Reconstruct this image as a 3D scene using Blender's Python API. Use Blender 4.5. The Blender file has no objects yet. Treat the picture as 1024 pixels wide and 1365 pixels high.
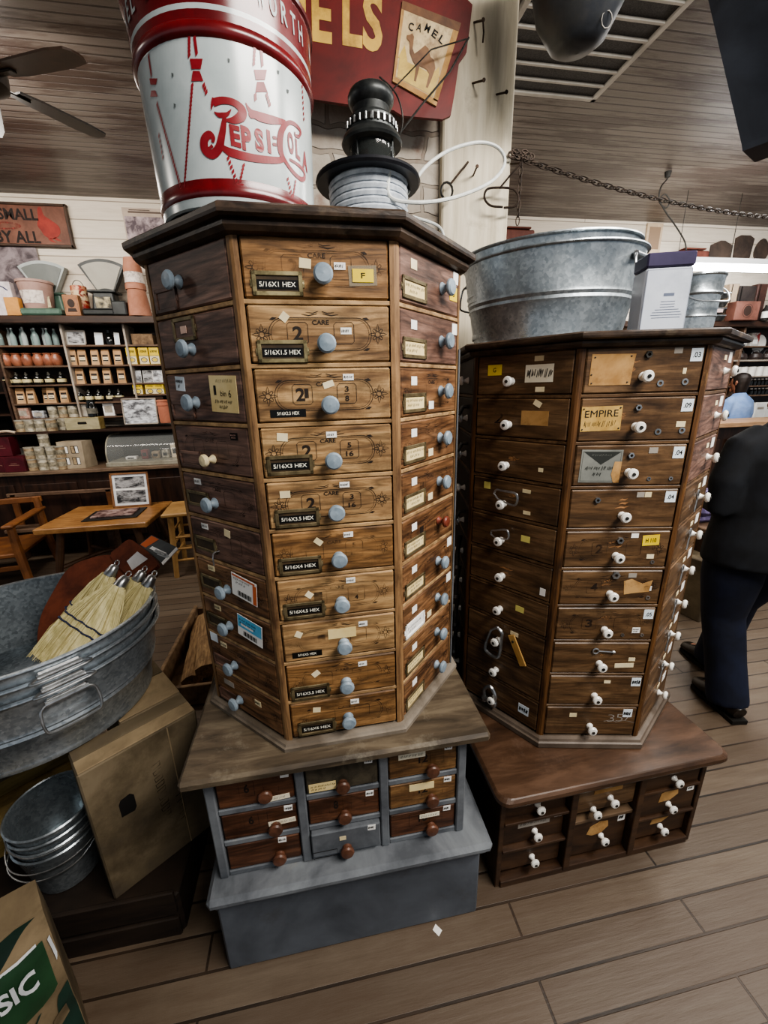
import bpy, bmesh, math, random
from mathutils import Vector as V, Matrix as MX
random.seed(7)
R = math.radians
sc = bpy.context.scene
COL = sc.collection

# ------------------------------------------------------------------ camera
FPX, PITCH, ROLL, EYE, YAW = 545.03, .2943, -.0242, 1.463, .165
_fw = V((math.sin(YAW)*math.cos(PITCH), math.cos(YAW)*math.cos(PITCH), -math.sin(PITCH)))
_rt = V((math.cos(YAW), -math.sin(YAW), 0)); _up = _rt.cross(_fw)
RT = _rt*math.cos(ROLL) + _up*math.sin(ROLL); UP = _up*math.cos(ROLL) - _rt*math.sin(ROLL); FW = _fw
CAM = V((0, 0, EYE))
cam_d = bpy.data.cameras.new('camera'); cam = bpy.data.objects.new('camera', cam_d); COL.objects.link(cam)
cam_d.sensor_fit = 'HORIZONTAL'; cam_d.sensor_width = 36; cam_d.lens = 36*FPX/1024; cam_d.clip_start = .02
mw = MX.Identity(4)
for i in range(3):
    mw[i][0] = RT[i]; mw[i][1] = UP[i]; mw[i][2] = -FW[i]; mw[i][3] = CAM[i]
cam.matrix_world = mw; sc.camera = cam

def _ray(px, py): return RT*((px-512)/FPX) + UP*((682.5-py)/FPX) + FW
def atZ(px, py, z):            # where a sight line meets the height z
    d = _ray(px, py); return CAM + d*((z-EYE)/d.z)
def atY(px, py, y):            # where a sight line meets the wall-parallel plane y
    d = _ray(px, py); return CAM + d*(y/d.y)

# ------------------------------------------------------------------ materials
def lin(h):
    if isinstance(h, (tuple, list)): return (h[0], h[1], h[2], 1)
    h = h.lstrip('#'); o = []
    for i in (0, 2, 4):
        c = int(h[i:i+2], 16)/255
        o.append(c/12.92 if c <= .04045 else ((c+.055)/1.055)**2.4)
    return (*o, 1)
_mc = {}
def M(name, c1, c2=None, c3=None, sc=6, stretch=(1, 1, 1), rough=.6, metal=0, bump=0, det=6, lo=.35, hi=.65,
      fine=None, spec=.4, trans=0, alpha=1, emis=0, rnd=True, voro=0, dirt=None, dlo=.5, dhi=.75, dsc=2.5, coat=0, grain=0):
    if name in _mc: return _mc[name]
    m = bpy.data.materials.new(name); m.use_nodes = True; nt = m.node_tree; N = nt.nodes; L = nt.links
    b = N['Principled BSDF']; b.inputs['Roughness'].default_value = rough; b.inputs['Metallic'].default_value = metal
    b.inputs['Specular IOR Level'].default_value = spec
    if trans: b.inputs['Transmission Weight'].default_value = trans
    if alpha < 1: b.inputs['Alpha'].default_value = alpha
    if coat: b.inputs['Coat Weight'].default_value = coat; b.inputs['Coat Roughness'].default_value = .25
    if emis: b.inputs['Emission Color'].default_value = lin(c1); b.inputs['Emission Strength'].default_value = emis
    if c2 is None:
        b.inputs['Base Color'].default_value = lin(c1); _mc[name] = m; return m
    tc = N.new('ShaderNodeTexCoord'); mp = N.new('ShaderNodeMapping'); mp.inputs['Scale'].default_value = stretch
    if rnd:
        oi = N.new('ShaderNodeObjectInfo'); vm = N.new('ShaderNodeVectorMath'); vm.operation = 'MULTIPLY_ADD'
        cx = N.new('ShaderNodeCombineXYZ'); [L.new(oi.outputs['Random'], cx.inputs[i]) for i in range(3)]
        L.new(cx.outputs[0], vm.inputs[0]); vm.inputs[1].default_value = (13, 17, 11); L.new(tc.outputs['Object'], vm.inputs[2])
        L.new(vm.outputs[0], mp.inputs[0]); src = vm.outputs[0]
    else:
        L.new(tc.outputs['Object'], mp.inputs[0]); src = tc.outputs['Object']
    if voro:
        n = N.new('ShaderNodeTexVoronoi'); n.inputs['Scale'].default_value = sc; fo = n.outputs['Color']
    else:
        n = N.new('ShaderNodeTexNoise'); n.inputs['Scale'].default_value = sc; n.inputs['Detail'].default_value = det
        n.inputs['Roughness'].default_value = .62; n.inputs['Distortion'].default_value = .4; fo = n.outputs['Fac']
    L.new(mp.outputs[0], n.inputs['Vector'])
    cr = N.new('ShaderNodeValToRGB'); e = cr.color_ramp.elements
    e[0].position = lo; e[0].color = lin(c1); e[1].position = hi; e[1].color = lin(c2)
    if c3: q = e.new((lo+hi)/2); q.color = lin(c3)
    L.new(fo, cr.inputs[0]); out = cr.outputs[0]
    if grain:      # dark growth-ring lines along the board
        mp2 = N.new('ShaderNodeMapping'); mp2.inputs['Scale'].default_value = tuple(s*.35 for s in stretch); L.new(src, mp2.inputs[0])
        w = N.new('ShaderNodeTexNoise'); w.inputs['Scale'].default_value = sc*.9; w.inputs['Detail'].default_value = 2; L.new(mp2.outputs[0], w.inputs['Vector'])
        mm = N.new('ShaderNodeMath'); mm.operation = 'MULTIPLY'; mm.inputs[1].default_value = 14; L.new(w.outputs['Fac'], mm.inputs[0])
        fr = N.new('ShaderNodeMath'); fr.operation = 'PINGPONG'; fr.inputs[1].default_value = .5; L.new(mm.outputs[0], fr.inputs[0])
        r3 = N.new('ShaderNodeMapRange'); r3.inputs[1].default_value = 0; r3.inputs[2].default_value = .3; r3.inputs[3].default_value = 1-grain; r3.inputs[4].default_value = 1
        L.new(fr.outputs[0], r3.inputs[0])
        mx = N.new('ShaderNodeMix'); mx.data_type = 'RGBA'; mx.blend_type = 'MULTIPLY'; mx.inputs[0].default_value = 1
        L.new(out, mx.inputs[6]); L.new(r3.outputs[0], mx.inputs[7]); out = mx.outputs[2]
        mp3 = N.new('ShaderNodeMapping'); mp3.inputs['Scale'].default_value = tuple(s*(5 if s > 2 else 2) for s in stretch); L.new(src, mp3.inputs[0])   # fine pores and scratches
        nf = N.new('ShaderNodeTexNoise'); nf.inputs['Scale'].default_value = sc; nf.inputs['Detail'].default_value = 4; nf.inputs['Roughness'].default_value = .8; L.new(mp3.outputs[0], nf.inputs['Vector'])
        r4 = N.new('ShaderNodeMapRange'); r4.inputs[1].default_value = .3; r4.inputs[2].default_value = .7; r4.inputs[3].default_value = .62; r4.inputs[4].default_value = 1.22; L.new(nf.outputs['Fac'], r4.inputs[0])
        mx = N.new('ShaderNodeMix'); mx.data_type = 'RGBA'; mx.blend_type = 'MULTIPLY'; mx.inputs[0].default_value = 1
        L.new(out, mx.inputs[6]); L.new(r4.outputs[0], mx.inputs[7]); out = mx.outputs[2]
    if dirt:
        n2 = N.new('ShaderNodeTexNoise'); n2.inputs['Scale'].default_value = dsc; n2.inputs['Detail'].default_value = 8; n2.inputs['Roughness'].default_value = .7
        L.new(src, n2.inputs['Vector'])
        r2 = N.new('ShaderNodeMapRange'); r2.inputs[1].default_value = dlo; r2.inputs[2].default_value = dhi; L.new(n2.outputs['Fac'], r2.inputs[0])
        mx = N.new('ShaderNodeMix'); mx.data_type = 'RGBA'; L.new(r2.outputs[0], mx.inputs[0]); L.new(out, mx.inputs[6]); mx.inputs[7].default_value = lin(dirt); out = mx.outputs[2]
    L.new(out, b.inputs['Base Color'])
    if bump:
        bp = N.new('ShaderNodeBump'); bp.inputs['Strength'].default_value = bump; bp.inputs['Distance'].default_value = .004
        L.new(n.outputs['Distance'] if voro else fo, bp.inputs['Height']); L.new(bp.outputs[0], b.inputs['Normal'])
    _mc[name] = m; return m
def INK(name, c, keep=.5, rough=.7):     # worn printing: patches are gone down to the wood
    if name in _mc: return _mc[name]
    m = bpy.data.materials.new(name); m.use_nodes = True; nt = m.node_tree; N = nt.nodes; L = nt.links
    b = N['Principled BSDF']; b.inputs['Base Color'].default_value = lin(c); b.inputs['Roughness'].default_value = rough
    tc = N.new('ShaderNodeTexCoord'); oi = N.new('ShaderNodeObjectInfo'); vm = N.new('ShaderNodeVectorMath'); vm.operation = 'MULTIPLY_ADD'
    cx = N.new('ShaderNodeCombineXYZ'); [L.new(oi.outputs['Random'], cx.inputs[i]) for i in range(3)]
    L.new(cx.outputs[0], vm.inputs[0]); vm.inputs[1].default_value = (7, 5, 9); L.new(tc.outputs['Object'], vm.inputs[2])
    n = N.new('ShaderNodeTexNoise'); n.inputs['Scale'].default_value = 26; n.inputs['Detail'].default_value = 5; L.new(vm.outputs[0], n.inputs['Vector'])
    r = N.new('ShaderNodeMapRange'); r.inputs[1].default_value = 1-keep-.12; r.inputs[2].default_value = 1-keep+.12
    r.inputs[4].default_value = .9; L.new(n.outputs['Fac'], r.inputs[0]); L.new(r.outputs[0], b.inputs['Alpha'])
    _mc[name] = m; return m
def GALV(name, c1, c2, rough=.34, sc=130, streak=.5, dirt='#5d6368'):
    if name in _mc: return _mc[name]
    m = M(name, c1, c2, sc=sc, voro=1, rough=rough, metal=.8, lo=.0, hi=1, dirt=dirt, dlo=.5, dhi=.85, dsc=5, bump=.03)
    nt = m.node_tree; N = nt.nodes; L = nt.links; b = N['Principled BSDF']
    tc = N.new('ShaderNodeTexCoord'); n = N.new('ShaderNodeTexNoise'); n.inputs['Scale'].default_value = 9; n.inputs['Detail'].default_value = 6
    L.new(tc.outputs['Object'], n.inputs['Vector'])
    r = N.new('ShaderNodeMapRange'); r.inputs[1].default_value = .3; r.inputs[2].default_value = .7; r.inputs[3].default_value = rough-.1; r.inputs[4].default_value = rough+.2
    L.new(n.outputs['Fac'], r.inputs[0]); L.new(r.outputs[0], b.inputs['Roughness'])
    return m

# ------------------------------------------------------------------ mesh builder
_gl = {}
def glyphs(s, off=0.0):
    k = (s, off)
    if k not in _gl:
        cu = bpy.data.curves.new('t', 'FONT'); cu.body = s; cu.size = 1; cu.align_x = 'CENTER'; cu.align_y = 'CENTER'; cu.offset = off; cu.resolution_u = 3
        o = bpy.data.objects.new('t', cu); COL.objects.link(o)
        dg = bpy.context.evaluated_depsgraph_get(); me = o.evaluated_get(dg).to_mesh()
        vs = [v.co.copy() for v in me.vertices]; fs = [list(p.vertices) for p in me.polygons]
        o.evaluated_get(dg).to_mesh_clear(); bpy.data.objects.remove(o); bpy.data.curves.remove(cu)
        xs = [v.x for v in vs] or [0]; ys = [v.y for v in vs] or [0]
        _gl[k] = (vs, fs, min(xs), max(xs), min(ys), max(ys))
    return _gl[k]
def smooth_path(pts, n=6, closed=False):
    P = [V(p) for p in pts]; out = []; L = len(P)
    rng = range(L if closed else L-1)
    for i in rng:
        p0 = P[(i-1) % L] if closed or i > 0 else P[i]; p1 = P[i]; p2 = P[(i+1) % L]
        p3 = P[(i+2) % L] if closed or i+2 < L else P[(i+1) % L]
        for k in range(n):
            t = k/n
            out.append(.5*((2*p1) + (p2-p0)*t + (2*p0-5*p1+4*p2-p3)*t*t + (3*p1-p0-3*p2+p3)*t**3))
    if not closed: out.append(P[-1])
    return out
class B:
    def __init__(s): s.v = []; s.f = []; s.mi = []; s.mats = []; s.sm = []
    def m(s, mat):
        if mat not in s.mats: s.mats.append(mat)
        return s.mats.index(mat)
    def add(s, vs, fs, mat, T=None, smooth=False):
        o = len(s.v); s.v += [(T @ V(v)) if T else V(v) for v in vs]; k = s.m(mat)
        for f in fs: s.f.append([i+o for i in f]); s.mi.append(k); s.sm.append(smooth)
        return s
    def box(s, c, d, mat, bev=0, T=None):
        hx, hy, hz = d[0]/2, d[1]/2, d[2]/2; c = V(c)
        if bev <= 0:
            vs = [c+V((x*hx, y*hy, z*hz)) for x in (-1, 1) for y in (-1, 1) for z in (-1, 1)]
            return s.add(vs, [(0, 1, 3, 2), (4, 6, 7, 5), (0, 4, 5, 1), (2, 3, 7, 6), (0, 2, 6, 4), (1, 5, 7, 3)], mat, T)
        bev = min(bev, hx*.9, hy*.9, hz*.9); b = bmesh.new(); bmesh.ops.create_cube(b, size=1)
        for v in b.verts: v.co = V((v.co.x*d[0], v.co.y*d[1], v.co.z*d[2]))+c
        bmesh.ops.bevel(b, geom=list(b.edges), offset=bev, segments=1, affect='EDGES', profile=.5)
        b.verts.index_update(); s.add([v.co.copy() for v in b.verts], [[v.index for v in f.verts] for f in b.faces], mat, T); b.free(); return s
    def prism(s, poly, y0, y1, mat, T=None, smooth=False):      # poly in x,z ; front at y0
        n = len(poly); vs = [V((p[0], y0, p[1])) for p in poly]+[V((p[0], y1, p[1])) for p in poly]
        fs = [list(range(n)), list(range(2*n-1, n-1, -1))]
        s.add(vs, fs, mat, T); s.add(vs, [(i, n+i, n+(i+1) % n, (i+1) % n) for i in range(n)], mat, T, smooth); return s
    def zprism(s, poly, z0, z1, mat, T=None, poly2=None, capmat=None):
        n = len(poly); q = poly2 or poly
        vs = [V((p[0], p[1], z0)) for p in poly]+[V((p[0], p[1], z1)) for p in q]
        s.add(vs, [list(range(n-1, -1, -1)), list(range(n, 2*n))], capmat or mat, T)
        s.add(vs, [(i, (i+1) % n, n+(i+1) % n, n+i) for i in range(n)], mat, T); return s
    def flat(s, poly, y, mat, T=None): return s.add([V((p[0], y, p[1])) for p in poly], [list(range(len(poly)))], mat, T)
    def rect(s, x, z, w, h, y, mat, T=None, rot=0):
        c, k = math.cos(rot), math.sin(rot)
        return s.flat([(x+a*w/2*c-b*h/2*k, z+a*w/2*k+b*h/2*c) for a, b in ((-1, -1), (1, -1), (1, 1), (-1, 1))], y, mat, T)
    def card(s, x, z, w, h, y, mat, T=None, rot=0, th=.0008):
        c, k = math.cos(rot), math.sin(rot)
        return s.prism([(x+a*w/2*c-b*h/2*k, z+a*w/2*k+b*h/2*c) for a, b in ((-1, -1), (1, -1), (1, 1), (-1, 1))], y-th, y, mat, T)
    def lathe(s, prof, mat, seg=24, T=None, sx=1, sy=1, smooth=True, axis='z'):
        vs = []; fs = []; n = len(prof)
        for k in range(seg):
            a = 2*math.pi*k/seg; c, d = math.cos(a), math.sin(a)
            for r, z in prof:
                p = (r*c*sx, r*d*sy, z)
                vs.append(V(p) if axis == 'z' else V((p[0], -p[2], p[1])))   # axis 'y': profile z runs out along -y
        for k in range(seg):
            j = (k+1) % seg
            for i in range(n-1):
                a, b, c, d = k*n+i, j*n+i, j*n+i+1, k*n+i+1
                if prof[i][0] < 1e-7 and prof[i+1][0] < 1e-7: continue
                if prof[i][0] < 1e-7: fs.append((a, c, d))
                elif prof[i+1][0] < 1e-7: fs.append((a, b, c))
                else: fs.append((a, b, c, d))
        return s.add(vs, fs, mat, T, smooth)
    def vtube(s, pts, rad, mat, seg=8, T=None, closed=False, ref=None, cap=True, smooth=True):
        P = [V(p) for p in pts]; n = len(P); vs = []; fs = []
        if not isinstance(rad, (list, tuple)): rad = [rad]*n
        up = V(ref) if ref else None
        for i in range(n):
            t = (P[(i+1) % n]-P[(i-1) % n]) if closed else (P[min(i+1, n-1)]-P[max(i-1, 0)])
            t = t.normalized() if t.length > 1e-9 else V((0, 0, 1))
            if up is None: up = V((0, 0, 1)) if abs(t.z) < .9 else V((1, 0, 0))
            a = t.cross(up)
            a = a.normalized() if a.length > 1e-6 else t.orthogonal().normalized()
            b = a.cross(t).normalized()
            if ref is None: up = b
            r = rad[i]; ra, rb = (r, r) if not isinstance(r, (list, tuple)) else r
            for k in range(seg):
                w = 2*math.pi*k/seg; vs.append(P[i]+a*(ra*math.cos(w))+b*(rb*math.sin(w)))
        for i in range(n if closed else n-1):
            j = (i+1) % n
            for k in range(seg):
                l = (k+1) % seg; fs.append((i*seg+k, i*seg+l, j*seg+l, j*seg+k))
        if cap and not closed: fs.append(list(range(seg-1, -1, -1))); fs.append([(n-1)*seg+k for k in range(seg)])
        return s.add(vs, fs, mat, T, smooth)
    def ribbon(s, pts, w, y, mat, T=None, closed=False):         # flat line drawn in the x,z plane
        P = [V((p[0], p[1])) for p in pts]; n = len(P); vs = []; ws = w if isinstance(w, (list, tuple)) else [w]*n
        for i in range(n):
            t = (P[(i+1) % n]-P[(i-1) % n]) if closed else (P[min(i+1, n-1)]-P[max(i-1, 0)])
            t = t.normalized() if t.length > 1e-9 else V((1, 0)); q = V((-t.y, t.x))*(ws[i]/2)
            vs += [V((P[i].x+q.x, y, P[i].y+q.y)), V((P[i].x-q.x, y, P[i].y-q.y))]
        fs = [(2*i, 2*i+1, 2*((i+1) % n)+1, 2*((i+1) % n)) for i in range(n if closed else n-1)]
        return s.add(vs, fs, mat, T)
    def text(s, t, x, z, w, h, y, mat, T=None, off=.0, rot=0):   # fitted into w x h, centred at x,z
        vs, fs, x0, x1, y0, y1 = glyphs(t, off); kx = w/max(x1-x0, 1e-6); kz = h/max(y1-y0, 1e-6); c, k = math.cos(rot), math.sin(rot); o = []
        for v in vs:
            a, b = (v.x-(x0+x1)/2)*kx, (v.y-(y0+y1)/2)*kz; o.append(V((x+a*c-b*k, y, z+a*k+b*c)))
        return s.add(o, fs, mat, T)
    def mesh(s, name, sharp=35):
        me = bpy.data.meshes.new(name); me.from_pydata([tuple(v) for v in s.v], [], s.f)
        for m in s.mats: me.materials.append(m)
        me.polygons.foreach_set('material_index', s.mi); me.polygons.foreach_set('use_smooth', s.sm)
        me.update(); b = bmesh.new(); b.from_mesh(me); bmesh.ops.recalc_face_normals(b, faces=[f for f in b.faces]) if getattr(s, 'recalc', False) else None
        b.to_mesh(me); b.free()
        if any(s.sm): me.set_sharp_from_angle(angle=R(sharp))
        return me
    def obj(s, name, parent=None, loc=(0, 0, 0), rz=0, rot=None, me=None, recalc=False):
        s.recalc = recalc
        return link(name, s.mesh(name), parent, loc, rz, rot)
def link(name, me, parent=None, loc=(0, 0, 0), rz=0, rot=None):
    o = bpy.data.objects.new(name, me); COL.objects.link(o); o.parent = parent
    o.location = loc; o.rotation_euler = rot if rot else (0, 0, rz); return o
def tag(o, label, cat, group=None, kind=None):
    o['label'] = label; o['category'] = cat
    if group: o['group'] = group
    if kind: o['kind'] = kind
    return o
def struct(o): o['kind'] = 'structure'; return o
def thing(name, label, cat, loc=(0, 0, 0), rz=0, group=None, rot=None):
    o = bpy.data.objects.new(name, None); COL.objects.link(o); o.empty_display_size = .05; o.location = loc; o.rotation_euler = rot if rot else (0, 0, rz)
    return tag(o, label, cat, group)
def dup(o, loc=None, rz=None, label=None, group=None, parent=None, rot=None):
    c = o.copy(); COL.objects.link(c)
    if parent: c.parent = parent
    if loc is not None: c.location = loc
    if rz is not None: c.rotation_euler = (0, 0, rz)
    if rot is not None: c.rotation_euler = rot
    if label: c['label'] = label
    if group: c['group'] = group
    for ch in list(o.children): dup(ch, parent=c)
    return c
def octo(a, rot=0): Rr = a/math.cos(math.pi/8); return [(Rr*math.sin(rot+R(22.5+45*k)), -Rr*math.cos(rot+R(22.5+45*k))) for k in range(8)]
def rail(pts, z):   return [V((p[0], p[1], z)) for p in pts]
def Tr(x, y, z, rz=0, rx=0, ry=0): return MX.Translation((x, y, z)) @ MX.Rotation(rz, 4, 'Z') @ MX.Rotation(ry, 4, 'Y') @ MX.Rotation(rx, 4, 'X')
ORD = ['first', 'second', 'third', 'fourth', 'fifth', 'sixth', 'seventh', 'eighth', 'ninth', 'tenth', 'eleventh', 'twelfth']

# palette
PINE = M('pine_front', '#72563a', '#c2a072', c3='#a38159', sc=5, stretch=(1.2, 8, 9), rough=.55, bump=.25, grain=.45, dirt='#553a22', dlo=.52, dhi=.8, dsc=9)
PINE2 = M('pine_lower', '#614529', '#ab8356', c3='#8b663f', sc=5, stretch=(1.2, 8, 9), rough=.55, bump=.25, grain=.45, dirt='#3d2615', dlo=.5, dhi=.8, dsc=9)
MAHO = M('red_brown_front', '#503a30', '#907061', c3='#74574a', sc=5, stretch=(1.2, 8, 9), rough=.5, bump=.25, grain=.45, dirt='#2e1a14', dlo=.52, dhi=.85, dsc=7)
MAHO2 = M('warm_brown_front', '#543824', '#9a7351', c3='#7b583b', sc=5, stretch=(1.2, 8, 9), rough=.5, bump=.25, grain=.5, dirt='#331d11', dlo=.52, dhi=.85, dsc=7)
WALN = M('dark_drawer_wood', '#4a3725', '#7c6145', c3='#644b33', sc=4.5, stretch=(1.2, 8, 9), rough=.42, bump=.18, grain=.3, dirt='#26170d', dlo=.5, dhi=.8, dsc=6)
RAILW = M('worn_rail_wood', '#7d6244', '#bd9c70', sc=8, stretch=(1, 6, 6), rough=.6, bump=.2, dirt='#4a3019', dsc=10)
POSTW = M('post_wood', '#5f4630', '#9b7953', sc=8, stretch=(8, 8, 1), rough=.6, bump=.2, dirt='#3a2413', dsc=8)
POSTD = M('dark_post_wood', '#33200f', '#6a4827', sc=8, stretch=(8, 8, 1), rough=.5, bump=.2, dirt='#8a6a40', dlo=.62, dhi=.8, dsc=12)
CORN = M('cornice_wood', '#211913', '#4d3d30', sc=6, stretch=(3, 3, 9), rough=.42, bump=.25, dirt='#7b6c58', dlo=.56, dhi=.8, dsc=9)
DARK = M('gap_dark', '#120c08', rough=.9)
INKD = INK('stencil_ink', '#1c120b', .72); INKF = INK('faint_stencil_ink', '#1f130c', .5)
BLUEK = M('blue_grey_knob', '#6f7e8a', '#98a6b1', sc=22, rough=.45, dirt='#5d6872', dsc=30, dlo=.6, dhi=.8)
CREAMK = M('cream_knob', '#d8c69a', '#e8dcb8', sc=20, rough=.45)
REDK = M('red_knob', '#6d3527', '#8d4b3a', sc=20, rough=.45)
BRNK = M('brown_knob', '#452c20', '#6b4736', sc=20, rough=.4)
PORC = M('porcelain', '#e9e7df', '#f6f4ee', sc=10, rough=.15, spec=.6)
STEEL = M('steel', '#8f9294', '#c5c7c8', sc=30, rough=.3, metal=.9)
DSTEEL = M('dark_steel', '#2b2b2a', '#55534f', sc=25, rough=.45, metal=.8)
BRASS = M('aged_brass', '#7a7052', '#aca07a', sc=30, rough=.45, metal=.55, dirt='#35301f', dsc=20)
DBRASS = M('dark_brass', '#544a35', '#83765a', sc=30, rough=.5, metal=.5)
TAPE = M('label_tape', '#0f0f0e', rough=.35); TXTW = M('label_white', '#e8e6d8', rough=.5)
WHT = M('white_sticker', '#e9e8e4', '#f7f6f2', sc=10, rough=.6); CRM = M('cream_sticker', '#d8c9a0', '#ecdfbd', sc=10, rough=.7)
YEL = M('yellow_sticker', '#e0c128', '#efd640', sc=10, rough=.6); KRAFT = M('kraft_card', '#9a7343', '#bd9763', sc=14, rough=.8, dirt='#7a5a34', dsc=20)
CARD = M('card_cream', '#d9c288', '#ead7a4', sc=14, rough=.7); BLK = M('black_ink', '#15130f', rough=.7); ORG = M('orange_print', '#cf6a3c', rough=.6)
SKY = M('blue_print', '#58a6cf', '#79bde0', sc=12, rough=.5)
GREYP = M('grey_blue_paint', '#4d5156', '#777c80', c3='#65696e', sc=7, rough=.6, bump=.15, dirt='#8f8b80', dlo=.6, dhi=.82, dsc=7)
GREYB = M('plinth_paint', '#43484f', '#60666e', sc=4, rough=.55, bump=.1, dirt='#3a3630', dlo=.58, dhi=.85, dsc=5)
SLAB1 = M('worn_slab', '#3d352b', '#6f6453', c3='#564b3d', sc=5, stretch=(1, 5, 5), rough=.55, bump=.25, dirt='#8f8878', dlo=.58, dhi=.8, dsc=6)
SLAB2 = M('brown_slab', '#33241a', '#5d4636', c3='#483426', sc=4, stretch=(1, 5, 5), rough=.38, bump=.15, dirt='#786355', dlo=.6, dhi=.9, dsc=4)
BASE2 = M('dark_base_wood', '#2a1c13', '#4d3624', sc=5, stretch=(1, 5, 5), rough=.45, bump=.2)

# ------------------------------------------------------------------ the setting
def brickmat(name, c1, c2, mortar, w, h, off, sq=.0, grain='#2a1d12', gs=(1.5, 22, 1), rough=.6, axis='xy', bump=.4, stain=None, msize=.012, mixg=.35, wob=0):
    m = bpy.data.materials.new(name); m.use_nodes = True; nt = m.node_tree; N = nt.nodes; L = nt.links; b = N['Principled BSDF']
    tc = N.new('ShaderNodeTexCoord'); mp = N.new('ShaderNodeMapping'); L.new(tc.outputs['Object'], mp.inputs[0])
    mp.inputs['Location'].default_value = off
    if axis == 'xz': mp.inputs['Rotation'].default_value = (R(-90), 0, 0)
    br = N.new('ShaderNodeTexBrick'); L.new(mp.outputs[0], br.inputs['Vector'])
    br.inputs['Color1'].default_value = lin(c1); br.inputs['Color2'].default_value = lin(c2); br.inputs['Mortar'].default_value = lin(mortar)
    br.inputs['Scale'].default_value = 1; br.inputs['Brick Width'].default_value = w; br.inputs['Row Height'].default_value = h
    br.inputs['Mortar Size'].default_value = msize*h; br.inputs['Mortar Smooth'].default_value = .3; br.offset = .37; br.offset_frequency = 2
    if wob:
        nw = N.new('ShaderNodeTexNoise'); nw.inputs['Scale'].default_value = 7; L.new(tc.outputs['Object'], nw.inputs['Vector']); va = N.new('ShaderNodeVectorMath'); va.operation = 'MULTIPLY_ADD'; L.new(nw.outputs['Color'], va.inputs[0]); va.inputs[1].default_value = (wob, wob, wob); L.new(mp.outputs[0], va.inputs[2]); L.new(va.outputs[0], br.inputs['Vector'])
    mp2 = N.new('ShaderNodeMapping'); mp2.inputs['Scale'].default_value = gs; L.new(tc.outputs['Object'], mp2.inputs[0])
    n = N.new('ShaderNodeTexNoise'); n.inputs['Scale'].default_value = 3; n.inputs['Detail'].default_value = 8; n.inputs['Roughness'].default_value = .65; L.new(mp2.outputs[0], n.inputs['Vector'])
    r = N.new('ShaderNodeMapRange'); r.inputs[1].default_value = .42; r.inputs[2].default_value = .75; r.inputs[4].default_value = mixg; L.new(n.outputs['Fac'], r.inputs[0])
    mx = N.new('ShaderNodeMix'); mx.data_type = 'RGBA'; L.new(r.outputs[0], mx.inputs[0]); L.new(br.outputs['Color'], mx.inputs[6]); mx.inputs[7].default_value = lin(grain); out = mx.outputs[2]
    if stain:
        n2 = N.new('ShaderNodeTexNoise'); n2.inputs['Scale'].default_value = stain[1]; n2.inputs['Detail'].default_value = 7; n2.inputs['Roughness'].default_value = .65
        mp3 = N.new('ShaderNodeMapping'); mp3.inputs['Scale'].default_value = stain[2]; L.new(tc.outputs['Object'], mp3.inputs[0]); L.new(mp3.outputs[0], n2.inputs['Vector'])
        r2 = N.new('ShaderNodeMapRange'); r2.inputs[1].default_value = stain[3]; r2.inputs[2].default_value = stain[4]; r2.inputs[4].default_value = stain[5]; L.new(n2.outputs['Fac'], r2.inputs[0])
        mx = N.new('ShaderNodeMix'); mx.data_type = 'RGBA'; L.new(r2.outputs[0], mx.inputs[0]); L.new(out, mx.inputs[6]); mx.inputs[7].default_value = lin(stain[0]); out = mx.outputs[2]
    L.new(out, b.inputs['Base Color']); b.inputs['Roughness'].default_value = rough
    bp = N.new('ShaderNodeBump'); bp.inputs['Strength'].default_value = bump; bp.inputs['Distance'].default_value = .004
    ml = N.new('ShaderNodeMath'); ml.operation = 'MULTIPLY_ADD'; L.new(br.outputs['Fac'], ml.inputs[0]); ml.inputs[1].default_value = -1.5; L.new(n.outputs['Fac'], ml.inputs[2])
    L.new(ml.outputs[0], bp.inputs['Height']); L.new(bp.outputs[0], b.inputs['Normal'])
    return m
CEIL = 3.18; WALLY = 4.75
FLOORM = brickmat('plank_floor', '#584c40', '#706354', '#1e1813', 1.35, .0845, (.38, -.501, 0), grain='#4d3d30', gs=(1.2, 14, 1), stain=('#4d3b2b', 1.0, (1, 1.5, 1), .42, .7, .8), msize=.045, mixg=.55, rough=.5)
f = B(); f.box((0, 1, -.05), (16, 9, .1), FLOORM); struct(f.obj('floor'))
CEILM = brickmat('grooved_ceiling', '#645d57', '#706862', '#322b26', 9, .062, (0, 0, 0), grain='#4c3a30', gs=(.9, 6, 1), stain=('#33211a', 2.0, (.6, 3.0, 1), .48, .57, .8), bump=.9, msize=.1, rough=.38, mixg=.35)
f = B(); f.box((0, 1, CEIL+.05), (16, 9, .1), CEILM); struct(f.obj('ceiling'))
WALLM = brickmat('white_board_wall', '#cfc4b4', '#ddd3c4', '#8d8274', 3.1, .15, (0, 0, 0), axis='xz', grain='#b3a592', gs=(1.2, 1, 16), stain=('#a08c76', 1.6, (1, 1, 2), .58, .8, .6), msize=.03, rough=.6, mixg=.5)
f = B(); f.box((0, WALLY+.05, CEIL/2), (16, .1, CEIL), WALLM); struct(f.obj('wall_back'))
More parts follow.
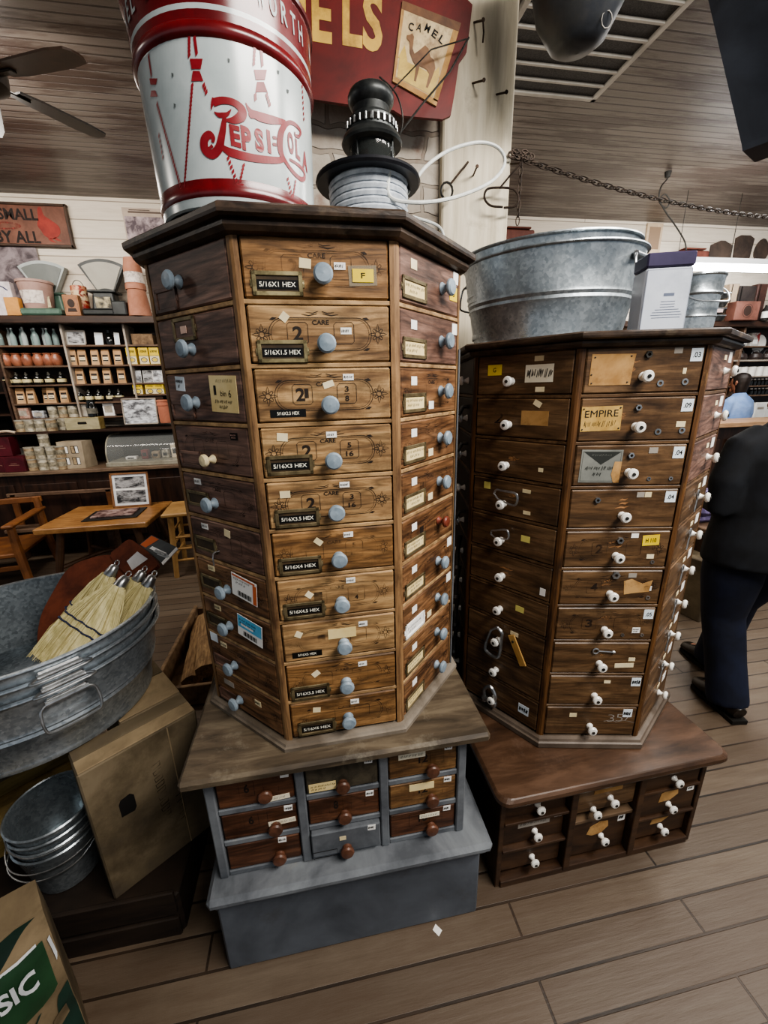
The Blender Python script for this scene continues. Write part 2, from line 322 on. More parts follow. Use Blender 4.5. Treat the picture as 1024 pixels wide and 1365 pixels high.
# masonry pier with its white-painted plank post
PX0, PXM, PX1, PY = .06, .525, .79, 1.72
STONE = brickmat('painted_rubble_masonry', '#a89f93', '#bdb5a8', '#978d80', .21, .088, (.05, 0, .03), axis='xz', grain='#8a7a6a', gs=(5, 5, 5), stain=('#7b4f3e', 1.9, (1, 1, 1), .56, .63, .8), bump=1.0, msize=.09, rough=.8, mixg=.6, wob=.07)
f = B(); f.box(((PX0+PXM)/2, PY+.17, CEIL/2), (PXM-PX0, .3, CEIL), STONE); struct(f.obj('wall_pier'))
PLANKP = M('white_plank_paint', '#b5aa93', '#d8cfba', c3='#c9bfa8', sc=5, stretch=(5, 5, .5), rough=.6, bump=.2, dirt='#8b7d66', dlo=.6, dhi=.85, dsc=5)
f = B(); f.box(((PXM+PX1)/2, PY+.15, CEIL/2), (PX1-PXM-.004, .34, CEIL), PLANKP, .006); struct(f.obj('trim_1'))
STRIP = M('brown_strip_wood', '#6a4025', '#8d5a36', sc=5, stretch=(6, 6, 1))
f = B(); f.box((PX1+.018, PY+.03, .9), (.026, .03, 1.96), STRIP, .003); struct(f.obj('trim_2'))

# ------------------------------------------------------------------ octagonal cabinets
def knob_mesh(mat, r=.0165, screw=None):
    b = B(); q = r/.0155
    b.lathe([(0, -.002), (.0105*q, -.002), (.0115*q, .002), (.0085*q, .006), (.006*q, .011), (.0065*q, .016), (.0125*q, .0165), (r, .0195), (r, .0235), (.0125*q, .027), (0, .0285)], mat, 20, axis='y')
    if screw: b.lathe([(0, .030), (.0048*q, .030), (.0055*q, .027)], screw, 10, axis='y')
    return b.mesh('knob')
KN_BLUE = knob_mesh(BLUEK); KN_CREAM = knob_mesh(CREAMK, .013); KN_RED = knob_mesh(REDK, .014); KN_BROWN = knob_mesh(BRNK, .017)
KN_PORC = knob_mesh(PORC, .0135, DSTEEL)
def holder_mesh(w, h, frame, fill, text=None, scrib=None):
    b = B(); t = .007
    b.prism([(-w/2, -h/2), (w/2, -h/2), (w/2, h/2), (-w/2, h/2)], -.0012, 0, fill)
    for x, z, ww, hh in ((0, h/2, w+t, t), (0, -h/2, w+t, t), (-w/2, 0, t, h+t), (w/2, 0, t, h+t)): b.box((x, -.0016, z), (ww, .0032, hh), frame, .0008)
    for s in (-1, 1): b.lathe([(.0035, 0), (.0035, .002), (0, .0026)], frame, 8, Tr(s*(w/2+.003), 0, 0), axis='y'); b.box((s*(w/2+.003), -.0008, 0), (.007, .0016, .012), frame, .0005)
    if text: b.card(0, -h*.04, w*.88, h*.46, -.0012, TAPE); b.text(text, 0, -h*.04, w*.79, h*.25, -.0022, TXTW, off=.01)
    if scrib: scribble(b, 0, 0, w*.8, h*.6, -.0014, scrib)
    return b.mesh('label_holder')
def scribble(b, x, z, w, h, y, seed, mat=None, lines=2, T=None):
    rr = random.Random(seed)
    for k in range(lines):
        zz = z+h*(.5-(k+.5)/lines); px = x-w/2; L = w*(1 if k == 0 else rr.uniform(.5, .9)); px += rr.uniform(0, w-L)
        while px < x-w/2+L-.002 or False:
            n = rr.randint(2, 5); pts = []; st = w/34
            for i in range(n*2): pts.append((px, zz+(.5 if i % 2 else -.5)*h/lines*rr.uniform(.35, .75))); px += st*rr.uniform(.6, 1.3)
            b.ribbon(pts, h*.075, y, mat or BLK, T); px += st*1.3
            if px > x+w/2-.004: break
def stencil(b, w, h, left, right, ink, y=-.0006):
    k = h/.094; W = w*.43
    def rr(hw, hh, r, x=0, n=6):
        pts = []
        for cx, cz, a0 in ((x+hw-r, hh-r, 0), (x-hw+r, hh-r, 90), (x-hw+r, -hh+r, 180), (x+hw-r, -hh+r, 270)):
            for i in range(n+1): a = R(a0+90*i/n); pts.append((cx+r*math.cos(a), cz+r*math.sin(a)))
        return pts
    b.ribbon(rr(W*.85, h*.29, h*.28), .0011*k, y, ink, closed=True); b.ribbon(rr(W*.81, h*.26, h*.25), .0006*k, y, ink, closed=True)
    for x in (-w*.165, w*.165):
        q = .018*k; c = .004*k; zz = h*.02
        b.ribbon([(x-q+c, zz-q), (x+q-c, zz-q), (x+q, zz-q+c), (x+q, zz+q-c), (x+q-c, zz+q), (x-q+c, zz+q), (x-q, zz+q-c), (x-q, zz-q+c)], .001*k, y, ink, closed=True)
    for s in (-1, 1):                      # star rosettes at both ends, and sprays above and below
        cx = s*W*.96
        b.ribbon([(cx+.005*k*math.cos(R(30*i)), .005*k*math.sin(R(30*i))) for i in range(12)], .0014*k, y, ink, closed=True)
        for i in range(8):
            a = R(45*i); r1 = (.017 if i % 2 == 0 else .012)*k
            b.ribbon([(cx+.006*k*math.cos(a-.35), .006*k*math.sin(a-.35)), (cx+.011*k*math.cos(a-.2), .011*k*math.sin(a-.2)), (cx+r1*math.cos(a), r1*math.sin(a)), (cx+.011*k*math.cos(a+.2), .011*k*math.sin(a+.2)), (cx+.006*k*math.cos(a+.35), .006*k*math.sin(a+.35))], .001*k, y, ink)
        for t in (-1, 1):
            x0, z0 = s*W*.7, t*h*.29
            b.flat([(x0, z0), (x0+s*.008*k, z0+t*.001*k), (x0+s*.013*k, z0-t*.003*k), (x0+s*.007*k, z0-t*.004*k)], y, ink)
            b.flat([(x0, z0+t*.001), (x0+s*.004*k, z0+t*.006*k), (x0+s*.001*k, z0+t*.002*k)], y, ink)
        b.ribbon([(s*w*.02, h*.36), (s*w*.08, h*.33), (s*w*.13, h*.35)], [.001*k, .0018*k, .0005*k], y, ink)
        b.ribbon([(s*w*.015, h*.40), (s*w*.05, h*.37), (s*w*.10, h*.385)], [.001*k, .0014*k, .0005*k], y, ink)
    b.text('CARE', 0, h*.21, w*.12, h*.08, y, ink, off=.02)
    if left:
        if len(left) > 1: b.text(left[0], -w*.18, h*.02, w*.065, h*.25, y, ink, off=.03); b.text(left[1:], -w*.135, h*.04, w*.03, h*.18, y, ink, off=.02)
        else: b.text(left, -w*.165, h*.02, w*.07, h*.25, y, ink, off=.03)
    if right:
        a, c = right.split('/'); b.text(a, w*.165, h*.105, w*.03*len(a), h*.11, y, ink, off=.03); b.text(c, w*.165, -h*.075, w*.03*len(c), h*.11, y, ink, off=.03)
        b.ribbon([(w*.145, h*.016), (w*.185, h*.016)], .001, y, ink)
def drawer(parent, w, h, mat, loc, rz, ink=None, left='', right='', bev=.003, dep=.02):
    b = B(); b.box((0, dep/2, 0), (w, dep, h), mat, bev)
    if ink: stencil(b, w, h, left, right, ink)
    return b.obj('drawer', parent, loc, rz)
_st = {}
def sticker(d, u, v, w, h, mat, W, Hh, rot=0, text=None, name='price_sticker', label=None, scrib=None, y=0, ink=None, lines=2):
    b = B(); ww, hh = w*W, h*Hh
    b.card(0, 0, ww, hh, 0, mat)
    if text: b.text(text, 0, 0, min(ww*.62, hh*.34*len(text)), hh*.42, -.0012, ink or BLK, off=.01)
    if scrib: scribble(b, 0, 0, ww*.84, hh*.7, -.0012, scrib, ink, lines)
    o = b.obj(name, d, (u*W, y, v*Hh), rot=(0, rot, 0))
    if label: o['label'] = label
    return o
def add_knob(d, me, u, v, W, Hh, label=None, ry=0):
    o = link('knob', me, d, (u*W, 0, v*Hh), rot=(0, ry, 0))
    if label: o['label'] = label
    return o
def cabinet(name, label, cx, cy, rot, Rr, z0, z1, faces, rows, post, postw, rail_m, body, corn_z, corn_over, mould_h, corn, mould, gap=.010, raised=0):
    t = thing(name, label, 'cabinet', (cx, cy, z0), rot)
    ap = Rr*math.cos(math.pi/8); side = 2*Rr*math.sin(math.pi/8); Hc = z1-z0
    b = B(); b.zprism(octo(ap-.022), 0, Hc, DARK)
    for k in range(8):                         # plain panelled sides where the photo shows no drawers
        if k in faces: continue
        a = R(45*k); T = MX.Rotation(a, 4, 'Z')
        for r_ in range(rows):
            z = Hc-(r_+.5)*Hc/rows; b.box((0, -(ap-.011), z), (side-2*postw, .02, Hc/rows-gap), body, .003, T)
    b.obj('carcass', t)
    b = B()
    for k in range(8):
        a = R(45*k); T = MX.Rotation(a, 4, 'Z')
        for r_ in range(1, rows): b.box((0, -(ap-.0095), Hc-r_*Hc/rows), (side-postw*1.6, .019, gap-.002), rail_m, .0012, T)
    b.obj('rail', t)['label'] = 'thin rails between the drawer rows'
    for k in range(8):
        a = R(22.5+45*k); b = B(); q = postw; e = .003
        # corner post: kite section following both faces
        n1 = V((math.sin(a-R(22.5)), -math.cos(a-R(22.5)))); n2 = V((math.sin(a+R(22.5)), -math.cos(a+R(22.5)))); p = V((math.sin(a), -math.cos(a)))*(Rr+.001)
        t1 = V((-n1.y, n1.x)); t2 = V((-n2.y, n2.x))
        if t1.dot(p) > 0: t1 = -t1
        if t2.dot(p) > 0: t2 = -t2
        A_, C_ = p+t1*q, p+t2*q; D_ = V((math.sin(a), -math.cos(a)))*(Rr-.03)
        p1, p2 = p+t1*e, p+t2*e
        b.zprism([tuple(A_), tuple(p1), tuple(p2), tuple(C_), tuple(C_-n2*.02), tuple(D_), tuple(A_-n1*.02)], 0, Hc, post)
        b.recalc = True; b.obj('corner_post', t, recalc=True)
    b = B(); o1, o2, o3 = corn_over, corn_over*.72, corn_over*.28
    zc = z1-z0; ch = corn_z-z1
    pr = [(.001, zc-.006), (.012, zc-.003), (.017, zc+ch*.12), (.0175, zc+ch*.28), (.0135, zc+ch*.34), (.0145, zc+ch*.38), (o1-.007, zc+ch*.42), (o1-.001, zc+ch*.52), (o1, zc+ch*.66), (o1, zc+ch*.86), (o1-.006, zc+ch)]
    for i in range(len(pr)-1): b.zprism(octo(ap+pr[i][0]), pr[i][1], pr[i+1][1], corn, poly2=octo(ap+pr[i+1][0]))
    b.obj('cornice', t)
    b = B(); pr = [(mould_h[0], -mould_h[1]), (mould_h[0], -mould_h[1]*.45), (mould_h[0]*.75, -mould_h[1]*.35), (mould_h[0]*.6, -mould_h[1]*.1), (.002, 0)]
    for i in range(len(pr)-1): b.zprism(octo(ap+pr[i][0]), pr[i][1], pr[i+1][1], mould, poly2=octo(ap+pr[i+1][0]))
    b.obj('base_moulding', t)
    return t, ap, side, Hc
C1X, C1Y, C1R, C1ROT, C1Z0, C1Z1 = .022, 1.125, .357, .015, .677, 1.712
cab1, ap1, sd1, H1 = cabinet('octagonal_hardware_cabinet', 'taller tan octagonal cabinet of small hardware drawers with blue-grey knobs, on the grey pedestal', C1X, C1Y, C1ROT, C1R, C1Z0, C1Z1,
    (0, 1, 7), 10, POSTW, .011, RAILW, MAHO, 1.7445, .03, (.018, .017), CORN, M('moulding_worn', '#5b5145', '#8b8276', sc=6, rough=.6, bump=.2, dirt='#3d342a'))
rh1 = H1/10; dh1 = rh1-.0105; dw1 = sd1-.026
def face_loc(ap, k, z, out=.001): a = R(45*k); return (ap+out)*math.sin(a), -(ap+out)*math.cos(a), z, a
SIZES = ['5/16X1 HEX', '5/16X1.5 HEX', '5/16X2.5 HEX', '5/16X3 HEX', '5/16X3.5 HEX', '5/16X4 HEX', '5/16X4.5 HEX', '5/16X5 HEX', '5/16X5.5 HEX', '5/16X6 HEX']
LEFTN = ['2', '2', '21', '2', '2', '', '1', '1', '', '']; RIGHTN = ['', '', '3/8', '5/16', '3/16', '5/16', '1/4', '', '3/16', '']
LABH = [(-.275, -.26), (-.28, -.30), (-.28, -.33), (-.30, -.25), (-.28, -.28), (-.29, -.27), (-.29, -.27), (-.3, -.33), (-.3, -.3), (-.27, -.27)]
KNF = [(.034, -.13), (.03, -.18), (.03, -.19), (.03, -.18), (.03, -.18), (.03, -.15), (.03, -.15), (.03, -.15), (.03, -.15), (.03, -.1)]
STF = [[(.156, .05, .08, .12, WHT, 0), (-.08, .08, .08, .16, CRM, .1), ], [(.18, .06, .08, .12, WHT, 0), (-.25, .3, .055, .15, CRM, .7)], [(.18, .33, .08, .12, WHT, 0), (.03, .2, .08, .12, CRM, -.3)],
       [(.03, .33, .08, .12, WHT, 0), (-.34, .32, .08, .16, CRM, .1)], [(.11, .38, .08, .12, WHT, 0), (-.36, .25, .08, .15, CRM, 0)], [(.12, .36, .08, .12, WHT, 0), (-.13, .25, .07, .13, CRM, .7)],
       [(.12, .36, .08, .13, WHT, 0), (-.24, .1, .06, .14, CRM, .7)], [(.21, .3, .08, .13, WHT, 0), (-.36, .22, .06, .15, CRM, .5)], [(.19, .3, .08, .13, WHT, 0), (-.24, .2, .07, .14, CRM, -.6)], [(.1, .33, .08, .14, WHT, 0), (-.26, .25, .07, .14, CRM, .1)]]
for i in range(10):
    x, y, z, a = face_loc(ap1, 0, H1-(i+.5)*rh1)
    d = drawer(cab1, dw1, dh1, PINE if i not in (0, 5, 8, 9) else PINE2, (x, y, z), a, INKD if i in (1, 2, 3, 4) else INKF, LEFTN[i], RIGHTN[i])
    add_knob(d, KN_BLUE, *KNF[i], dw1, dh1)
    u, v = LABH[i]
    if i in (2, 7):
        sticker(d, u, v, .26, .15, TAPE, dw1, dh1, text=SIZES[i], name='label_strip', ink=TXTW)
    else:
        link('label_holder', holder_mesh(.32*dw1 if i else .31*dw1, .33*dh1, BRASS if i < 2 else DBRASS, M('holder_back', '#2c2318', '#4c3c28', sc=20, rough=.6), SIZES[i]), d, (u*dw1, 0, v*dh1))
    if i == 7:
        o = sticker(d, .02, .12, .25, .26, CARD, dw1, dh1, name='paper_card'); o['label'] = 'torn cream card in the middle of the drawer'
    for s in STF[i]: sticker(d, *s[:5], dw1, dh1, rot=s[5], scrib=None if s[4] is CRM else i+3, lines=1)
    if i == 0:
        b = B(); b.card(0, 0, .2*dw1, .34*dh1, 0, M('clear_tape', '#a59a85', '#b9ae98', sc=9, rough=.2, alpha=.45)); b.obj('clear_tape', d, (.315*dw1, 0, -.1*dh1), rot=(0, -.04, 0))
        sticker(d, .317, -.1, .15, .22, YEL, dw1, dh1, text='F', name='yellow_tag', y=-.001)
# left-hand face
KNL = [(-.09, 0), (-.05, -.15), (-.1, -.1), (.02, -.2), (-.05, -.12), None, (-.05, -.1), (-.1, -.05), (-.12, -.15), (-.12, -.15)]
for i in range(10):
    x, y, z, a = face_loc(ap1, 7, H1-(i+.5)*rh1)
    a = -math.pi/4
    d = drawer(cab1, dw1, dh1, MAHO if i < 6 else MAHO2, (x, y, z), a, INKF if i > 2 else None, '', '')
    if KNL[i]: add_knob(d, KN_CREAM if i == 3 else KN_BLUE, *KNL[i], dw1, dh1, 'cream knob' if i == 3 else None)
    else:
        b = B(); b.vtube(smooth_path([(0, 0, .012), (.0, -.014, .012), (.004, -.02, .004), (.004, -.02, -.014)], 4), .0018, STEEL, 6); b.obj('wire_hook', d, (-.1*dw1, 0, -.36*dh1))
    if i in (0, 1): link('label_holder', holder_mesh(.27*dw1, .38*dh1, MAHO if i == 0 else DBRASS, MAHO), d, ((-.3 if i == 0 else -.12)*dw1, 0, (-.26 if i == 0 else .25)*dh1))
    elif i in (4, 5, 6, 7): link('label_holder', holder_mesh(.3*dw1, .3*dh1, DBRASS, M('holder_back', '#2c2318')), d, (-.3*dw1, 0, (-.1 if i != 5 else -.15)*dh1))
    else: link('label_holder', holder_mesh(.3*dw1, .3*dh1, MAHO, MAHO), d, (-.31*dw1, 0, -.26*dh1))
    if i == 1: sticker(d, -.12, .24, .08, .14, M('pink_sticker', '#d8b6a6'), dw1, dh1, y=-.002)
    if i == 2:
        b = B(); b.card(0, 0, .33*dw1, .72*dh1, 0, CARD); hh = dh1*.72
        b.text('1', -.1*dw1, .1*hh, .03*dw1, .26*hh, -.0012, BLK); b.text('bin', 0, .02*hh, .07*dw1, .15*hh, -.0012, BLK); b.text('6', .08*dw1, .02*hh, .03*dw1, .2*hh, -.0012, BLK)
        scribble(b, 0, -.28*hh, .22*dw1, .3*hh, -.0012, 5); scribble(b, .02*dw1, .36*hh, .2*dw1, .16*hh, -.0012, 6, lines=1)
        b.obj('paper_card', d, (.27*dw1, 0, .06*dh1), rot=(0, .04, 0))['label'] = 'big cream paper card with black writing'
        sticker(d, -.3, .3, .13, .3, M('pale_blue_sticker', '#dfe9f0'), dw1, dh1, rot=.08, scrib=9)
    if i == 3: sticker(d, .33, .33, .09, .15, DARK, dw1, dh1, scrib=4, ink=M('pinkish', '#c79d90'))
    if i in (4, 5, 6, 7, 8): sticker(d, -.27, .33, .1, .14, CRM if i > 5 else WHT, dw1, dh1, scrib=i, lines=1)
    if i == 5: sticker(d, .06, .3, .08, .18, CRM, dw1, dh1, rot=.15)
    if i in (6, 7):
        b = B(); w_, h_ = .34*dw1, .6*dh1
        b.card(0, 0, w_, h_, 0, WHT)
        if i == 6:
            b.rect(w_*.42, -h_*.05, w_*.14, h_*.85, -.0011, ORG); b.rect(-.02*w_, h_*.42, w_*.9, h_*.08, -.0011, ORG)
        else: b.rect(0, h_*.2, w_*.96, h_*.56, -.0011, SKY); b.rect(-w_*.1, h_*.08, w_*.5, h_*.1, -.0012, WHT)
        scribble(b, -.06*w_, h_*.22, w_*.7, h_*.3, -.0014, 12+i); 
        for q in range(14): b.rect(-w_*.25+q*w_*.04, -h_*.3, w_*(.012+.012*(q*7 % 3)), h_*.22, -.0013, BLK)
        b.obj('price_tag', d, (.22*dw1, -.004, .12*dh1), rot=(0, .12, 0))['label'] = 'white and orange price tag with a bar code' if i == 6 else 'white and blue price tag with a bar code'
    if i == 8: sticker(d, -.42, .42, .12, .26, M('pale_blue_sticker', '#dfe9f0'), dw1, dh1)
    if i == 9: sticker(d, .17, .1, .09, .16, CRM, dw1, dh1, scrib=3, lines=1); sticker(d, -.28, .2, .16, .16, M('grey_sticker', '#9a938a'), dw1, dh1)
# right-hand face
for i in range(10):
    x, y, z, a = face_loc(ap1, 1, H1-(i+.5)*rh1)
    d = drawer(cab1, dw1, dh1, MAHO if i < 2 else MAHO2, (x, y, z), a, INKF if i > 1 else None, '1' if i in (4, 5) else '', '')
    add_knob(d, KN_RED if i == 5 else KN_BLUE, .17, .0 if i != 5 else .05, dw1, dh1, 'small red-brown knob' if i == 5 else None)
    link('label_holder', holder_mesh(.34*dw1, .33*dh1, DBRASS if i != 7 else WHT, CARD if i != 7 else WHT, None, 30+i), d, (-.29*dw1, 0, -.22*dh1))
    sticker(d, -.3, .24, .09, .18, WHT if i else CRM, dw1, dh1)
    if i in (2, 3, 4, 7): sticker(d, .0, -.3, .09, .18, CRM if i != 2 else WHT, dw1, dh1)
    if i == 0: sticker(d, .4, -.02, .15, .3, YEL, dw1, dh1, text='6', name='yellow_tag')
    if i in (0, 1, 6, 7): sticker(d, .44, .33, .1, .25, WHT, dw1, dh1)
# worn metal strip on the far right corner
b = B(); b.box((0, 0, H1*.42), (.014, .004, H1*.84), GREYP, .001); b.obj('edge_strip', cab1, (math.sin(R(67.5))*(C1R+.002), -math.cos(R(67.5))*(C1R+.002), 0), R(67.5))['label'] = 'grey painted strip down the right-hand corner'

# ------------------------------------------------------------------ second octagonal cabinet
C2X, C2Y, C2R, C2ROT, C2Z0, C2Z1 = .837, 1.229, .381, -.2076, .428, 1.545
cab2, ap2, sd2, H2 = cabinet('octagonal_hardware_cabinet', 'shorter dark brown octagonal cabinet of drawers with white porcelain knobs, right of the tan one', C2X, C2Y, C2ROT, C2R, C2Z0, C2Z1,
    (0, 1, 7, 6), 10, POSTD, .011, WALN, WALN, 1.573, .032, (.02, .028), CORN, M('moulding_grey_brown', '#4a3f35', '#6d6156', sc=6, rough=.5, bump=.2))
rh2 = H2/10; dh2 = rh2-.0105; dw2 = sd2-.026
SCUFF = INK('bare_scuff', '#a8794e', .5)
def scuff(b, x, z, seed):      # bare strokes worn round the knob
    rr = random.Random(seed)
    for q in range(rr.randint(3, 5)):
        x0 = x+rr.uniform(-.014, .006); z0 = z+rr.uniform(-.012, .014); L_ = rr.uniform(.012, .034)
        b.ribbon([(x0-L_/2, z0-.002), (x0-L_*.1, z0+.001), (x0+L_*.2, z0), (x0+L_/2, z0+.003)], [.001, rr.uniform(.003, .006), rr.uniform(.003, .006), .001], -.0004, SCUFF)
def nut_part(d, u, v, hexa=True, r=.0075, mat=None):
    b = B(); n = 6 if hexa else 14; mat = mat or STEEL
    o_ = [(r*math.cos(2*math.pi*k/n), r*math.sin(2*math.pi*k/n)) for k in range(n)]; i_ = [(r*.5*math.cos(2*math.pi*k/n), r*.5*math.sin(2*math.pi*k/n)) for k in range(n)]
    dp = -.006 if hexa else -.0016
    for k in range(n):
        j = (k+1) % n; b.flat([o_[k], o_[j], i_[j], i_[k]], dp, mat)
        b.add([V((o_[k][0], 0, o_[k][1])), V((o_[j][0], 0, o_[j][1])), V((o_[j][0], dp, o_[j][1])), V((o_[k][0], dp, o_[k][1]))], [(0, 1, 2, 3)], mat)
        b.add([V((i_[k][0], 0, i_[k][1])), V((i_[j][0], 0, i_[j][1])), V((i_[j][0], dp, i_[j][1])), V((i_[k][0], dp, i_[k][1]))], [(3, 2, 1, 0)], mat)
    b.obj('sample_nut' if hexa else 'sample_washer', d, (u*dw2, 0, v*dh2), rot=(0, .3*u, 0))
NUM = {0: '.03', 1: '.09', 2: '.04', 3: '.04', 6: '.05', 8: '', 9: ''}
for i in range(10):
    x, y, z, a = face_loc(ap2, 0, H2-(i+.5)*rh2)
    b = B(); b.box((0, .01, 0), (dw2, .02, dh2), WALN, .003)
    if i in (4, 5, 6): stencil(b, dw2, dh2, {4: '2', 5: '4', 6: '3'}[i], '', INKF)
    if i < 8: scuff(b, -.03 if i < 3 else .0, .004 if i < 3 else .012, i)
    if i == 9:
        for q, (t_, x_) in enumerate((('3', .06), ('5', .085), ('7', .108))): b.text(t_, x_, .012+.002*q, .02, .026, -.0006, INK('chalk', '#a9a49c', .62), off=-.02)
        b.ribbon([(.04, .0), (.055, .004), (.075, .0)], .0012, -.0006, INK('chalk', '#a9a49c', .62)); b.ribbon([(.075, -.003), (.1, .004), (.13, -.004)], .0012, -.0006, INK('chalk', '#a9a49c', .62))
    d = b.obj('drawer', cab2, (x, y, z), a)
    add_knob(d, KN_PORC, .0, -.17 if i else -.14, dw2, dh2)
    if i in NUM: sticker(d, .43 if i != 9 else .4, .3, .1, .28, M('pale_blue_sticker', '#dfe9f0'), dw2, dh2, text=NUM[i] or None, name='number_sticker', scrib=None if NUM[i] else i, lines=1)
    if i == 0:
        b = B(); b.prism([(-.05, -.034), (.045, -.034), (.047, .01), (.05, .034), (-.049, .035)], -.001, 0, KRAFT)
        for p, q in ((-.042, .028), (.04, .029), (-.046, -.01), (-.044, -.029), (.038, -.028)): b.lathe([(.002, .001), (.002, .002), (0, .0025)], DSTEEL, 6, Tr(p, 0, q), axis='y')
        b.obj('kraft_card', d, (-.27*dw2, 0, .02*dh2))['label'] = 'blank brown card held by tacks'
        nut_part(d, .02, .33, True, .008, DSTEEL); nut_part(d, .16, -.3, False); nut_part(d, .37, -.28, False); sticker(d, .27, .4, .07, .13, M('grey_sticker', '#9a938a'), dw2, dh2); sticker(d, .35, -.04, .03, .13, CRM, dw2, dh2)
    if i == 1:
        b = B(); b.card(0, 0, .095, .058, 0, M('old_yellow_card', '#a98748', '#c8a763', sc=20, rough=.8)); b.text('EMPIRE', 0, .012, .078, .016, -.0012, BLK, off=.0); scribble(b, -.004, -.012, .07, .02, -.0012, 77, INKD, 1)
        for p in (-.043, .043):
            for q in (-.024, .024): b.lathe([(.002, .001), (.002, .002), (0, .0025)], DSTEEL, 6, Tr(p, 0, q), axis='y')
        b.obj('name_card', d, (-.31*dw2, 0, .03*dh2), rot=(0, -.02, 0))['label'] = 'tacked yellow card lettered in black'
        nut_part(d, .0, .27); nut_part(d, .21, -.3, False); nut_part(d, .42, -.28, False); sticker(d, .4, -.13, .08, .13, CRM, dw2, dh2)
    if i == 2:
        b = B(); g1 = M('grey_print', '#6b6e6a', '#858780', sc=10, rough=.7); g2 = M('dark_print', '#2f322f')
        b.card(0, 0, .1, .082, 0, g1); b.flat([(-.045, .036), (.045, .036), (0, .004)], -.0011, g2); scribble(b, 0, .028, .05, .008, -.0014, 78, g1, 1)
        b.ribbon([(-.046, .036), (-.046, -.037), (.046, -.037), (.046, .036)], .001, -.0011, g2, closed=True); scribble(b, -.002, -.012, .07, .03, -.0012, 8, g2); b.flat([(.05, .012), (.05, -.041), (.036, -.041), (.028, -.02), (.033, .012)], -.0013, KRAFT)
        b.obj('paper_label', d, (-.26*dw2, 0, -.01*dh2), rot=(0, .02, 0))['label'] = 'grey printed paper label with a dark triangle, torn at one corner'
        nut_part(d, -.0, .25); sticker(d, .2, .36, .08, .14, M('grey_sticker', '#9a938a'), dw2, dh2); nut_part(d, .2, -.34, False, .005); nut_part(d, .4, -.34, False, .005)
    if i == 3: nut_part(d, -.25, .24); sticker(d, .15, .36, .07, .13, M('grey_sticker', '#9a938a'), dw2, dh2); sticker(d, .22, .36, .06, .13, CRM, dw2, dh2)
    if i == 4:
        nut_part(d, .02, .26, True, .009); sticker(d, .32, .25, .16, .28, YEL, dw2, dh2, rot=-.06, text='H 110', name='yellow_tag'); sticker(d, .16, .38, .07, .12, WHT, dw2, dh2); sticker(d, .34, -.2, .07, .12, CRM, dw2, dh2); nut_part(d, .37, -.36, False, .005)
    if i == 5:
        b = B(); b.prism([(-.02, .02), (0, .026), (.03, .012), (.055, .022), (.05, -.012), (.01, -.016), (-.015, -.02)], -.0008, 0, KRAFT); b.obj('torn_label', d, (.2*dw2, 0, 0))
        nut_part(d, .03, .38, True, .011); sticker(d, .2, .36, .08, .12, M('grey_sticker', '#9a938a'), dw2, dh2); sticker(d, .37, -.02, .08, .14, WHT, dw2, dh2); nut_part(d, .39, -.3, False, .006)
    if i == 6: sticker(d, .33, -.2, .08, .17, WHT, dw2, dh2, scrib=7); nut_part(d, .2, -.35, False, .005); nut_part(d, .4, -.35, False, .005)
    if i == 7:
        b = B(); b.vtube([(.008*math.cos(R(30*k)), 0, .008*math.sin(R(30*k))) for k in range(12)], .0022, STEEL, 6, closed=True); b.vtube([(.008, 0, 0), (.055, 0, -.004)], .0022, STEEL, 6); b.lathe([(.0045, -.003), (.0045, .003)], STEEL, 6, Tr(.05, 0, -.004, 0, 0, R(90)))
        b.obj('eye_bolt', d, (-.06*dw2, -.004, .26*dh2)); sticker(d, .27, -.24, .2, .14, CRM, dw2, dh2, rot=-.04); sticker(d, .34, -.04, .07, .11, CRM, dw2, dh2)
    if i == 8: sticker(d, .12, .3, .07, .1, CRM, dw2, dh2)
    if i == 9: sticker(d, -.2, .22, .08, .14, CRM, dw2, dh2)
for i in range(10):
    x, y, z, a = face_loc(ap2, 7, H2-(i+.5)*rh2); a = -math.pi/4
    b = B(); b.box((0, .01, 0), (dw2, .02, dh2), WALN, .003)
    if i in (2, 3, 5): scuff(b, .0, .0, 40+i)
    d = b.obj('drawer', cab2, (x, y, z), a)
    add_knob(d, KN_PORC, -.1 if i < 5 else -.06, -.17, dw2, dh2)
    if i == 0: sticker(d, -.3, .13, .16, .27, YEL, dw2, dh2, text='G', name='yellow_tag'); sticker(d, .18, .0, .28, .42, M('white_card', '#e4dcc4', '#efe8d4', sc=12), dw2, dh2, name='paper_card', scrib=3, lines=1); sticker(d, .17, .35, .09, .12, CRM, dw2, dh2); sticker(d, .2, -.38, .09, .12, CRM, dw2, dh2)
    if i == 1: sticker(d, .17, .02, .28, .36, KRAFT, dw2, dh2, name='kraft_card'); sticker(d, .19, .38, .08, .14, CRM, dw2, dh2, rot=.5); b = B(); b.text('2', 0, 0, .03, .03, -.0004, INKF); b.obj('stencil_mark', d, (-.22*dw2, 0, 0))
    if i == 2: sticker(d, .28, -.18, .05, .1, CRM, dw2, dh2)
    if i == 3: sticker(d, -.32, .28, .08, .2, M('pale_yellow', '#d9cf7a'), dw2, dh2); sticker(d, .15, .3, .09, .1, CRM, dw2, dh2); sticker(d, .17, -.3, .08, .1, CRM, dw2, dh2)
    if i == 4: sticker(d, .18, .05, .1, .18, M('pale_yellow', '#d9cf7a'), dw2, dh2)
    if i == 5: sticker(d, .42, -.25, .06, .22, WHT, dw2, dh2)
    if i == 6: sticker(d, .18, .06, .1, .18, M('pale_yellow', '#d9cf7a'), dw2, dh2)
    if i == 7: sticker(d, .14, .28, .1, .13, CRM, dw2, dh2)
    if i == 9: sticker(d, .33, .02, .13, .32, M('pale_blue_sticker', '#dfe9f0'), dw2, dh2, scrib=8, lines=1)
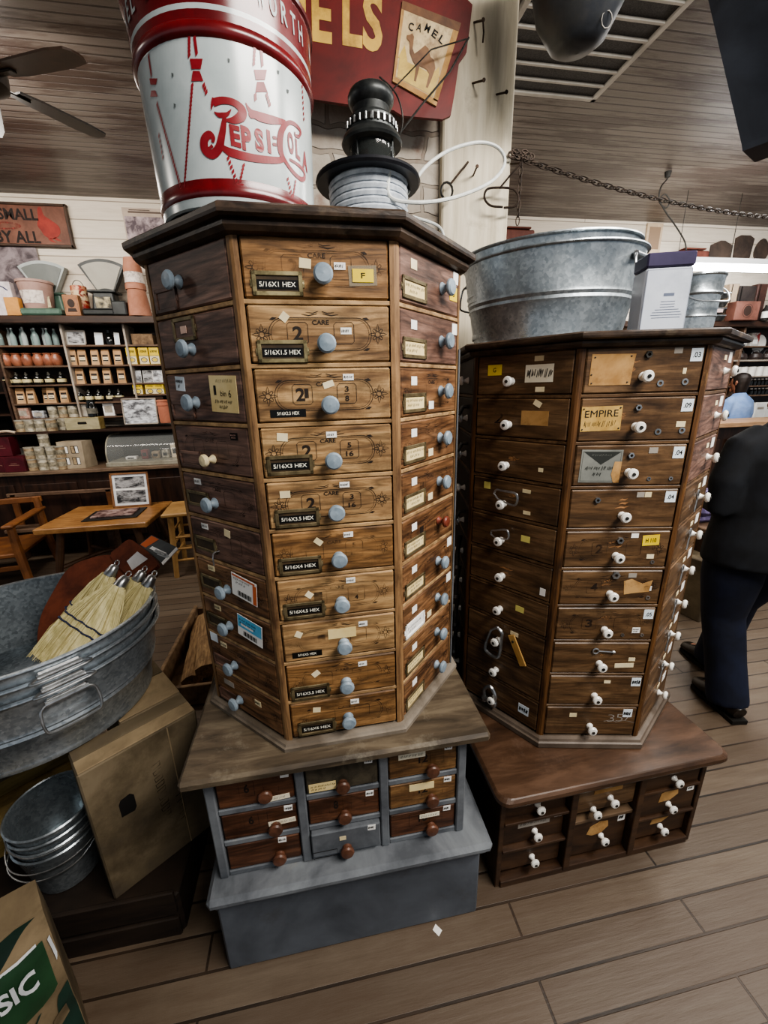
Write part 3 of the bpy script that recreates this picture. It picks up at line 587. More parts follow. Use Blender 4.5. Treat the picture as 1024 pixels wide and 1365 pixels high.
for i in range(10):
    x, y, z, a = face_loc(ap2, 1, H2-(i+.5)*rh2)
    b = B(); b.box((0, .01, 0), (dw2, .02, dh2), MAHO if i < 3 else WALN, .003); d = b.obj('drawer', cab2, (x, y, z), a)
    add_knob(d, KN_PORC, .15, -.05, dw2, dh2); sticker(d, .33, .3, .14, .26, WHT, dw2, dh2); sticker(d, .1, .28, .1, .12, CRM, dw2, dh2)
    if 2 < i < 9:
        b = B(); rr = .012; b.vtube([(rr*math.cos(R(30*k)), -.006, rr*math.sin(R(30*k))) for k in range(12)], .002, STEEL, 6, closed=True); b.vtube([(0, -.006, -rr), (-.02, -.008, -.045)], .002, STEEL, 6); b.obj('sample_hook', d, (-.02*dw2, 0, .1*dh2))
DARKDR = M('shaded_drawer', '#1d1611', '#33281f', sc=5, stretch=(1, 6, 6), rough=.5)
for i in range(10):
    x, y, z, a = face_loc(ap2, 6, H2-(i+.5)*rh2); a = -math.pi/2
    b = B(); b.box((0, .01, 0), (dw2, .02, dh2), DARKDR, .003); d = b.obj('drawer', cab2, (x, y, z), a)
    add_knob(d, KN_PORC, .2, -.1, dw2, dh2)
    if i in (1, 2, 4): b = B(); b.vtube([(0, 0, .015), (0, -.018, .015), (0, -.03, -.01)], .006, DSTEEL, 8); b.lathe([(.004, 0), (.004, .02), (0, .021)], STEEL, 8, Tr(0, -.03, -.012, 0, R(200))); b.obj('sample_bolt', d, (.28*dw2, 0, .1*dh2))
    if i > 4 and i < 9:
        b = B(); b.vtube(smooth_path([(0, -.012, .05), (.01, -.02, .0), (.02, -.024, -.05)], 4), .0075, DSTEEL, 8); b.vtube([(.02, -.024, -.05), (.022, -.025, -.062)], .005, STEEL, 8); b.obj('sample_hose', d, (.25*dw2, 0, 0))

# ------------------------------------------------------------------ pedestals
t = thing('drawer_pedestal', 'grey painted pedestal of nine small drawers on a plinth, carrying the tan octagonal cabinet', 'chest of drawers', (.022, 1.12, 0), 0)
def lip(b, x0, x1, y0, y1, z0, z1, mat, r=.008): b.box(((x0+x1)/2, (y0+y1)/2, (z0+z1)/2), (x1-x0, y1-y0, z1-z0), mat, r)
b = B(); lip(b, -.365, .35, -.385, .40, .634, .660, SLAB1, .007); lip(b, -.345, .33, -.366, .385, .622, .636, SLAB1, .004); b.obj('top_slab', t)
BW = .628; BX = -.012; FY = -.352     # drawer block
b = B()
z0, z1 = .312, .622; colw = (BW-4*.022)/3; rowh = (z1-z0-.012-3*.016)/3
b.box((BX, .03, (z0+z1)/2), (BW-.004, .70, z1-z0), DARK)
for s in (-1, 1): b.box((BX+s*(BW/2-.004), .02, (z0+z1)/2), (.012, .738, z1-z0), GREYP, .002)
for k in range(4): b.box((BX-BW/2+.011+k*(colw+.022), FY+.012, (z0+z1)/2), (.022, .03, z1-z0), GREYP, .003)
for c in range(3):
    for k in range(3): b.box((BX-BW/2+.022+colw/2+c*(colw+.022), FY+.014, z1-.012-(k+1)*(rowh+.016)+.008), (colw, .026, .016), GREYP, .002)
b.obj('carcass', t)
BDR = M('base_drawer_red', '#40281a', '#6f4a34', c3='#573725', sc=5, stretch=(1.2, 7, 8), rough=.5, bump=.25, grain=.4, dirt='#2c1609', dsc=8)
BDT = M('base_drawer_tan', '#5b4128', '#93714a', c3='#785838', sc=5, stretch=(1.2, 7, 8), rough=.5, bump=.25, grain=.4, dirt='#33200f', dsc=8)
BDK = M('base_drawer_dark', '#2e2a22', '#514a3c', sc=30, rough=.6, bump=.4)
KN_FLAT = None
kb = B(); kb.lathe([(0, 0), (.012, 0), (.011, .005), (.0165, .009), (.0175, .014), (.015, .018), (0, .0195)], BRNK, 18, axis='y'); KN_FLAT = kb.mesh('knob')
mats = [[BDR, BDK, BDT], [BDR, BDR, BDT], [BDR, GREYP, BDR]]; nums = [['6', '', '12'], ['6', '8', '12'], ['', '', '10']]
for r_ in range(3):
    for c in range(3):
        x = BX-BW/2+.022+colw/2+c*(colw+.022); zc = z1-.012-r_*(rowh+.016)-rowh/2
        proud = .012 if (r_, c) == (2, 1) else 0
        b = B(); b.box((0, .02, 0), (colw-.006, .04, rowh-.005), mats[r_][c], .003)
        if nums[r_][c]:
            b.text(nums[r_][c], -.02 if c < 2 else .0, .012, .012*len(nums[r_][c]), .026, -.0005, INKD, off=.03)
            for q in (-.02, .035): b.ribbon([(q-.017, -.012), (q+.017, -.012), (q+.017, .03), (q-.017, .03)], .001, -.0005, INKF, closed=True)
        if (r_, c) == (2, 1): b.ribbon([(-.085, -.04), (-.025, -.04), (-.025, -.02), (-.085, -.02)], .002, -.001, DARK, closed=True)
        d = b.obj('drawer', t, (x, FY-proud+.002, zc))
        if (r_, c) == (2, 1): d['label'] = 'grey painted drawer'
        W_, H_ = colw, rowh
        if (r_, c) not in ((0, 0), ): link('knob', KN_FLAT, d, (.035 if c == 0 else (.0 if c == 1 else .022), 0, -.022 if c else -.018))
        else: link('knob', KN_FLAT, d, (.02, .008, -.018))
        sx = .36 if c else .38
        sticker(d, sx if r_ < 2 or c else .25, .36 if r_ else .42, .11, .2, WHT, W_, H_, rot=.05, scrib=r_+c, lines=1)
        if c == 0 and r_ < 2: sticker(d, .24 if r_ == 0 else .28, -.38 if r_ == 0 else -.12, .36, .17, M('white_card', '#e4dcc4', '#efe8d4', sc=12), W_, H_, rot=-.06, scrib=20+r_, name='paper_strip', lines=1)
        if c == 1 and r_ == 0: sticker(d, -.27, -.27, .36, .3, CARD, W_, H_, scrib=31, name='paper_strip')
        if c == 2: sticker(d, [-.16, -.02, .1][r_], [.33, .25, .2][r_], [.38, .36, .3][r_], [.22, .26, .17][r_], [M('white_card', '#e4dcc4'), CARD, M('white_card', '#e4dcc4')][r_], W_, H_, scrib=40+r_ if r_ != 1 else None, name='paper_strip', lines=1)
        if c == 1 and r_ == 2: sticker(d, -.05, .14, .09, .15, CRM, W_, H_)
b = B(); lip(b, -.352, .368, -.405, .41, .283, .312, GREYP, .01); lip(b, -.34, .356, -.39, .40, .262, .285, GREYP, .004); b.obj('plinth_ledge', t)
b = B(); lip(b, -.342, .348, -.372, .39, 0, .264, GREYB, .006); b.obj('plinth_box', t)['label'] = 'blue-grey painted plinth box'

t = thing('drawer_pedestal', 'low dark brown pedestal of drawers with white knobs, under the darker octagonal cabinet', 'chest of drawers', (.785, 1.19, 0), .015)
def rounded(hx, hy, r, n=6):
    o = []
    for cx, cy, a0 in ((hx-r, -hy+r, -90), (hx-r, hy-r, 0), (-hx+r, hy-r, 90), (-hx+r, -hy+r, 180)):
        for i in range(n+1): a = R(a0+90*i/n); o.append((cx+r*math.cos(a), cy+r*math.sin(a)))
    return o
b = B(); pr = [(-.006, .366), (0, .371), (.004, .38), (.003, .39), (-.003, .396), (-.006, .398)]
for i in range(len(pr)-1): b.zprism(rounded(.368+pr[i][0], .43+pr[i][0], .035), pr[i][1], pr[i+1][1], SLAB2, poly2=rounded(.368+pr[i+1][0], .43+pr[i+1][0], .035))
b.obj('top_slab', t)
W2 = .69; FY2 = -.398; z0, z1 = .0, .366
b = B(); b.box((0, .06, .2), (W2-.02, .65, .33), DARK)
for s in (-1, 1): b.box((s*(W2/2-.008), .01, .183), (.016, .80, .366), BASE2, .002)
b.box((0, 0, .012), (W2-.03, .79, .024), BASE2, .002); b.box((0, .02, .356), (W2-.03, .75, .02), BASE2, .002)
cw = (W2-.032-2*.022)/3
for s in (-1, 1): b.box((s*(cw/2+.011), FY2+.05, .183), (.022, .1, .34), BASE2, .002)
for s in (-1, 1):
    for zz in (.143, .252): b.box((s*(cw+.022), FY2+.04, zz), (cw, .07, .01), BASE2, .0015)
b.box((0, FY2+.09, .190), (cw, .16, .012), M('shelf_bare', '#4b3b2c', '#6f5b47', sc=6, stretch=(1, 5, 5), rough=.5), .001); b.box((0, FY2+.175, .215), (cw, .012, .06), DARK)
b.obj('carcass', t)
spec = {(-1, 0): 'kraft', (-1, 1): 'grey', (-1, 2): '', (0, 0): 'kraft2', (0, 2): 'oval', (1, 0): '', (1, 1): 'torn', (1, 2): 'torn'}
for (c, r_), k in spec.items():
    hh = .098
    zc = [.303, .197, .089][r_] if c else [.291, 0, .105][r_]
    if c == 0: hh = .128 if r_ == 0 else .15
    if c == 0 and r_ == 2: hh = .145
    b = B(); b.box((0, .02, 0), (cw-.006, .04, hh), WALN if c == 0 and r_ == 0 else BASE2, .003)
    d = b.obj('drawer', t, (c*(cw+.022), FY2+(.022 if r_ == 2 or c == -1 else .012), zc))
    add_knob(d, KN_PORC, .02 if c else .06, -.12 if c else (-.18 if r_ == 0 else -.05), cw, hh)
    if c == 0 and r_ == 0: add_knob(d, KN_PORC, -.2, -.43, cw, hh)
    kk = {'kraft': [(-.05, -.016), (.035, -.016), (.04, .02), (-.045, .024)], 'kraft2': [(-.045, -.02), (.05, -.02), (.05, .025), (-.045, .025)], 'torn': [(-.034, -.022), (-.028, .012), (-.006, .026), (.03, .024), (.034, .0), (.008, -.02)], 'oval': [(-.04, -.012), (-.03, .016), (0, .03), (.03, .028), (.034, .006), (.012, -.018), (-.02, -.022)]}.get(k)
    if kk: b = B(); b.prism(kk, -.001, 0, KRAFT); b.obj('paper_label', d, (-.0, 0, .024 if c else .022))
    if k == 'grey': sticker(d, 0, .25, .5, .3, M('grey_sticker', '#9a938a'), cw, hh, scrib=5, name='paper_label', lines=1)
    if k: sticker(d, .38, .36, .12, .2, WHT, cw, hh, scrib=c+r_+4, lines=1)

# scrap of paper on the floor
p = atZ(583, 1240, 0); b = B(); b.zprism([(-.008, -.012), (.009, -.010), (.007, .012), (-.009, .009)], .0005, .0015, WHT); tag(b.obj('paper_scrap', None, (p.x, p.y, 0), .6), 'tiny white paper scrap lying on the floor before the plinth', 'litter')

# ------------------------------------------------------------------ pail on the tan cabinet
TOP1 = 1.7445; TOP2 = 1.5735
PCX, PCY, PZ = -.103, .928, TOP1
def prad(z): return .134+(z-PZ)*.033
PW = M('pail_white_enamel', '#a9b4b5', '#bfc8c8', sc=9, rough=.22, spec=.55, dirt='#8f9896', dlo=.68, dhi=.74, dsc=30, coat=.3)
PRD = M('pail_red_enamel', '#571316', '#761d21', sc=9, rough=.25, spec=.5, coat=.3, dirt='#4a1012', dsc=14)
PINK = M('pail_red_print', '#771d22', '#8f2c32', sc=20, rough=.3)
pail = thing('advertising_pail', 'large white and red enamelled tin cola pail on the tan cabinet', 'pail', (PCX, PCY, PZ))
b = B()
zb = [0, .004, .012, .024, .025]
b.lathe([(0, .004), (.128, .004), (.130, 0), (.134, .002), (.1345, .012)], PW, 64)
b.lathe([(.1345, .012), (.1347, .014)], PW, 64); b.lathe([(.1347, .014), (.137, .017), (.1375, .022), (.1365, .027), (.1358, .030), (prad(PZ+.038), .038)], PRD, 64)
b.lathe([(prad(PZ+.038), .038), (prad(PZ+.207), .207)], PW, 64)
b.obj('body', pail)
b = B(); r1 = prad(PZ+.207); b.lathe([(r1, .205), (r1+.004, .208), (r1+.0062, .214), (r1+.0045, .221), (r1+.0025, .224), (r1+.003, .234)], PRD, 64)
b.lathe([(r1+.003, .234), (r1+.0034, .240)], PW, 64); b.lathe([(r1+.0034, .240), (r1+.006, .292), (r1+.0095, .295), (r1+.0105, .300), (r1+.008, .304), (r1+.004, .302), (r1+.001, .24), (.13, .03), (0, .03)], PRD, 64)
tx = 'A NICKEL DRINK - WORTH A DIME'; rt = r1+.0052
for i, ch in enumerate(tx):
    if ch == ' ': continue
    a = R(-98)+ (i-8)*R(8.1)
    a = R(-100)+(i-12)*R(8.0)
    bb = B(); w_ = .004 if ch in 'I-' else .0125
    T = MX.Rotation(a+R(90), 4, 'Z') @ MX.Translation((0, -rt+.001, .266))
    b.text(ch, 0, 0, w_, .026 if ch != '-' else .004, -.0012, PW, T, off=.02)
b.obj('rim_band', pail)['label'] = 'red rim band with white lettering'
def pcyl(px, py):            # sight line to the pail wall -> angle, height
    d = _ray(px, py); o = CAM-V((PCX, PCY, 0)); r = .138
    for _ in range(5):
        A = d.x*d.x+d.y*d.y; Bq = 2*(o.x*d.x+o.y*d.y); Cq = o.x*o.x+o.y*o.y-r*r
        D = Bq*Bq-4*A*Cq
        if D < 0: D = 0
        t_ = (-Bq-math.sqrt(D))/(2*A); q = CAM+d*t_; r = prad(q.z)
    return math.atan2(q.y-PCY, q.x-PCX), q.z-PZ
def pq(cx, cy): return pcyl(170+cx*.2539, cy*.2539)      # measured in the enlarged view of the pail
def onpail(u, e=.0008): r = prad(PZ+u[1])+e; return V((r*math.cos(u[0]), r*math.sin(u[0]), u[1]))
lg = B()
def pstroke(pts, ws, n=5):
    # pts in the enlarged view, widths in metres on the wall
    U = [pq(*p) for p in pts]; P3 = smooth_path([(u[0]*.138, u[1], w_) for u, w_ in zip(U, ws)], n)
    vs = []; N_ = len(P3)
    for i, p in enumerate(P3):
        tn = P3[min(i+1, N_-1)]-P3[max(i-1, 0)]; tn = V((tn.x, tn.y)); tn = tn.normalized() if tn.length > 1e-9 else V((1, 0)); q = V((-tn.y, tn.x))*max(p.z, .0004)/2
        for s in (1, -1): vs.append(onpail(((p.x+s*q.x)/.138, p.y+s*q.y)))
    lg.add(vs, [(2*i, 2*i+1, 2*i+3, 2*i+2) for i in range(N_-1)], PINK)
def pletter(ch, cx, cy, w_, h_, skew=0, off=.03):
    vs, fs, x0, x1, y0, y1 = glyphs(ch, off); c0 = pq(cx, cy); o = []
    for v in vs:
        a = (v.x-(x0+x1)/2)/(x1-x0)*w_; z = (v.y-(y0+y1)/2)/(y1-y0)*h_
        o.append(onpail((c0[0]+a/.138, c0[1]+z+skew*a)))
    lg.add(o, fs, PINK)
k = .0011
pstroke([(452, 515), (446, 545), (440, 578)], [.004, .004, .001])
pstroke([(450, 540), (500, 528), (560, 540), (600, 575), (598, 610), (560, 632), (515, 632)], [.010, .009, .009, .012, .013, .009, .003])
pstroke([(545, 575), (525, 600), (505, 605), (480, 605), (455, 588)], [.001, .005, .006, .006, .001])
pstroke([(512, 600), (505, 660), (495, 720), (480, 780), (445, 812), (408, 785), (405, 735), (430, 708), (450, 725), (448, 750)], [.004, .008, .010, .012, .012, .012, .012, .010, .007, .004])
pstroke([(448, 765), (430, 778), (415, 768)], [.005, .003, .001])
pstroke([(495, 770), (540, 800), (620, 822), (700, 836), (780, 842), (825, 836)], [.006, .011, .011, .010, .009, .006])
pstroke([(620, 540), (645, 585), (690, 612), (760, 630), (830, 642)], [.001, .007, .012, .011, .005])
pstroke([(635, 595), (650, 612), (680, 612)], [.001, .005, .002])
pstroke([(900, 718), (907, 690), (880, 655), (845, 645), (812, 680), (800, 740), (805, 800), (830, 850), (870, 905), (908, 940), (928, 935), (925, 900), (890, 862), (850, 838)], [.003, .006, .006, .006, .009, .011, .010, .007, .007, .007, .007, .006, .005, .004])
pstroke([(900, 718), (880, 712), (878, 692)], [.005, .004, .002])
for ch, x_, y_, w_, h_ in (('E', 566, 715, .015, .027), ('P', 625, 730, .015, .031), ('S', 692, 738, .014, .030), ('I', 742, 745, .006, .030), ('O', 856, 752, .014, .030), ('L', 893, 788, .012, .027), ('A', 930, 845, .018, .027)): pletter(ch, x_, y_, w_, h_, -.12, .05)
for dy in (-18, 18): pstroke([(762, 740+dy), (782, 743+dy)], [.004, .004])
lg.obj('script_lettering', pail)['label'] = 'red script lettering with banner strokes'; lg = B()
def rope(p, q, n, w_=.0042, L=.0075):
    for i in range(n):
        f = (i+.5)/n; c = pq(p[0]+(q[0]-p[0])*f, p[1]+(q[1]-p[1])*f)
        o = [(-w_*.5, -L*.55), (w_*.5, -L*.05), (w_*.5, L*.55), (-w_*.5, L*.05)]
        lg.add([onpail((c[0]+a/.138, c[1]+z)) for a, z in o], [(0, 1, 2, 3)], PINK)
def knot(cx, cy, s=1):
    for dy, tw, bw in ((-30, 34, 24), (32, 22, 40)):
        c = [pq(cx-tw*s, cy+dy-28*s), pq(cx+tw*s, cy+dy-28*s), pq(cx+bw*s, cy+dy+26*s), pq(cx-bw*s, cy+dy+26*s)]
        if dy > 0: c = [pq(cx-18*s, cy+dy-26*s), pq(cx+18*s, cy+dy-26*s), pq(cx+38*s, cy+dy+28*s), pq(cx-26*s, cy+dy+28*s)]
        lg.add([onpail(u) for u in c], [(0, 1, 2, 3)], PINK)
rope((325, 180), (325, 300), 6); rope((352, 190), (365, 290), 5); knot(362, 368); rope((342, 440), (300, 985), 26); rope((398, 440), (418, 495), 3)
lg.obj('printed_tassel', pail); lg = B()
rope((668, 245), (662, 345), 5); rope((700, 255), (708, 350), 5); knot(697, 425); rope((670, 490), (672, 530), 2); rope((728, 490), (748, 560), 4)
lg.obj('printed_tassel', pail); lg = B()
rope((112, 290), (128, 400), 6, .004); knot(138, 460, .6); rope((155, 540), (280, 980), 22); rope((165, 700), (190, 840), 5)
lg.obj('printed_tassel', pail); lg = B()
rope((525, 820), (575, 960), 6); rope((612, 860), (590, 960), 5); lg.obj('printed_tassel', pail); lg = B()
rope((838, 930), (865, 1040), 5); rope((882, 945), (868, 1040), 5)
lg.obj('printed_tassel', pail); lg = B()
rope((915, 440), (925, 640), 7, .004)
lg.obj('printed_tassel', pail); lg = B()
for x_, y_ in ((296, 1000), (592, 978)): lg.add([onpail(pq(x_+a, y_+c)) for a, c in ((-18, -12), (18, -12), (18, 22), (-18, 22))], [(0, 1, 2, 3)], PINK)
lg.obj('printed_knot_end', pail); lg = B()
for x_, y_ in ((532, 318), (238, 395), (250, 555), (840, 480), (790, 380)): lg.add([onpail(pq(x_+a, y_+c)) for a, c in ((-6, -12), (6, -6), (4, 12), (-3, 8))], [(0, 1, 2, 3)], M('chip', '#59605f'))
lg.obj('worn_chip', pail)

# ------------------------------------------------------------------ spool of wire with lantern on it
SPX, SPY = .180, 1.2
SPB = M('spool_black', '#15161a', '#24262c', sc=14, rough=.4); WIRE = M('grey_cable', '#a9b1ba', '#cfd6dd', sc=40, rough=.4)
t = thing('cable_spool', 'black spool wound with pale grey wire rope, behind the cola pail', 'spool', (SPX, SPY, TOP1))
b = B(); b.lathe([(0, 0), (.126, 0), (.128, .003), (.126, .008), (.06, .008), (.06, .01)], SPB, 40); b.obj('lower_flange', t)
b = B(); b.lathe([(.03, .203), (.126, .199), (.130, .204), (.128, .210), (.03, .214), (0, .214)], SPB, 40); b.lathe([(.05, .005), (.05, .204)], SPB, 24); b.obj('upper_flange', t)
b = B(); pts = []
for i in range(13*24): a = 2*math.pi*i/24; pts.append((.092*math.cos(a), .092*math.sin(a), .0155+i/24*.0142))
b.vtube(pts, .0074, WIRE, 6)
lp = [atY(x, y, yy)-V((SPX, SPY, TOP1)) for x, y, yy in [(520, 226, 1.115), (520, 262, 1.11), (560, 270, 1.12), (610, 262, 1.2), (655, 242, 1.28), (673, 217, 1.34), (664, 197, 1.36), (638, 190, 1.36), (600, 200, 1.33), (568, 222, 1.28), (548, 250, 1.22), (532, 276, 1.15)]]
b.vtube(smooth_path(lp, 6), .0045, M('white_cable', '#c9cdc9', '#dfe2dd', sc=40, rough=.45), 8)
b.obj('wire_coil', t)
b = B(); lp = [atY(x, y, 1.3)-V((SPX, SPY, TOP1)) for x, y in [(536, 285), (560, 292), (585, 302), (592, 318), (590, 335)]]; lp.append(V((.24, .02, .012)))
b.vtube(smooth_path(lp, 6), .004, M('white_cable', '#c9cdc9'), 8); b.obj('loose_wire_end', t)
LAN = M('lantern_dark_metal', '#26292b', '#4c4f4e', sc=18, rough=.4, metal=.6, dirt='#6d6a60', dlo=.6, dsc=14)
LGL = M('lantern_smoky_glass', '#4b4f4d', rough=.08, spec=.6, alpha=.42)
t = thing('oil_lantern', 'old dark metal oil lantern standing on the black wire spool', 'lantern', (SPX+.012, SPY, TOP1+.2145))
b = B(); b.lathe([(0, 0), (.07, 0), (.072, .006), (.06, .012), (.058, .02), (0, .02)], LAN, 32); b.obj('base', t)
b = B(); b.lathe([(.052, .018), (.056, .03), (.056, .062), (.05, .07)], LGL, 32)
b.obj('chimney_glass', t)['label'] = 'smoky glass chimney'
b = B()
for k in range(4): a = R(45+90*k); b.vtube([(.059*math.cos(a), .059*math.sin(a), .014), (.06*math.cos(a), .06*math.sin(a), .075)], .0022, LAN, 6)
b.lathe([(0, .02), (.012, .02), (.012, .035), (.006, .045), (0, .045)], BRASS, 12); b.obj('cage', t)
b = B(); b.lathe([(.05, .066), (.071, .066), (.074, .071), (.071, .078), (.068, .083), (.062, .086), (.059, .09)], LAN, 36); b.lathe([(.059, .088), (.06, .112), (.057, .116)], LAN, 36)
for k in range(26): a = 2*math.pi*k/26; T = MX.Rotation(a, 4, 'Z'); b.box((0, -.0602, .101), (.006, .0015, .012), DARK, 0, T); b.box((.007, -.061, .101), (.005, .003, .014), STEEL, .0006, T)
b.lathe([(.057, .114), (.052, .12), (.046, .124), (.044, .14), (.05, .146), (.054, .153), (.055, .162), (.05, .172), (.046, .175)], LAN, 36); b.lathe([(.046, .175), (.042, .17), (0, .165)], DARK, 36)
b.obj('ventilator_cap', t)
b = B(); b.vtube(smooth_path([(.06, 0, .07), (.075, -.01, .12), (.06, -.01, .17), (.02, -.01, .2)], 5), .0018, DSTEEL, 6); b.obj('bail', t)

# ------------------------------------------------------------------ metal cigarette sign on the pier
def sgn(px, py): q = atY(px, py, 1.62); return q.x, q.z
RED = M('sign_red', '#4a100d', '#701b16', c3='#5c1512', sc=5, rough=.5, spec=.3, dirt='#3b130d', dlo=.55, dhi=.8, dsc=5); GOLD = M('sign_gold', '#b08a3a', '#cfa94e', sc=10, rough=.5, dirt='#7a5a24', dsc=12)
t = thing('metal_sign', 'red embossed tin cigarette sign with gold letters, hung on the masonry pier', 'sign', (.33, 1.62, 2.45))
o = V((.33, 0, 2.45))
def loc(px, py): q = sgn(px, py); return (q[0]-o.x, q[1]-o.z)
ol = [loc(330, -60), loc(330, 120), loc(416, 132), loc(470, 140), loc(525, 147), loc(536, 154), loc(590, 159), loc(601, 154), loc(607, 120), loc(612, 84), loc(622, 70), loc(626, 40), loc(630, 6), loc(620, -4), loc(560, -14), loc(555, -60)]
b = B(); b.prism(ol, 0, .012, RED); b.obj('panel', t)
b = B()
for ch, x_, y_, w_, h_ in (('C', 322, 18, .058, .125), ('A', 356, 21, .058, .125), ('M', 393, 24, .066, .125), ('E', 437, 27, .06, .135), ('L', 470, 30, .062, .145), ('S', 497, 33, .062, .145)):
    p = loc(x_-(8 if ch == 'E' else 0), y_-(8 if ch in 'EL' else 4)); b.text(ch, p[0], p[1], w_, h_, -.001, GOLD, off=.035, rot=-.05)
b.obj('gold_lettering', t)
b = B(); c = [loc(536, 3), loc(614, 33), loc(581, 143), loc(523, 110)]
PK1 = M('pack_cream', '#a98e63', '#d3bd93', sc=12, rough=.45, dirt='#6a4a2c', dlo=.5, dhi=.7, dsc=16); PKB = M('pack_brown', '#4f3018', '#6f4a2a', sc=20, rough=.5); PKG = M('pack_sand', '#a88a3c', '#d0b35c', sc=14, rough=.4)
b.prism([c[3], c[2], c[1], c[0]], -.006, .0, PK1)
def pk(u, v):    # u right, v down inside the leaning pack
    a = V(c[0]).lerp(V(c[1]), u); d = V(c[3]).lerp(V(c[2]), u); q = a.lerp(d, v); return (q.x, q.y)
def pkr(u0, v0, u1, v1, y, m): b.flat([pk(u0, v1), pk(u1, v1), pk(u1, v0), pk(u0, v0)], y, m)
for u0, v0, u1, v1 in ((0, 0, 1, .1), (.9, .1, 1, .95), (0, .93, 1, 1), (0, .1, .05, .93)): pkr(u0, v0, u1, v1, -.0065, PKB if v0 == 0 else KRAFT)
pkr(.08, .68, .88, .92, -.0068, PKG)
for i, ch in enumerate('CAMEL'): q = pk(.2+.14*i, .2+.03*abs(i-2)); b.text(ch, q[0], q[1], .016, .02, -.0072, BLK, off=.02, rot=-.42-.1*(i-2))
cam_s = [(.2, .36), (.24, .33), (.28, .36), (.29, .5), (.34, .55), (.42, .48), (.5, .40), (.57, .42), (.64, .5), (.72, .52), (.78, .6), (.76, .74), (.73, .86), (.69, .86), (.69, .7), (.62, .66), (.48, .66), (.47, .86), (.43, .86), (.41, .68), (.33, .64), (.25, .56), (.22, .44), (.16, .42), (.15, .38)]
vs = [V((pk(u, v)[0], -.0074, pk(u, v)[1])) for u, v in cam_s]; b.add(vs, [list(range(len(vs)-1, -1, -1))], M('pack_camel', '#5a3a1e', '#7b5530', sc=20, rough=.5))
for tri in (((.05, .68), (.14, .5), (.24, .68)), ((.74, .68), (.84, .56), (.9, .68))): b.flat([pk(*q) for q in tri], -.0071, PKG)
b.obj('pack_picture', t)['label'] = 'tilted cream cigarette pack with a camel'
b = B()
pts = [atY(625, 50, 1.58), atY(600, 95, 1.56), atY(562, 140, 1.53), atY(531, 180, 1.5)]
b.vtube([p_-V((.33, 1.62, 2.45)) for p_ in pts], .0032, DSTEEL, 6); b.vtube([p_-V((.33, 1.62, 2.45)) for p_ in (atY(622, 52, 1.58), atY(575, 66, 1.57), atY(525, 118, 1.55), atY(496, 160, 1.53))], .002, DSTEEL, 6); b.obj('hanger_rods', t)
# nails and hooks in the plank
NAIL = M('rusty_nail', '#2b221c', '#4e3c30', sc=30, rough=.6, metal=.6)
for (x0, y0), (x1, y1), lab in (((644, 27), (632, 30), 'bent nail near the top of the white plank'), ((645, 107), (630, 111), 'rusty nail in the white plank beside the sign corner'), ((675, 123), (662, 126), 'rusty nail at the right edge of the white plank'), ((636, 222), (631, 234), 'short nail inside the white wire loop')):
    q0, q1 = atY(x1, y1, PY-.02), atY(x0, y0, PY-.075); b = B(); q = q0+V((0, .05, 0)); b.vtube([(0, 0, 0), q0-q, q1-q], .0032, NAIL, 6); b.vtube([q1-q, q1-q+V((0, -.003, 0))], .006, NAIL, 8)
    if y0 < 30: b.vtube([q1-q, q1-q+V((.004, .0, -.03)), q1-q+V((.006, .01, -.05))], .0028, NAIL, 6)
    tag(b.obj('nail', None, q), lab, 'nail', 'nails in the white plank')
q0 = atY(624, 216, PY-.06); q1 = atY(600, 246, PY-.05); t = thing('hook_nail', 'long nail holding a small round loop, under the sign', 'hook', (q1.x, PY-.001, q1.z))
b = B(); oo = V((q1.x, PY-.001, q1.z)); b.vtube([q0-oo+V((0, .06, 0)), q0-oo, q1-oo], .0035, NAIL, 6); b.obj('shaft', t)
b = B(); b.vtube([(-.012+.022*math.cos(R(30*k)), -.05, -.02+.026*math.sin(R(30*k))) for k in range(12)], .004, DSTEEL, 6, closed=True); b.obj('loop', t)
# chain from the plank across to the right, S-hook hung on it
q0 = atY(680, 207, 1.68); q1 = atY(1024, 277, 2.2); q2 = q1+(q1-q0)*.35; CH = M('chain_iron', '#231d19', '#453a33', sc=30, rough=.55, metal=.7)
b = B(); n = 66; prev = None
def cpos(f): p_ = q0.lerp(q2, f); return p_+V((0, 0, -.10*4*f*(1-f)*.55))
for i in range(n):
    f = (i+.5)/n; c_ = cpos(f); tn = (cpos(min(1, f+.01))-cpos(max(0, f-.01))).normalized(); sd = tn.cross(V((0, 0, 1))).normalized(); upv = sd.cross(tn)
    wv = sd if i % 2 else upv; Lh = (q2-q0).length/n*.78; wd = .0085
    ring = []
    for k_ in range(12):
        a = 2*math.pi*k_/12; ring.append(c_-q0+tn*(Lh*math.copysign(abs(math.cos(a))**.7, math.cos(a)))+wv*(wd*math.sin(a)))
    b.vtube(ring, .0023, CH, 5, closed=True)
for k_ in range(7):
    c_ = V((.008+.012*k_, -.004*(k_ % 2), .006*math.sin(k_*2)+.004)); b.vtube([c_+V((.014*math.cos(a_), .004*(k_ % 2), .010*math.sin(a_))) for a_ in [2*math.pi*j/10 for j in range(10)]], .0026, CH, 5, closed=True)
for k_ in range(8):
    c_ = V((.045, 0, -.02-.026*k_)); b.vtube([c_+(V((.007*math.cos(a_), 0, .016*math.sin(a_))) if k_ % 2 else V((0, .007*math.cos(a_), .016*math.sin(a_)))) for a_ in [2*math.pi*j/10 for j in range(10)]], .002, CH, 5, closed=True)
tag(b.obj('chain', None, q0), 'rusty iron chain strung from the white plank to the right', 'chain')
p0 = atY(694, 218, 1.66); b = B(); pp = [V((PX1-.004, 1.70, 2.24))-p0]+[atY(x, y, 1.66)-p0 for x, y in [(694, 218), (680, 234), (667, 250)]]; b.vtube(pp, .0035, CH, 6)
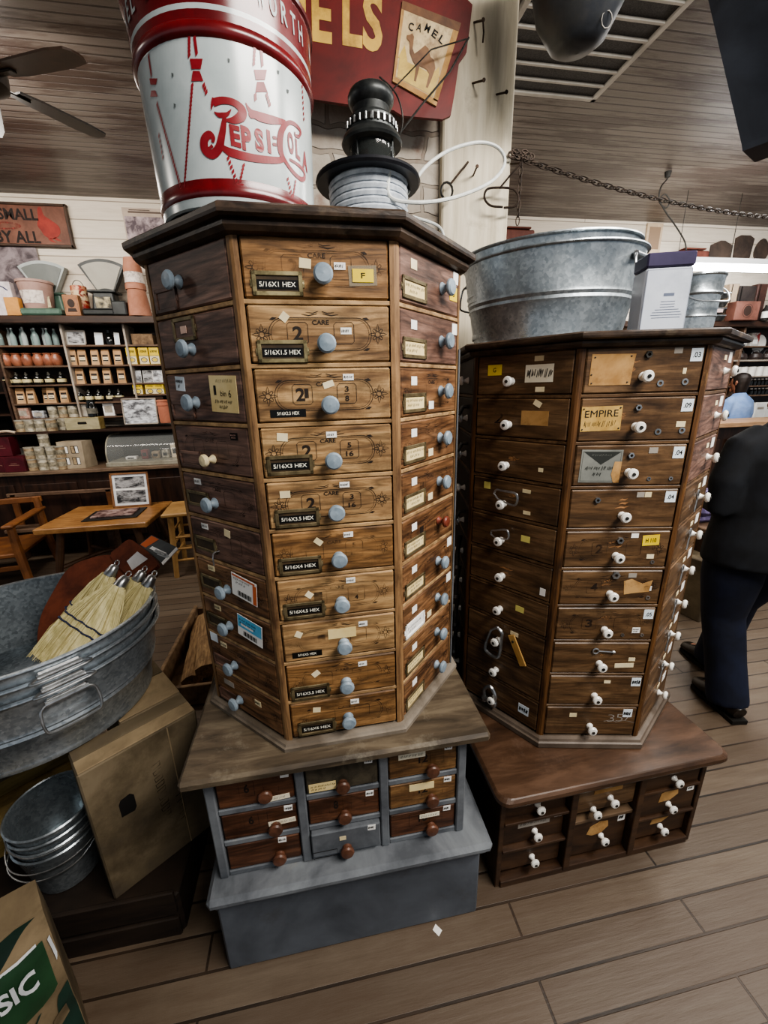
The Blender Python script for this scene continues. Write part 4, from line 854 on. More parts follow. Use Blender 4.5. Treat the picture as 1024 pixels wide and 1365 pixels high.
b.vtube(smooth_path([atY(x, y, 1.66)-p0 for x, y in [(667, 250), (650, 252), (646, 264), (654, 274), (670, 276)]], 5)+smooth_path([atY(x, y, 1.66)-p0 for x, y in [(684, 275), (691, 267), (686, 254), (668, 250)]], 5)[0:0], .004, CH, 8)
b.vtube(smooth_path([atY(x, y, 1.655)-p0 for x, y in [(667, 250), (684, 252), (691, 262), (688, 274), (672, 277)]], 5), .004, CH, 8)
tag(b.obj('iron_hook', None, p0), 'black wrought iron double hook hanging from the chain end by the plank', 'hook')

# ------------------------------------------------------------------ tubs, tin and can on the dark cabinet
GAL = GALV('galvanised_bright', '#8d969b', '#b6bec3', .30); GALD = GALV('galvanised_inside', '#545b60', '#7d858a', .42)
def tub_meshes(rx, ry, h, base=.82, mat=GAL, inner=GALD, seg=56, ribs=(.45, .52)):
    b = B(); s = lambda f: base+(1-base)*f
    prof = [(0, .012), (s(0)-.012, .012), (s(0)-.006, 0), (s(0)+.012, 0), (s(0)+.014, .006), (s(0)+.012, .012), (s(.05), .016)]
    for rb in ribs: prof += [(s(rb-.035), h*(rb-.035)), (s(rb)+.014, h*rb), (s(rb+.035), h*(rb+.035))]
    prof += [(s(.97), h*.97)]
    b.lathe(prof, mat, seg, sx=rx, sy=ry)
    b.lathe([(s(.97), h*.97), (1.012, h*.972), (1.026, h*.985), (1.022, h), (1.0, h*1.004), (.985, h*.99)], mat, seg, sx=rx, sy=ry)
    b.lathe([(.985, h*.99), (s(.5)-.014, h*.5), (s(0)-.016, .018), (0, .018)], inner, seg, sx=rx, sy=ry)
    return b
def tub(name, label, rx, ry, h, loc, rz, base=.82, tilt=None, group=None, mat=GAL, hand=True, hang=0, drop=True):
    t = thing(name, label, 'tub', loc, rz, group, rot=tilt)
    tub_meshes(rx, ry, h, base, mat).obj('tub_body', t)
    if hand:
        for s in (0, 1):
            a = hang+math.pi*s; rr = (base+(1-base)*.86)
            px_, py_ = rx*rr*math.cos(a), ry*rr*math.sin(a); nrm = V((math.cos(a)/rx, math.sin(a)/ry, 0)).normalized(); tg = V((-nrm.y, nrm.x, 0)); c0 = V((px_, py_, h*.86))
            mw_ = MX.Identity(4)
            for i in range(3): mw_[i][0] = tg[i]; mw_[i][1] = -nrm[i]; mw_[i][2] = (0, 0, 1)[i]; mw_[i][3] = c0[i]
            b = B(); ww = .055
            if drop: b.vtube(smooth_path([(-ww*.75, -.010, 0), (-ww, -.014, -.012), (-ww*1.02, -.022, -.055), (-ww*.7, -.024, -.068), (ww*.7, -.024, -.068), (ww*1.02, -.022, -.055), (ww, -.014, -.012), (ww*.75, -.010, 0)], 4), .0032, STEEL, 8, mw_)
            else: b.vtube(smooth_path([(-ww*.75, -.010, 0), (-ww*1.05, -.022, 0), (-ww*.8, -.034, .001), (ww*.8, -.034, .001), (ww*1.05, -.022, 0), (ww*.75, -.010, 0)], 4), .0032, STEEL, 8, mw_)
            b.vtube([(-ww*.78, -.009, 0), (ww*.78, -.009, 0)], .0065, STEEL, 10, mw_); b.box((0, -.004, .0), (ww*1.5, .007, .02), STEEL, .003, mw_)
            b.obj('handle', t)
    return t
GRP = 'galvanised tubs nested on the dark cabinet'
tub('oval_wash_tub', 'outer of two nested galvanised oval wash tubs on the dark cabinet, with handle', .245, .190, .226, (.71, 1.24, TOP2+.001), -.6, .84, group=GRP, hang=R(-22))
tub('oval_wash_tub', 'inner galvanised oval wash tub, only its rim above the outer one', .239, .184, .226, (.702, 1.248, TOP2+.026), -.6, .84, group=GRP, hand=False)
TINW = M('tin_white', '#c6cdd9', '#d9dfe8', sc=4, rough=.3, spec=.5, dirt='#a8afba', dsc=6); TINP = M('tin_purple', '#2c2740', '#3f3856', sc=6, rough=.35)
q = atY(860, 430, .98); t = thing('rectangular_tin', 'pale blue-white rectangular tin with a dark purple top band, beside the wash tub', 'tin', (.812, .925, TOP2), -.30)
b = B(); hT = .160; b.box((0, 0, (hT-.03)/2), (.098, .066, hT-.03), TINW, .004); b.ribbon([(-.046, .004), (.046, .004), (.046, hT-.034), (-.046, hT-.034)], .0012, -.0333, M('tin_line', '#7d8799'), closed=True)
for k_ in range(7): b.rect(.005, .028+.0055*k_, [.06, .065, .06, .05, .03, .03, .03][k_], .0013, -.0333, M('tin_print', '#626b80'))
b.rect(.005, .075, .022, .006, -.0333, M('tin_print', '#626b80')); b.obj('body', t)
b = B(); b.box((0, 0, hT-.0145), (.1, .068, .029), TINP, .003); b.obj('lid', t)['label'] = 'dark purple lid band'
t = thing('galvanised_can', 'small ribbed galvanised can behind the pale rectangular tin', 'can', (1.055, 1.085, TOP2))
b = B(); b.lathe([(0, .006), (.052, .006), (.054, 0), (.058, .002), (.058, .012), (.06, .05), (.064, .054), (.062, .06), (.064, .105), (.069, .11), (.066, .116), (.068, .15), (.071, .153), (.07, .157), (.066, .155), (.06, .02), (0, .02)], GAL, 36); b.obj('body', t)
b = B(); b.vtube(smooth_path([(-.07, 0, .14), (-.075, -.03, .12), (-.05, -.065, .09), (0, -.078, .085), (.05, -.065, .09), (.075, -.03, .12), (.07, 0, .14)], 5), .002, STEEL, 6); b.obj('bail', t)
# snap hooks hung on the dark cabinet's left face
def on_face(k, i, u, v, out): # world point on drawer i of face k of the dark cabinet
    a = R(45*k)+C2ROT; nx, ny = math.sin(a), -math.cos(a); tx_, ty_ = math.cos(a), math.sin(a)
    return V((C2X+(ap2+out)*nx+tx_*u*dw2, C2Y+(ap2+out)*ny+ty_*u*dw2, C2Z0+H2-(i+.5)*rh2+v*dh2)), a
def snap(lab, i, u, v, L, rot, r):
    p_, a = on_face(-1, i, u, v, .014); t = thing('carabiner', lab, 'carabiner', p_, a, 'carabiners hung on the white knobs'); t.rotation_euler = (0, rot, a)
    b = B(); o_ = [(-L*.5+.0*L, .0), (-L*.42, .17*L), (-.2*L, .2*L), (.2*L, .26*L), (.42*L, .24*L), (.5*L, .05*L), (.44*L, -.18*L), (.2*L, -.22*L)]
    b.vtube(smooth_path([(x_, 0, z_) for x_, z_ in o_], 5), r, STEEL, 8); b.obj('frame', t)
    b = B(); b.vtube([(.2*L, 0, -.22*L), (-.3*L, 0, -.16*L), (-L*.5, 0, 0)], r*.8, STEEL, 8); b.obj('gate', t)
snap('steel carabiner lying on the knob of the fourth drawer down', 3, -.06, .06, .075, .12, .0034)
snap('smaller steel carabiner lying on the knob of the fifth drawer down', 4, -.1, .03, .06, -.2, .003)
snap('large steel carabiner hanging upright over the eighth drawer knob', 7, -.09, -.2, .11, R(100), .0052)
p_, a = on_face(-1, 9, -.1, -.05, .014); t = thing('pad_shackle', 'steel shackle clamp hung on the lowest left drawer of the dark cabinet', 'shackle', p_, a)
b = B(); b.vtube(smooth_path([(-.018, 0, -.02), (-.02, 0, .01), (0, 0, .034), (.02, 0, .01), (.018, 0, -.02)], 5), .006, STEEL, 8); b.obj('bow', t)
b = B(); b.box((0, 0, -.022), (.056, .014, .018), STEEL, .004)
for s in (-1, 1): b.lathe([(.008, -.034), (.008, -.022), (.005, -.02), (.005, -.036), (0, -.036)], STEEL, 6, Tr(s*.018, 0, 0))
b.obj('saddle', t)
p_, a = on_face(-1, 7, .2, -.2, .002); t = thing('wooden_tag', 'tan wooden paddle tag stuck over the eighth left drawer of the dark cabinet', 'tag', p_, a); t.rotation_euler = (0, -.5, a)
b = B(); b.box((0, -.004, 0), (.024, .005, .1), M('tag_tan', '#a3793f', '#c29a5c', sc=9, stretch=(6, 6, 1)), .002); b.obj('plate', t); b = B(); b.lathe([(.004, 0), (.004, .004), (.002, .004), (.002, 0)], BRASS, 10, Tr(0, -.0055, .03), axis='y'); b.obj('eyelet', t)

# ------------------------------------------------------------------ left foreground
CTN = M('brown_carton', '#51473a', '#776a55', c3='#635743', sc=4, rough=.8, dirt='#3c3222', dlo=.52, dhi=.75, dsc=5, bump=.08); CTE = M('carton_edge', '#7d6d54', '#988669', sc=12, rough=.85); DKB = M('shade_box_wood', '#1c140e', '#2f241b', sc=5, stretch=(1, 1, 6), rough=.7)
CINK = INK('carton_print', '#352a1c', .5)
CR = R(37)
def carton(name, label, loc, rz, w, d, h, hole=True, text=None):
    t = thing(name, label, 'box', loc, rz)
    b = B(); b.box((w/2, d/2, h/2), (w, d, h), CTN, .004)
    b.vtube([(w*.72, -.0005, .004), (w*.72, -.0005, h-.004)], .0016, CTE, 4)
    if hole:
        hp = [(-.018, -.026), (.012, -.030), (.018, -.02), (.018, .02), (.01, .03), (-.012, .026), (-.018, .015)]
        b.prism([(x_+w*.28, z_+h*.62) for x_, z_ in hp], -.0015, .003, M('carton_hole', '#0b0806', rough=1))
    if text:
        for i, s_ in enumerate(text): b.text(s_, w*.53+i*.026, h*.56, h*.55, .022, -.0012, CINK, rot=R(-86), off=.0)
    b.obj('box_body', t)
    b = B(); b.box((w*.5, d*.25, h+.003), (w*.98, d*.48, .004), CTE, .001); b.box((w*.5, d*.75, h+.003), (w*.98, d*.48, .004), CTN, .001); b.obj('flap', t)
    return t
b = B(); b.box((0, 0, .075), (.68, .62, .15), DKB, .006)  # added dark box: shading below the carton put into its colour, also carries it
for s in (-.05, .05): b.box((0, -.312, .075+s), (.66, .012, .085), DKB, .003)
tag(b.obj('low_shade_box', None, (-.795, 1.17, 0)), 'dark wooden box added for the shading underneath the brown carton and the pails', 'crate')
carton('cardboard_carton', 'tall brown cardboard carton with a hand hole and faded upright printing, under the wash tubs', (-.618, .872, .152), CR, .285, .10, .436, True, ('CARDBOARD', 'FIREWOOD BOX')[:0] or None)
cc = bpy.data.objects['cardboard_carton']
carton('cardboard_carton', 'plain brown carton close behind the tall printed carton, only its top and right end showing', (-.587, 1.03, .152), CR, .165, .28, .436, False)
b = B()
for q in range(9): b.ribbon([(.15, .34-q*.022), (.172, .345-q*.022), (.17, .332-q*.022), (.152, .328-q*.022)], .003, -.0012, CINK, closed=True)
for q in range(7): b.ribbon([(.19, .24-q*.022), (.205, .243-q*.022), (.204, .232-q*.022)], .003, -.0012, CINK)
b.obj('faded_print', cc)['label'] = 'faded row of printed marks running down the face'
# olive crate behind, wooden slatted box with yellow plank
WY = M('yellow_pine_board', '#7d6a3d', '#a08a55', sc=5, stretch=(1, 6, 6), rough=.7, dirt='#4d4125', dsc=6)
t = thing('slatted_crate', 'yellowish wooden crate with open slats at the left edge, behind the small pails', 'crate', (-1.056, 1.224, .152), CR)
b = B(); b.box((0, -.16, .235), (.40, .018, .07), WY, .003); b.obj('top_slat', t)
b = B(); b.box((0, -.16, .03), (.40, .018, .06), WY, .003); b.obj('lower_slat', t)
b = B(); b.box((0, .16, .14), (.40, .018, .26), WY, .003); b.box((0, 0, .01), (.4, .3, .018), WY, .002); b.obj('back_board', t)
for s in (-1, 1): b = B(); b.box((s*.205, 0, .14), (.016, .335, .27), WY, .003); b.obj('end_board', t)
t = carton('cardboard_carton', 'darker brown carton with a hand hole standing on the slatted crate at the left edge', (-1.165, .80, .425), CR, .34, .3, .155)
t.location = (-1.06, .96, .426)
# small nested pails
for k, lab in enumerate(('lowest of the four nested small galvanised pails beside the carton', 'second from the bottom of the four nested small galvanised pails', 'third from the bottom of the four nested small galvanised pails', 'top one of the nested small galvanised pails, its shining inside in view')):
    t = thing('small_pail', lab, 'pail', (-.787, .997, .152+k*.026), .3*k, 'small galvanised pails nested in a stack')
    b = B(); b.lathe([(0, .004), (.072, .004), (.074, 0), (.077, .001), (.078, .008), (.1, .150), (.104, .152), (.105, .157), (.1015, .160), (.0985, .157), (.0755, .010), (0, .010)], GAL, 40); b.obj('body', t)
    if k in (0, 1, 3): b = B(); b.vtube(smooth_path([(-.104, 0, .145), (-.108, -.03, .132), (-.09, -.075, .118), (-.05, -.103, .110), (0, -.113, .108), (.05, -.103, .110), (.09, -.075, .118), (.108, -.03, .132), (.104, 0, .145)], 5), .0018, STEEL, 6); b.obj('bail', t)
# wash tubs
TBX, TBY, TBZ = -.822, 1.142, .601
TGL = 'galvanised wash tubs nested on the carton'
for k, lab in enumerate(('outermost galvanised wash tub at the bottom of the nest on the carton', 'middle galvanised wash tub of the nest of three on the carton', 'innermost galvanised wash tub holding the whisk brooms and the leather piece')):
    t = tub('round_wash_tub', lab, .318, .298, .215, (TBX, TBY, TBZ+k*.036), R(28), .84, group=TGL, hang=R(-76), drop=k == 0, mat=GALV('galvanised_dull', '#8b949b', '#b8c0c6', .33))
# leather piece with its tag and hang card
LEA = M('brown_suede', '#4a2010', '#6d3620', sc=14, rough=.85, bump=.1, dirt='#37170b', dsc=4)
A_ = atY(55, 880, 1.2); B_ = atY(205, 748, 1.36); C_ = atY(92, 758, 1.40); nl = (B_-A_).cross(C_-A_).normalized()
if nl.y > 0: nl = -nl
def onl(px, py, off=0): d = _ray(px, py); q = A_+nl*off; return CAM+d*((q-CAM).dot(nl)/d.dot(nl))
def sheet(b, px, off, th, mat, o0, bulge=0, n=4):
    pts = smooth_path([(x, y, 0) for x, y in px], n, True) if n > 1 else [V((x, y, 0)) for x, y in px]
    f_ = [onl(p.x, p.y, off)-o0 for p in pts]; k_ = len(f_); bk = [p-nl*th for p in f_]
    b.add(f_+bk, [list(range(k_)), list(range(2*k_-1, k_-1, -1))]+[(i, k_+i, k_+(i+1) % k_, (i+1) % k_) for i in range(k_)], mat)
o0 = onl(120, 800)
t = thing('leather_carrier', 'brown suede leather piece lying in the wash tub behind the whisk brooms', 'leather', o0)
b = B(); sheet(b, [(50, 868), (53, 826), (70, 790), (92, 757), (124, 743), (150, 740), (176, 752), (172, 790), (140, 832), (100, 868), (60, 885)], 0, .012, LEA, o0); b.obj('body', t)
b = B(); sheet(b, [(147, 741), (158, 729), (172, 719), (186, 727), (203, 741), (210, 753), (202, 760), (180, 776), (166, 764)], .014, .016, LEA, o0, n=3); b.obj('folded_end', t)
b = B(); sheet(b, [(169, 748), (183, 735), (197, 745), (176, 760)], .0155, .001, M('grey_patch', '#a9a9ab', '#c0c0c2', sc=20, rough=.4), o0, n=1); b.obj('label_patch', t)['label'] = 'pale grey label patch'
b = B(); sheet(b, [(186, 726), (202, 713), (235, 729), (215, 750)], .004, .003, M('card_grey', '#3f4345', '#565a5c', sc=12, rough=.5), o0, n=1); sheet(b, [(187, 726), (202, 714), (212, 719), (194, 730)], .0048, .0006, ORG, o0, n=1)
for q in range(3): sheet(b, [(199+q*5, 731+q*4), (203+q*5, 728+q*4), (222+q*2, 737+q*2), (218+q*2, 740+q*2)], .0048, .0006, WHT if q == 0 else M('card_text', '#9fa3a5'), o0, n=1)
sheet(b, [(215, 750), (235, 729), (237, 732), (217, 753)], .004, .004, WHT, o0, n=1); b.obj('hang_card', t)['label'] = 'grey and orange printed hang card'
# whisk brooms
STRAW = M('broom_straw', '#bdb380', '#e8dfb2', c3='#d6cc9a', sc=40, stretch=(1, 1, .2), rough=.75, rnd=False); STR2 = M('broom_straw_dark', '#9a8d5c', '#c0b483', sc=30, rough=.8); NAVY = M('navy_stitching', '#1b2340', '#2b3558', sc=40, rough=.7)
def broom(lab, cap, end, wid, loc_n, seed, show=True):
    ax = (end-cap); L = ax.length; ax.normalize(); side = ax.cross(loc_n).normalized(); up = side.cross(ax).normalized(); rr = random.Random(seed)
    t = thing('whisk_broom', lab, 'whisk broom', cap, 0, 'whisk brooms in the tub'); 
    def prof(f): return (.018+(wid-.018)*min(1, (f/.55))**.8, .016-.006*f+.004*math.sin(min(1, f*2)*math.pi))
    b = B(); rings = [i/12 for i in range(13)]
    b.vtube([ax*(L*f) for f in rings], [(prof(f)[0]*.95, prof(f)[1]*.85) for f in rings], STRAW, 20, ref=tuple(up))
    for i in range(230):
        s = rr.uniform(-1, 1); q = rr.uniform(.75, 1.08); sg = 1 if rr.random() < .8 else -1; f1 = rr.uniform(.9, 1.06); pts = []
        for f in (0.02, .2, .45, .7, f1):
            a_, c_ = prof(f); pts.append(ax*(L*f)+side*(a_*s*1.0*(1+.05*rr.uniform(-1, 1)))+up*(sg*c_*q*math.sqrt(max(0, 1-s*s))+.0006))
        b.vtube(pts, [.0013, .0013, .0012, .001, .0006], STRAW if rr.random() < .85 else STR2, 4, cap=False)
    b.obj('straw', t)
    b = B()
    if show:
        for f in (.50, .58):
            a_, c_ = prof(f); a_ *= 1.03; c_ *= 1.12
            b.vtube([ax*(L*(f+.006*math.sin(k*3)))+side*(a_*math.cos(2*math.pi*k/26))+up*(c_*math.sin(2*math.pi*k/26)) for k in range(26)], 0.0028, NAVY, 5, closed=True)
        b.obj('stitching', t)['label'] = 'two navy stitched bands'
    b = B(); b.vtube([ax*-.03, ax*-.026, ax*-.01, ax*.006, ax*.012], [(.008, .008), (.013, .012), (.0165, .0155), (.019, .017), (.018, .016)], STEEL, 16, ref=tuple(up)); b.obj('ferrule', t)
    b = B(); c_ = ax*-.037; b.vtube([c_+ax*(.009*math.cos(R(36*k)))+side*(.009*math.sin(R(36*k))) for k in range(10)], .0016, STEEL, 6, closed=True); b.obj('hanging_ring', t)
    return t
nb = (nl+V((0, -.0, .35))).normalized()
broom('front whisk broom with two full navy bands, fanned towards the left of the tub', atY(160, 780, 1.2), atY(74, 893, 1.07), .105, nb, 1)
broom('right-hand whisk broom leaning against the near rim of the tub', atY(197, 779, 1.24), atY(122, 900, 1.15), .095, nb, 2)
broom('whisk broom tucked behind the front one, against the brown leather', atY(147, 765, 1.28), atY(80, 872, 1.2), .08, nb, 3)
broom('whisk broom half hidden between the front and the right-hand ones', atY(184, 772, 1.29), atY(112, 880, 1.21), .075, nb, 4)
# charcoal bag
BGK = M('bag_kraft', '#544836', '#7d6d54', sc=6, rough=.7, dirt='#3f3524', dsc=5, bump=.1); BGG = M('bag_green', '#16301d', '#2a4f31', sc=4, rough=.45); BGD = M('bag_dark_green', '#0f2019', '#1b352b', sc=4, rough=.5); BGW = M('bag_white', '#b5b8ba', '#c9cbcd', sc=9)
t = thing('paper_bag', 'green and kraft paper charcoal bag standing on the floor in the bottom left corner', 'bag', (-.790, .636, 0), CR)
def bagface(x, z):   # front skin, bulging
    return V((x, -.075-.035*(1-(x/.17)**2)*(1-((z-.2)/.24)**2 if abs(z-.2) < .24 else 0)+.02*max(0, z-.33)/.1, z))
b = B(); nx_, nz_ = 14, 18; vs = []; fs = []
for j in range(nz_+1):
    for i in range(nx_+1):
        x = -.165+.33*i/nx_; z = .44*j/nz_; p = bagface(x, z); p += V((0, .004*math.sin(x*60+z*30)+.003*math.sin(z*70-x*20), 0)); vs.append(p)
n0 = len(vs)
for j in range(nz_+1):
    for i in range(nx_+1):
        x = -.165+.33*i/nx_; z = .44*j/nz_; vs.append(V((x*.99, .07-.03*max(0, z-.3)/.1+.02*(1-(x/.17)**2), z)))
for j in range(nz_):
    for i in range(nx_):
        a = j*(nx_+1)+i; fs.append((a, a+1, a+nx_+2, a+nx_+1)); a += n0; fs.append((a+1, a, a+nx_+1, a+nx_+2))
for j in range(nz_):
    for i in (0, nx_):
        a = j*(nx_+1)+i; q = (a, a+nx_+1, a+nx_+1+n0, a+n0); fs.append(q if i == 0 else q[::-1])
for i in range(nx_):
    a = nz_*(nx_+1)+i; fs.append((a, a+1, a+1+n0, a+n0)); a = i; fs.append((a+1, a, a+n0, a+1+n0))
b.add(vs, fs, BGK, None, True); b.obj('bag_body', t)
def bagpatch(b, poly, mat, e=.004, n=10):
    # small grid clipped to the polygon's x span, following the bulge
    zs = [p[1] for p in poly]
    def span(z):
        xs = []
        for i in range(len(poly)):
            (x0, z0), (x1, z1) = poly[i], poly[(i+1) % len(poly)]
            if (z0-z)*(z1-z) <= 0 and z0 != z1: xs.append(x0+(x1-x0)*(z-z0)/(z1-z0))
        return (min(xs), max(xs)) if xs else (0, 0)
    z0, z1 = min(zs)+1e-5, max(zs)-1e-5; vs = []; fs = []
    for j in range(n+1):
        z = z0+(z1-z0)*j/n; s0, s1 = span(z)
        for i in range(n+1):
            x = s0+(s1-s0)*i/n; p = bagface(x, z); p += V((0, .004*math.sin(x*60+z*30)+.003*math.sin(z*70-x*20)-e, 0)); vs.append(p)
    for j in range(n):
        for i in range(n): a = j*(n+1)+i; fs.append((a, a+1, a+n+2, a+n+1))
    b.add(vs, fs, mat, None, True)
def bagtext(b, s, x, z, w_, h_, mat, e=.006, off=.03, rot=0):
    vs, fs, x0, x1, y0, y1 = glyphs(s, off); o = []
    for v in vs:
        a, c = (v.x-(x0+x1)/2)/(x1-x0)*w_, (v.y-(y0+y1)/2)/(y1-y0)*h_; X, Z_ = x+a*math.cos(rot)-c*math.sin(rot), z+a*math.sin(rot)+c*math.cos(rot)
        p = bagface(X, Z_); o.append(p+V((0, .004*math.sin(X*60+Z_*30)+.003*math.sin(Z_*70-X*20)-e, 0)))
    b.add(o, fs, mat)
b = B(); bagpatch(b, [(-.164, .25), (.12, .245), (.15, .265), (.15, .385), (-.164, .385)], BGG); bagpatch(b, [(-.164, .384), (.14, .384), (.14, .389), (-.164, .389)], BGW, .005)
bagpatch(b, [(-.164, .393), (.085, .393), (.152, .439), (-.164, .439)], BGD); bagpatch(b, [(.12, .08), (.164, .08), (.164, .25), (.14, .23)], BGD, .003); bagpatch(b, [(.157, .38), (.162, .385), (.164, .33), (.160, .32)], BGW, .004)
bagpatch(b, [(.12, .15), (.15, .16), (.15, .20), (.125, .19)], BGK, .004)
bagtext(b, 'CLASSIC', .048, .333, .16, .048, BGW); bagtext(b, 'DENSITY', .03, .222, .17, .026, BGD, .005, .0); bagtext(b, 'P', .09, .165, .05, .06, BGD, .005, .05); bagpatch(b, [(-.14, .07), (.02, .08), (.02, .165), (-.14, .155)], BGD, .0045); bagtext(b, '1', .0, .42, .014, .045, BGW)
b.obj('printed_panel', t)['label'] = 'green printed panel with white capital lettering'
# firewood crate
CRW = M('old_crate_wood', '#5d4835', '#8c7357', sc=5, stretch=(4, 4, 4), rough=.75, bump=.15, dirt='#3c2d20', dsc=6)
t = thing('firewood_crate', 'low open wooden crate holding split logs, on the floor behind the tan cabinet', 'crate', (-.60, 2.17, 0))
for s in (-1, 1): b = B(); b.box((s*.235, 0, .07), (.02, .78, .13), CRW, .003); b.obj('side_board', t)
for s in (-1, 1): b = B(); b.box((0, s*.385, .06), (.45, .02, .11), CRW, .003); b.obj('end_board', t)
b = B(); b.box((0, 0, .008), (.45, .75, .014), CRW); b.obj('bottom_board', t)
LOGB = M('split_log', '#6b5138', '#a58863', sc=10, stretch=(8, 1, 8), rough=.85, bump=.5, dirt='#4a3522', dsc=9); LOGD = M('log_bark', '#3a2c20', '#5c4937', sc=16, rough=.95, bump=.8)
for i, (x_, y_, z_, r_, tw, L_, lab) in enumerate(((-.14, 0, .055, .05, .15, .62, 'split log lying along the left side of the firewood crate'), (-.02, .03, .06, .055, -.06, .6, 'split log in the middle of the firewood crate'), (-.07, -.05, .125, .045, .2, .55, 'split log lying on top in the firewood crate'))):
    b = B(); rr = random.Random(i); n = 9; ring = [r_*rr.uniform(.75, 1.1) for _ in range(n)]; vs = []; fs = []
    for j in range(7):
        y0_ = -L_/2+L_*j/6
        for k in range(n): a_ = 2*math.pi*k/n; q = ring[k]*rr.uniform(.93, 1.06); vs.append(V((q*math.cos(a_), y0_, q*math.sin(a_))))
    for j in range(6):
        for k in range(n): fs.append((j*n+k, j*n+(k+1) % n, (j+1)*n+(k+1) % n, (j+1)*n+k))
    b.add(vs, fs, LOGB); b.add(vs[:n], [list(range(n))], LOGB); b.add(vs[-n:], [list(range(n-1, -1, -1))], LOGB)
    tag(b.obj('firewood_log', None, (-.60+x_, 2.17+y_, z_+.012), tw), lab, 'log', 'logs in the firewood crate')

# ------------------------------------------------------------------ left background: shelves, counter, table
SHW = M('shelf_wood', '#4f3c30', '#77604e', sc=5, stretch=(1, 6, 6), rough=.55, dirt='#3a2a20', dsc=5); SHD = M('shelf_dark_wood', '#24160f', '#3f291c', sc=5, stretch=(1, 6, 6), rough=.45); SHL = M('shelf_pale_end', '#8a7f74', '#b3a99c', sc=6, rough=.6)
SY = 4.5
LV = [1.912, 1.735, 1.567, 1.40, 1.262]     # shelf surfaces
t = thing('wall_shelf', 'long dark wooden wall shelf divided into pigeonholes, left of the tan cabinet', 'shelf', (-2.2, SY, 0))
b = B(); b.box((-.15, .08, 2.118), (2.5, .32, .062), SHD, .004); b.obj('top_board', t)
b = B(); b.box((-.15, .243, 1.66), (2.5, .008, .86), SHD); b.obj('back_panel', t)
for x0, x1, lv in ((-2.745, -2.215, LV), (-2.195, -1.685, LV), (-1.665, -1.2, LV[:3]+[1.46])):
    for z in lv: b = B(); b.box(((x0+x1)/2+2.2, .12, z-.008), (x1-x0+.012, .235, .016), SHW, .002); b.obj('shelf_board', t)
for x_, zb in ((-2.755, 1.25), (-2.205, 1.25), (-1.675, 1.25), (-1.19, 1.25)):
    b = B(); b.box((x_+2.2, .12, (zb+2.09)/2), (.018, .24, 2.09-zb), SHL if x_ > -2.7 else SHW, .002); b.obj('divider', t)
b = B(); b.box((.28+.25, .03, 1.36), (.46, .02, .16), SHD, .002); b.obj('lower_panel', t)
# hanging rail section further left
b = B(); b.box((0, 0, 0), (.7, .2, .02), SHD); 
t2 = thing('wall_shelf', 'short dark side shelf at the left edge, lower than the pigeonhole shelf', 'shelf', (-3.13, 4.53, 1.0))
for z in (.0, .3, .5): b = B(); b.box((0, .08, z), (.68, .22, .018), SHD, .002); b.obj('shelf_board', t2)
for s in (-1, 1): b = B(); b.box((s*.345, .08, .3), (.02, .23, .62), SHD, .002); b.obj('side_panel', t2)
b = B(); b.box((0, .195, .3), (.68, .01, .62), DARK); b.obj('back_panel', t2)
def xat(px, py, y=SY+.09): return atY(px, py, y).x
# bottles
BOT = M('pale_bottle_glass', '#9fb5b3', rough=.06, spec=.6, alpha=.55); BOTC = M('clear_bottle_glass', '#c7d2d2', rough=.06, spec=.6, alpha=.5); BCAP = M('bottle_cap', '#b9bdbc', rough=.4, metal=.5)
def bottle_mesh(h, r, mat):
    b = B(); b.lathe([(0, 0), (r*.95, 0), (r, .004), (r, h*.55), (r*.85, h*.66), (r*.4, h*.8), (r*.36, h*.95), (r*.46, h*.96), (r*.46, h), (0, h)], mat, 14); return b.mesh('glass')
bm_ = [bottle_mesh(.15, .026, BOT), bottle_mesh(.155, .022, BOTC), bottle_mesh(.14, .024, BOT)]
for i, px in enumerate((2, 11, 20, 28, 35, 43, 50, 58, 66, 72)):
    t = thing('glass_bottle', 'clear glass bottle, %s from the left on the topmost pigeonhole shelf' % ORD[i], 'bottle', (xat(px, 450), SY+.06+.05*(i % 2), LV[0]), 0, 'glass bottles on the top shelf')
    link('glass', bm_[i % 3], t); b = B(); b.lathe([(.011, .138), (.011, .152), (0, .153)] if i % 3 != 1 else [(.0105, .148), (.0105, .16), (0, .161)], BCAP, 10); b.obj('cap', t)
# clay pots
TERR = M('glazed_terracotta', '#7d4a36', '#a66c52', sc=8, rough=.35, spec=.5, coat=.2)
b = B(); b.lathe([(0, 0), (.03, 0), (.04, .01), (.047, .045), (.045, .075), (.034, .095), (.033, .1), (.039, .108), (.037, .112), (.03, .105), (.03, .02), (0, .02)], TERR, 20); pm = b.mesh('clay_pot')
for i, px in enumerate((10, 24, 38, 53, 66, 77)): tag(link('clay_pot', pm, None, (xat(px, 478), SY+.07, LV[1])), 'shiny orange clay pot, %s from the left in its row under the bottles' % ORD[i], 'pot', 'clay pots on the shelf')
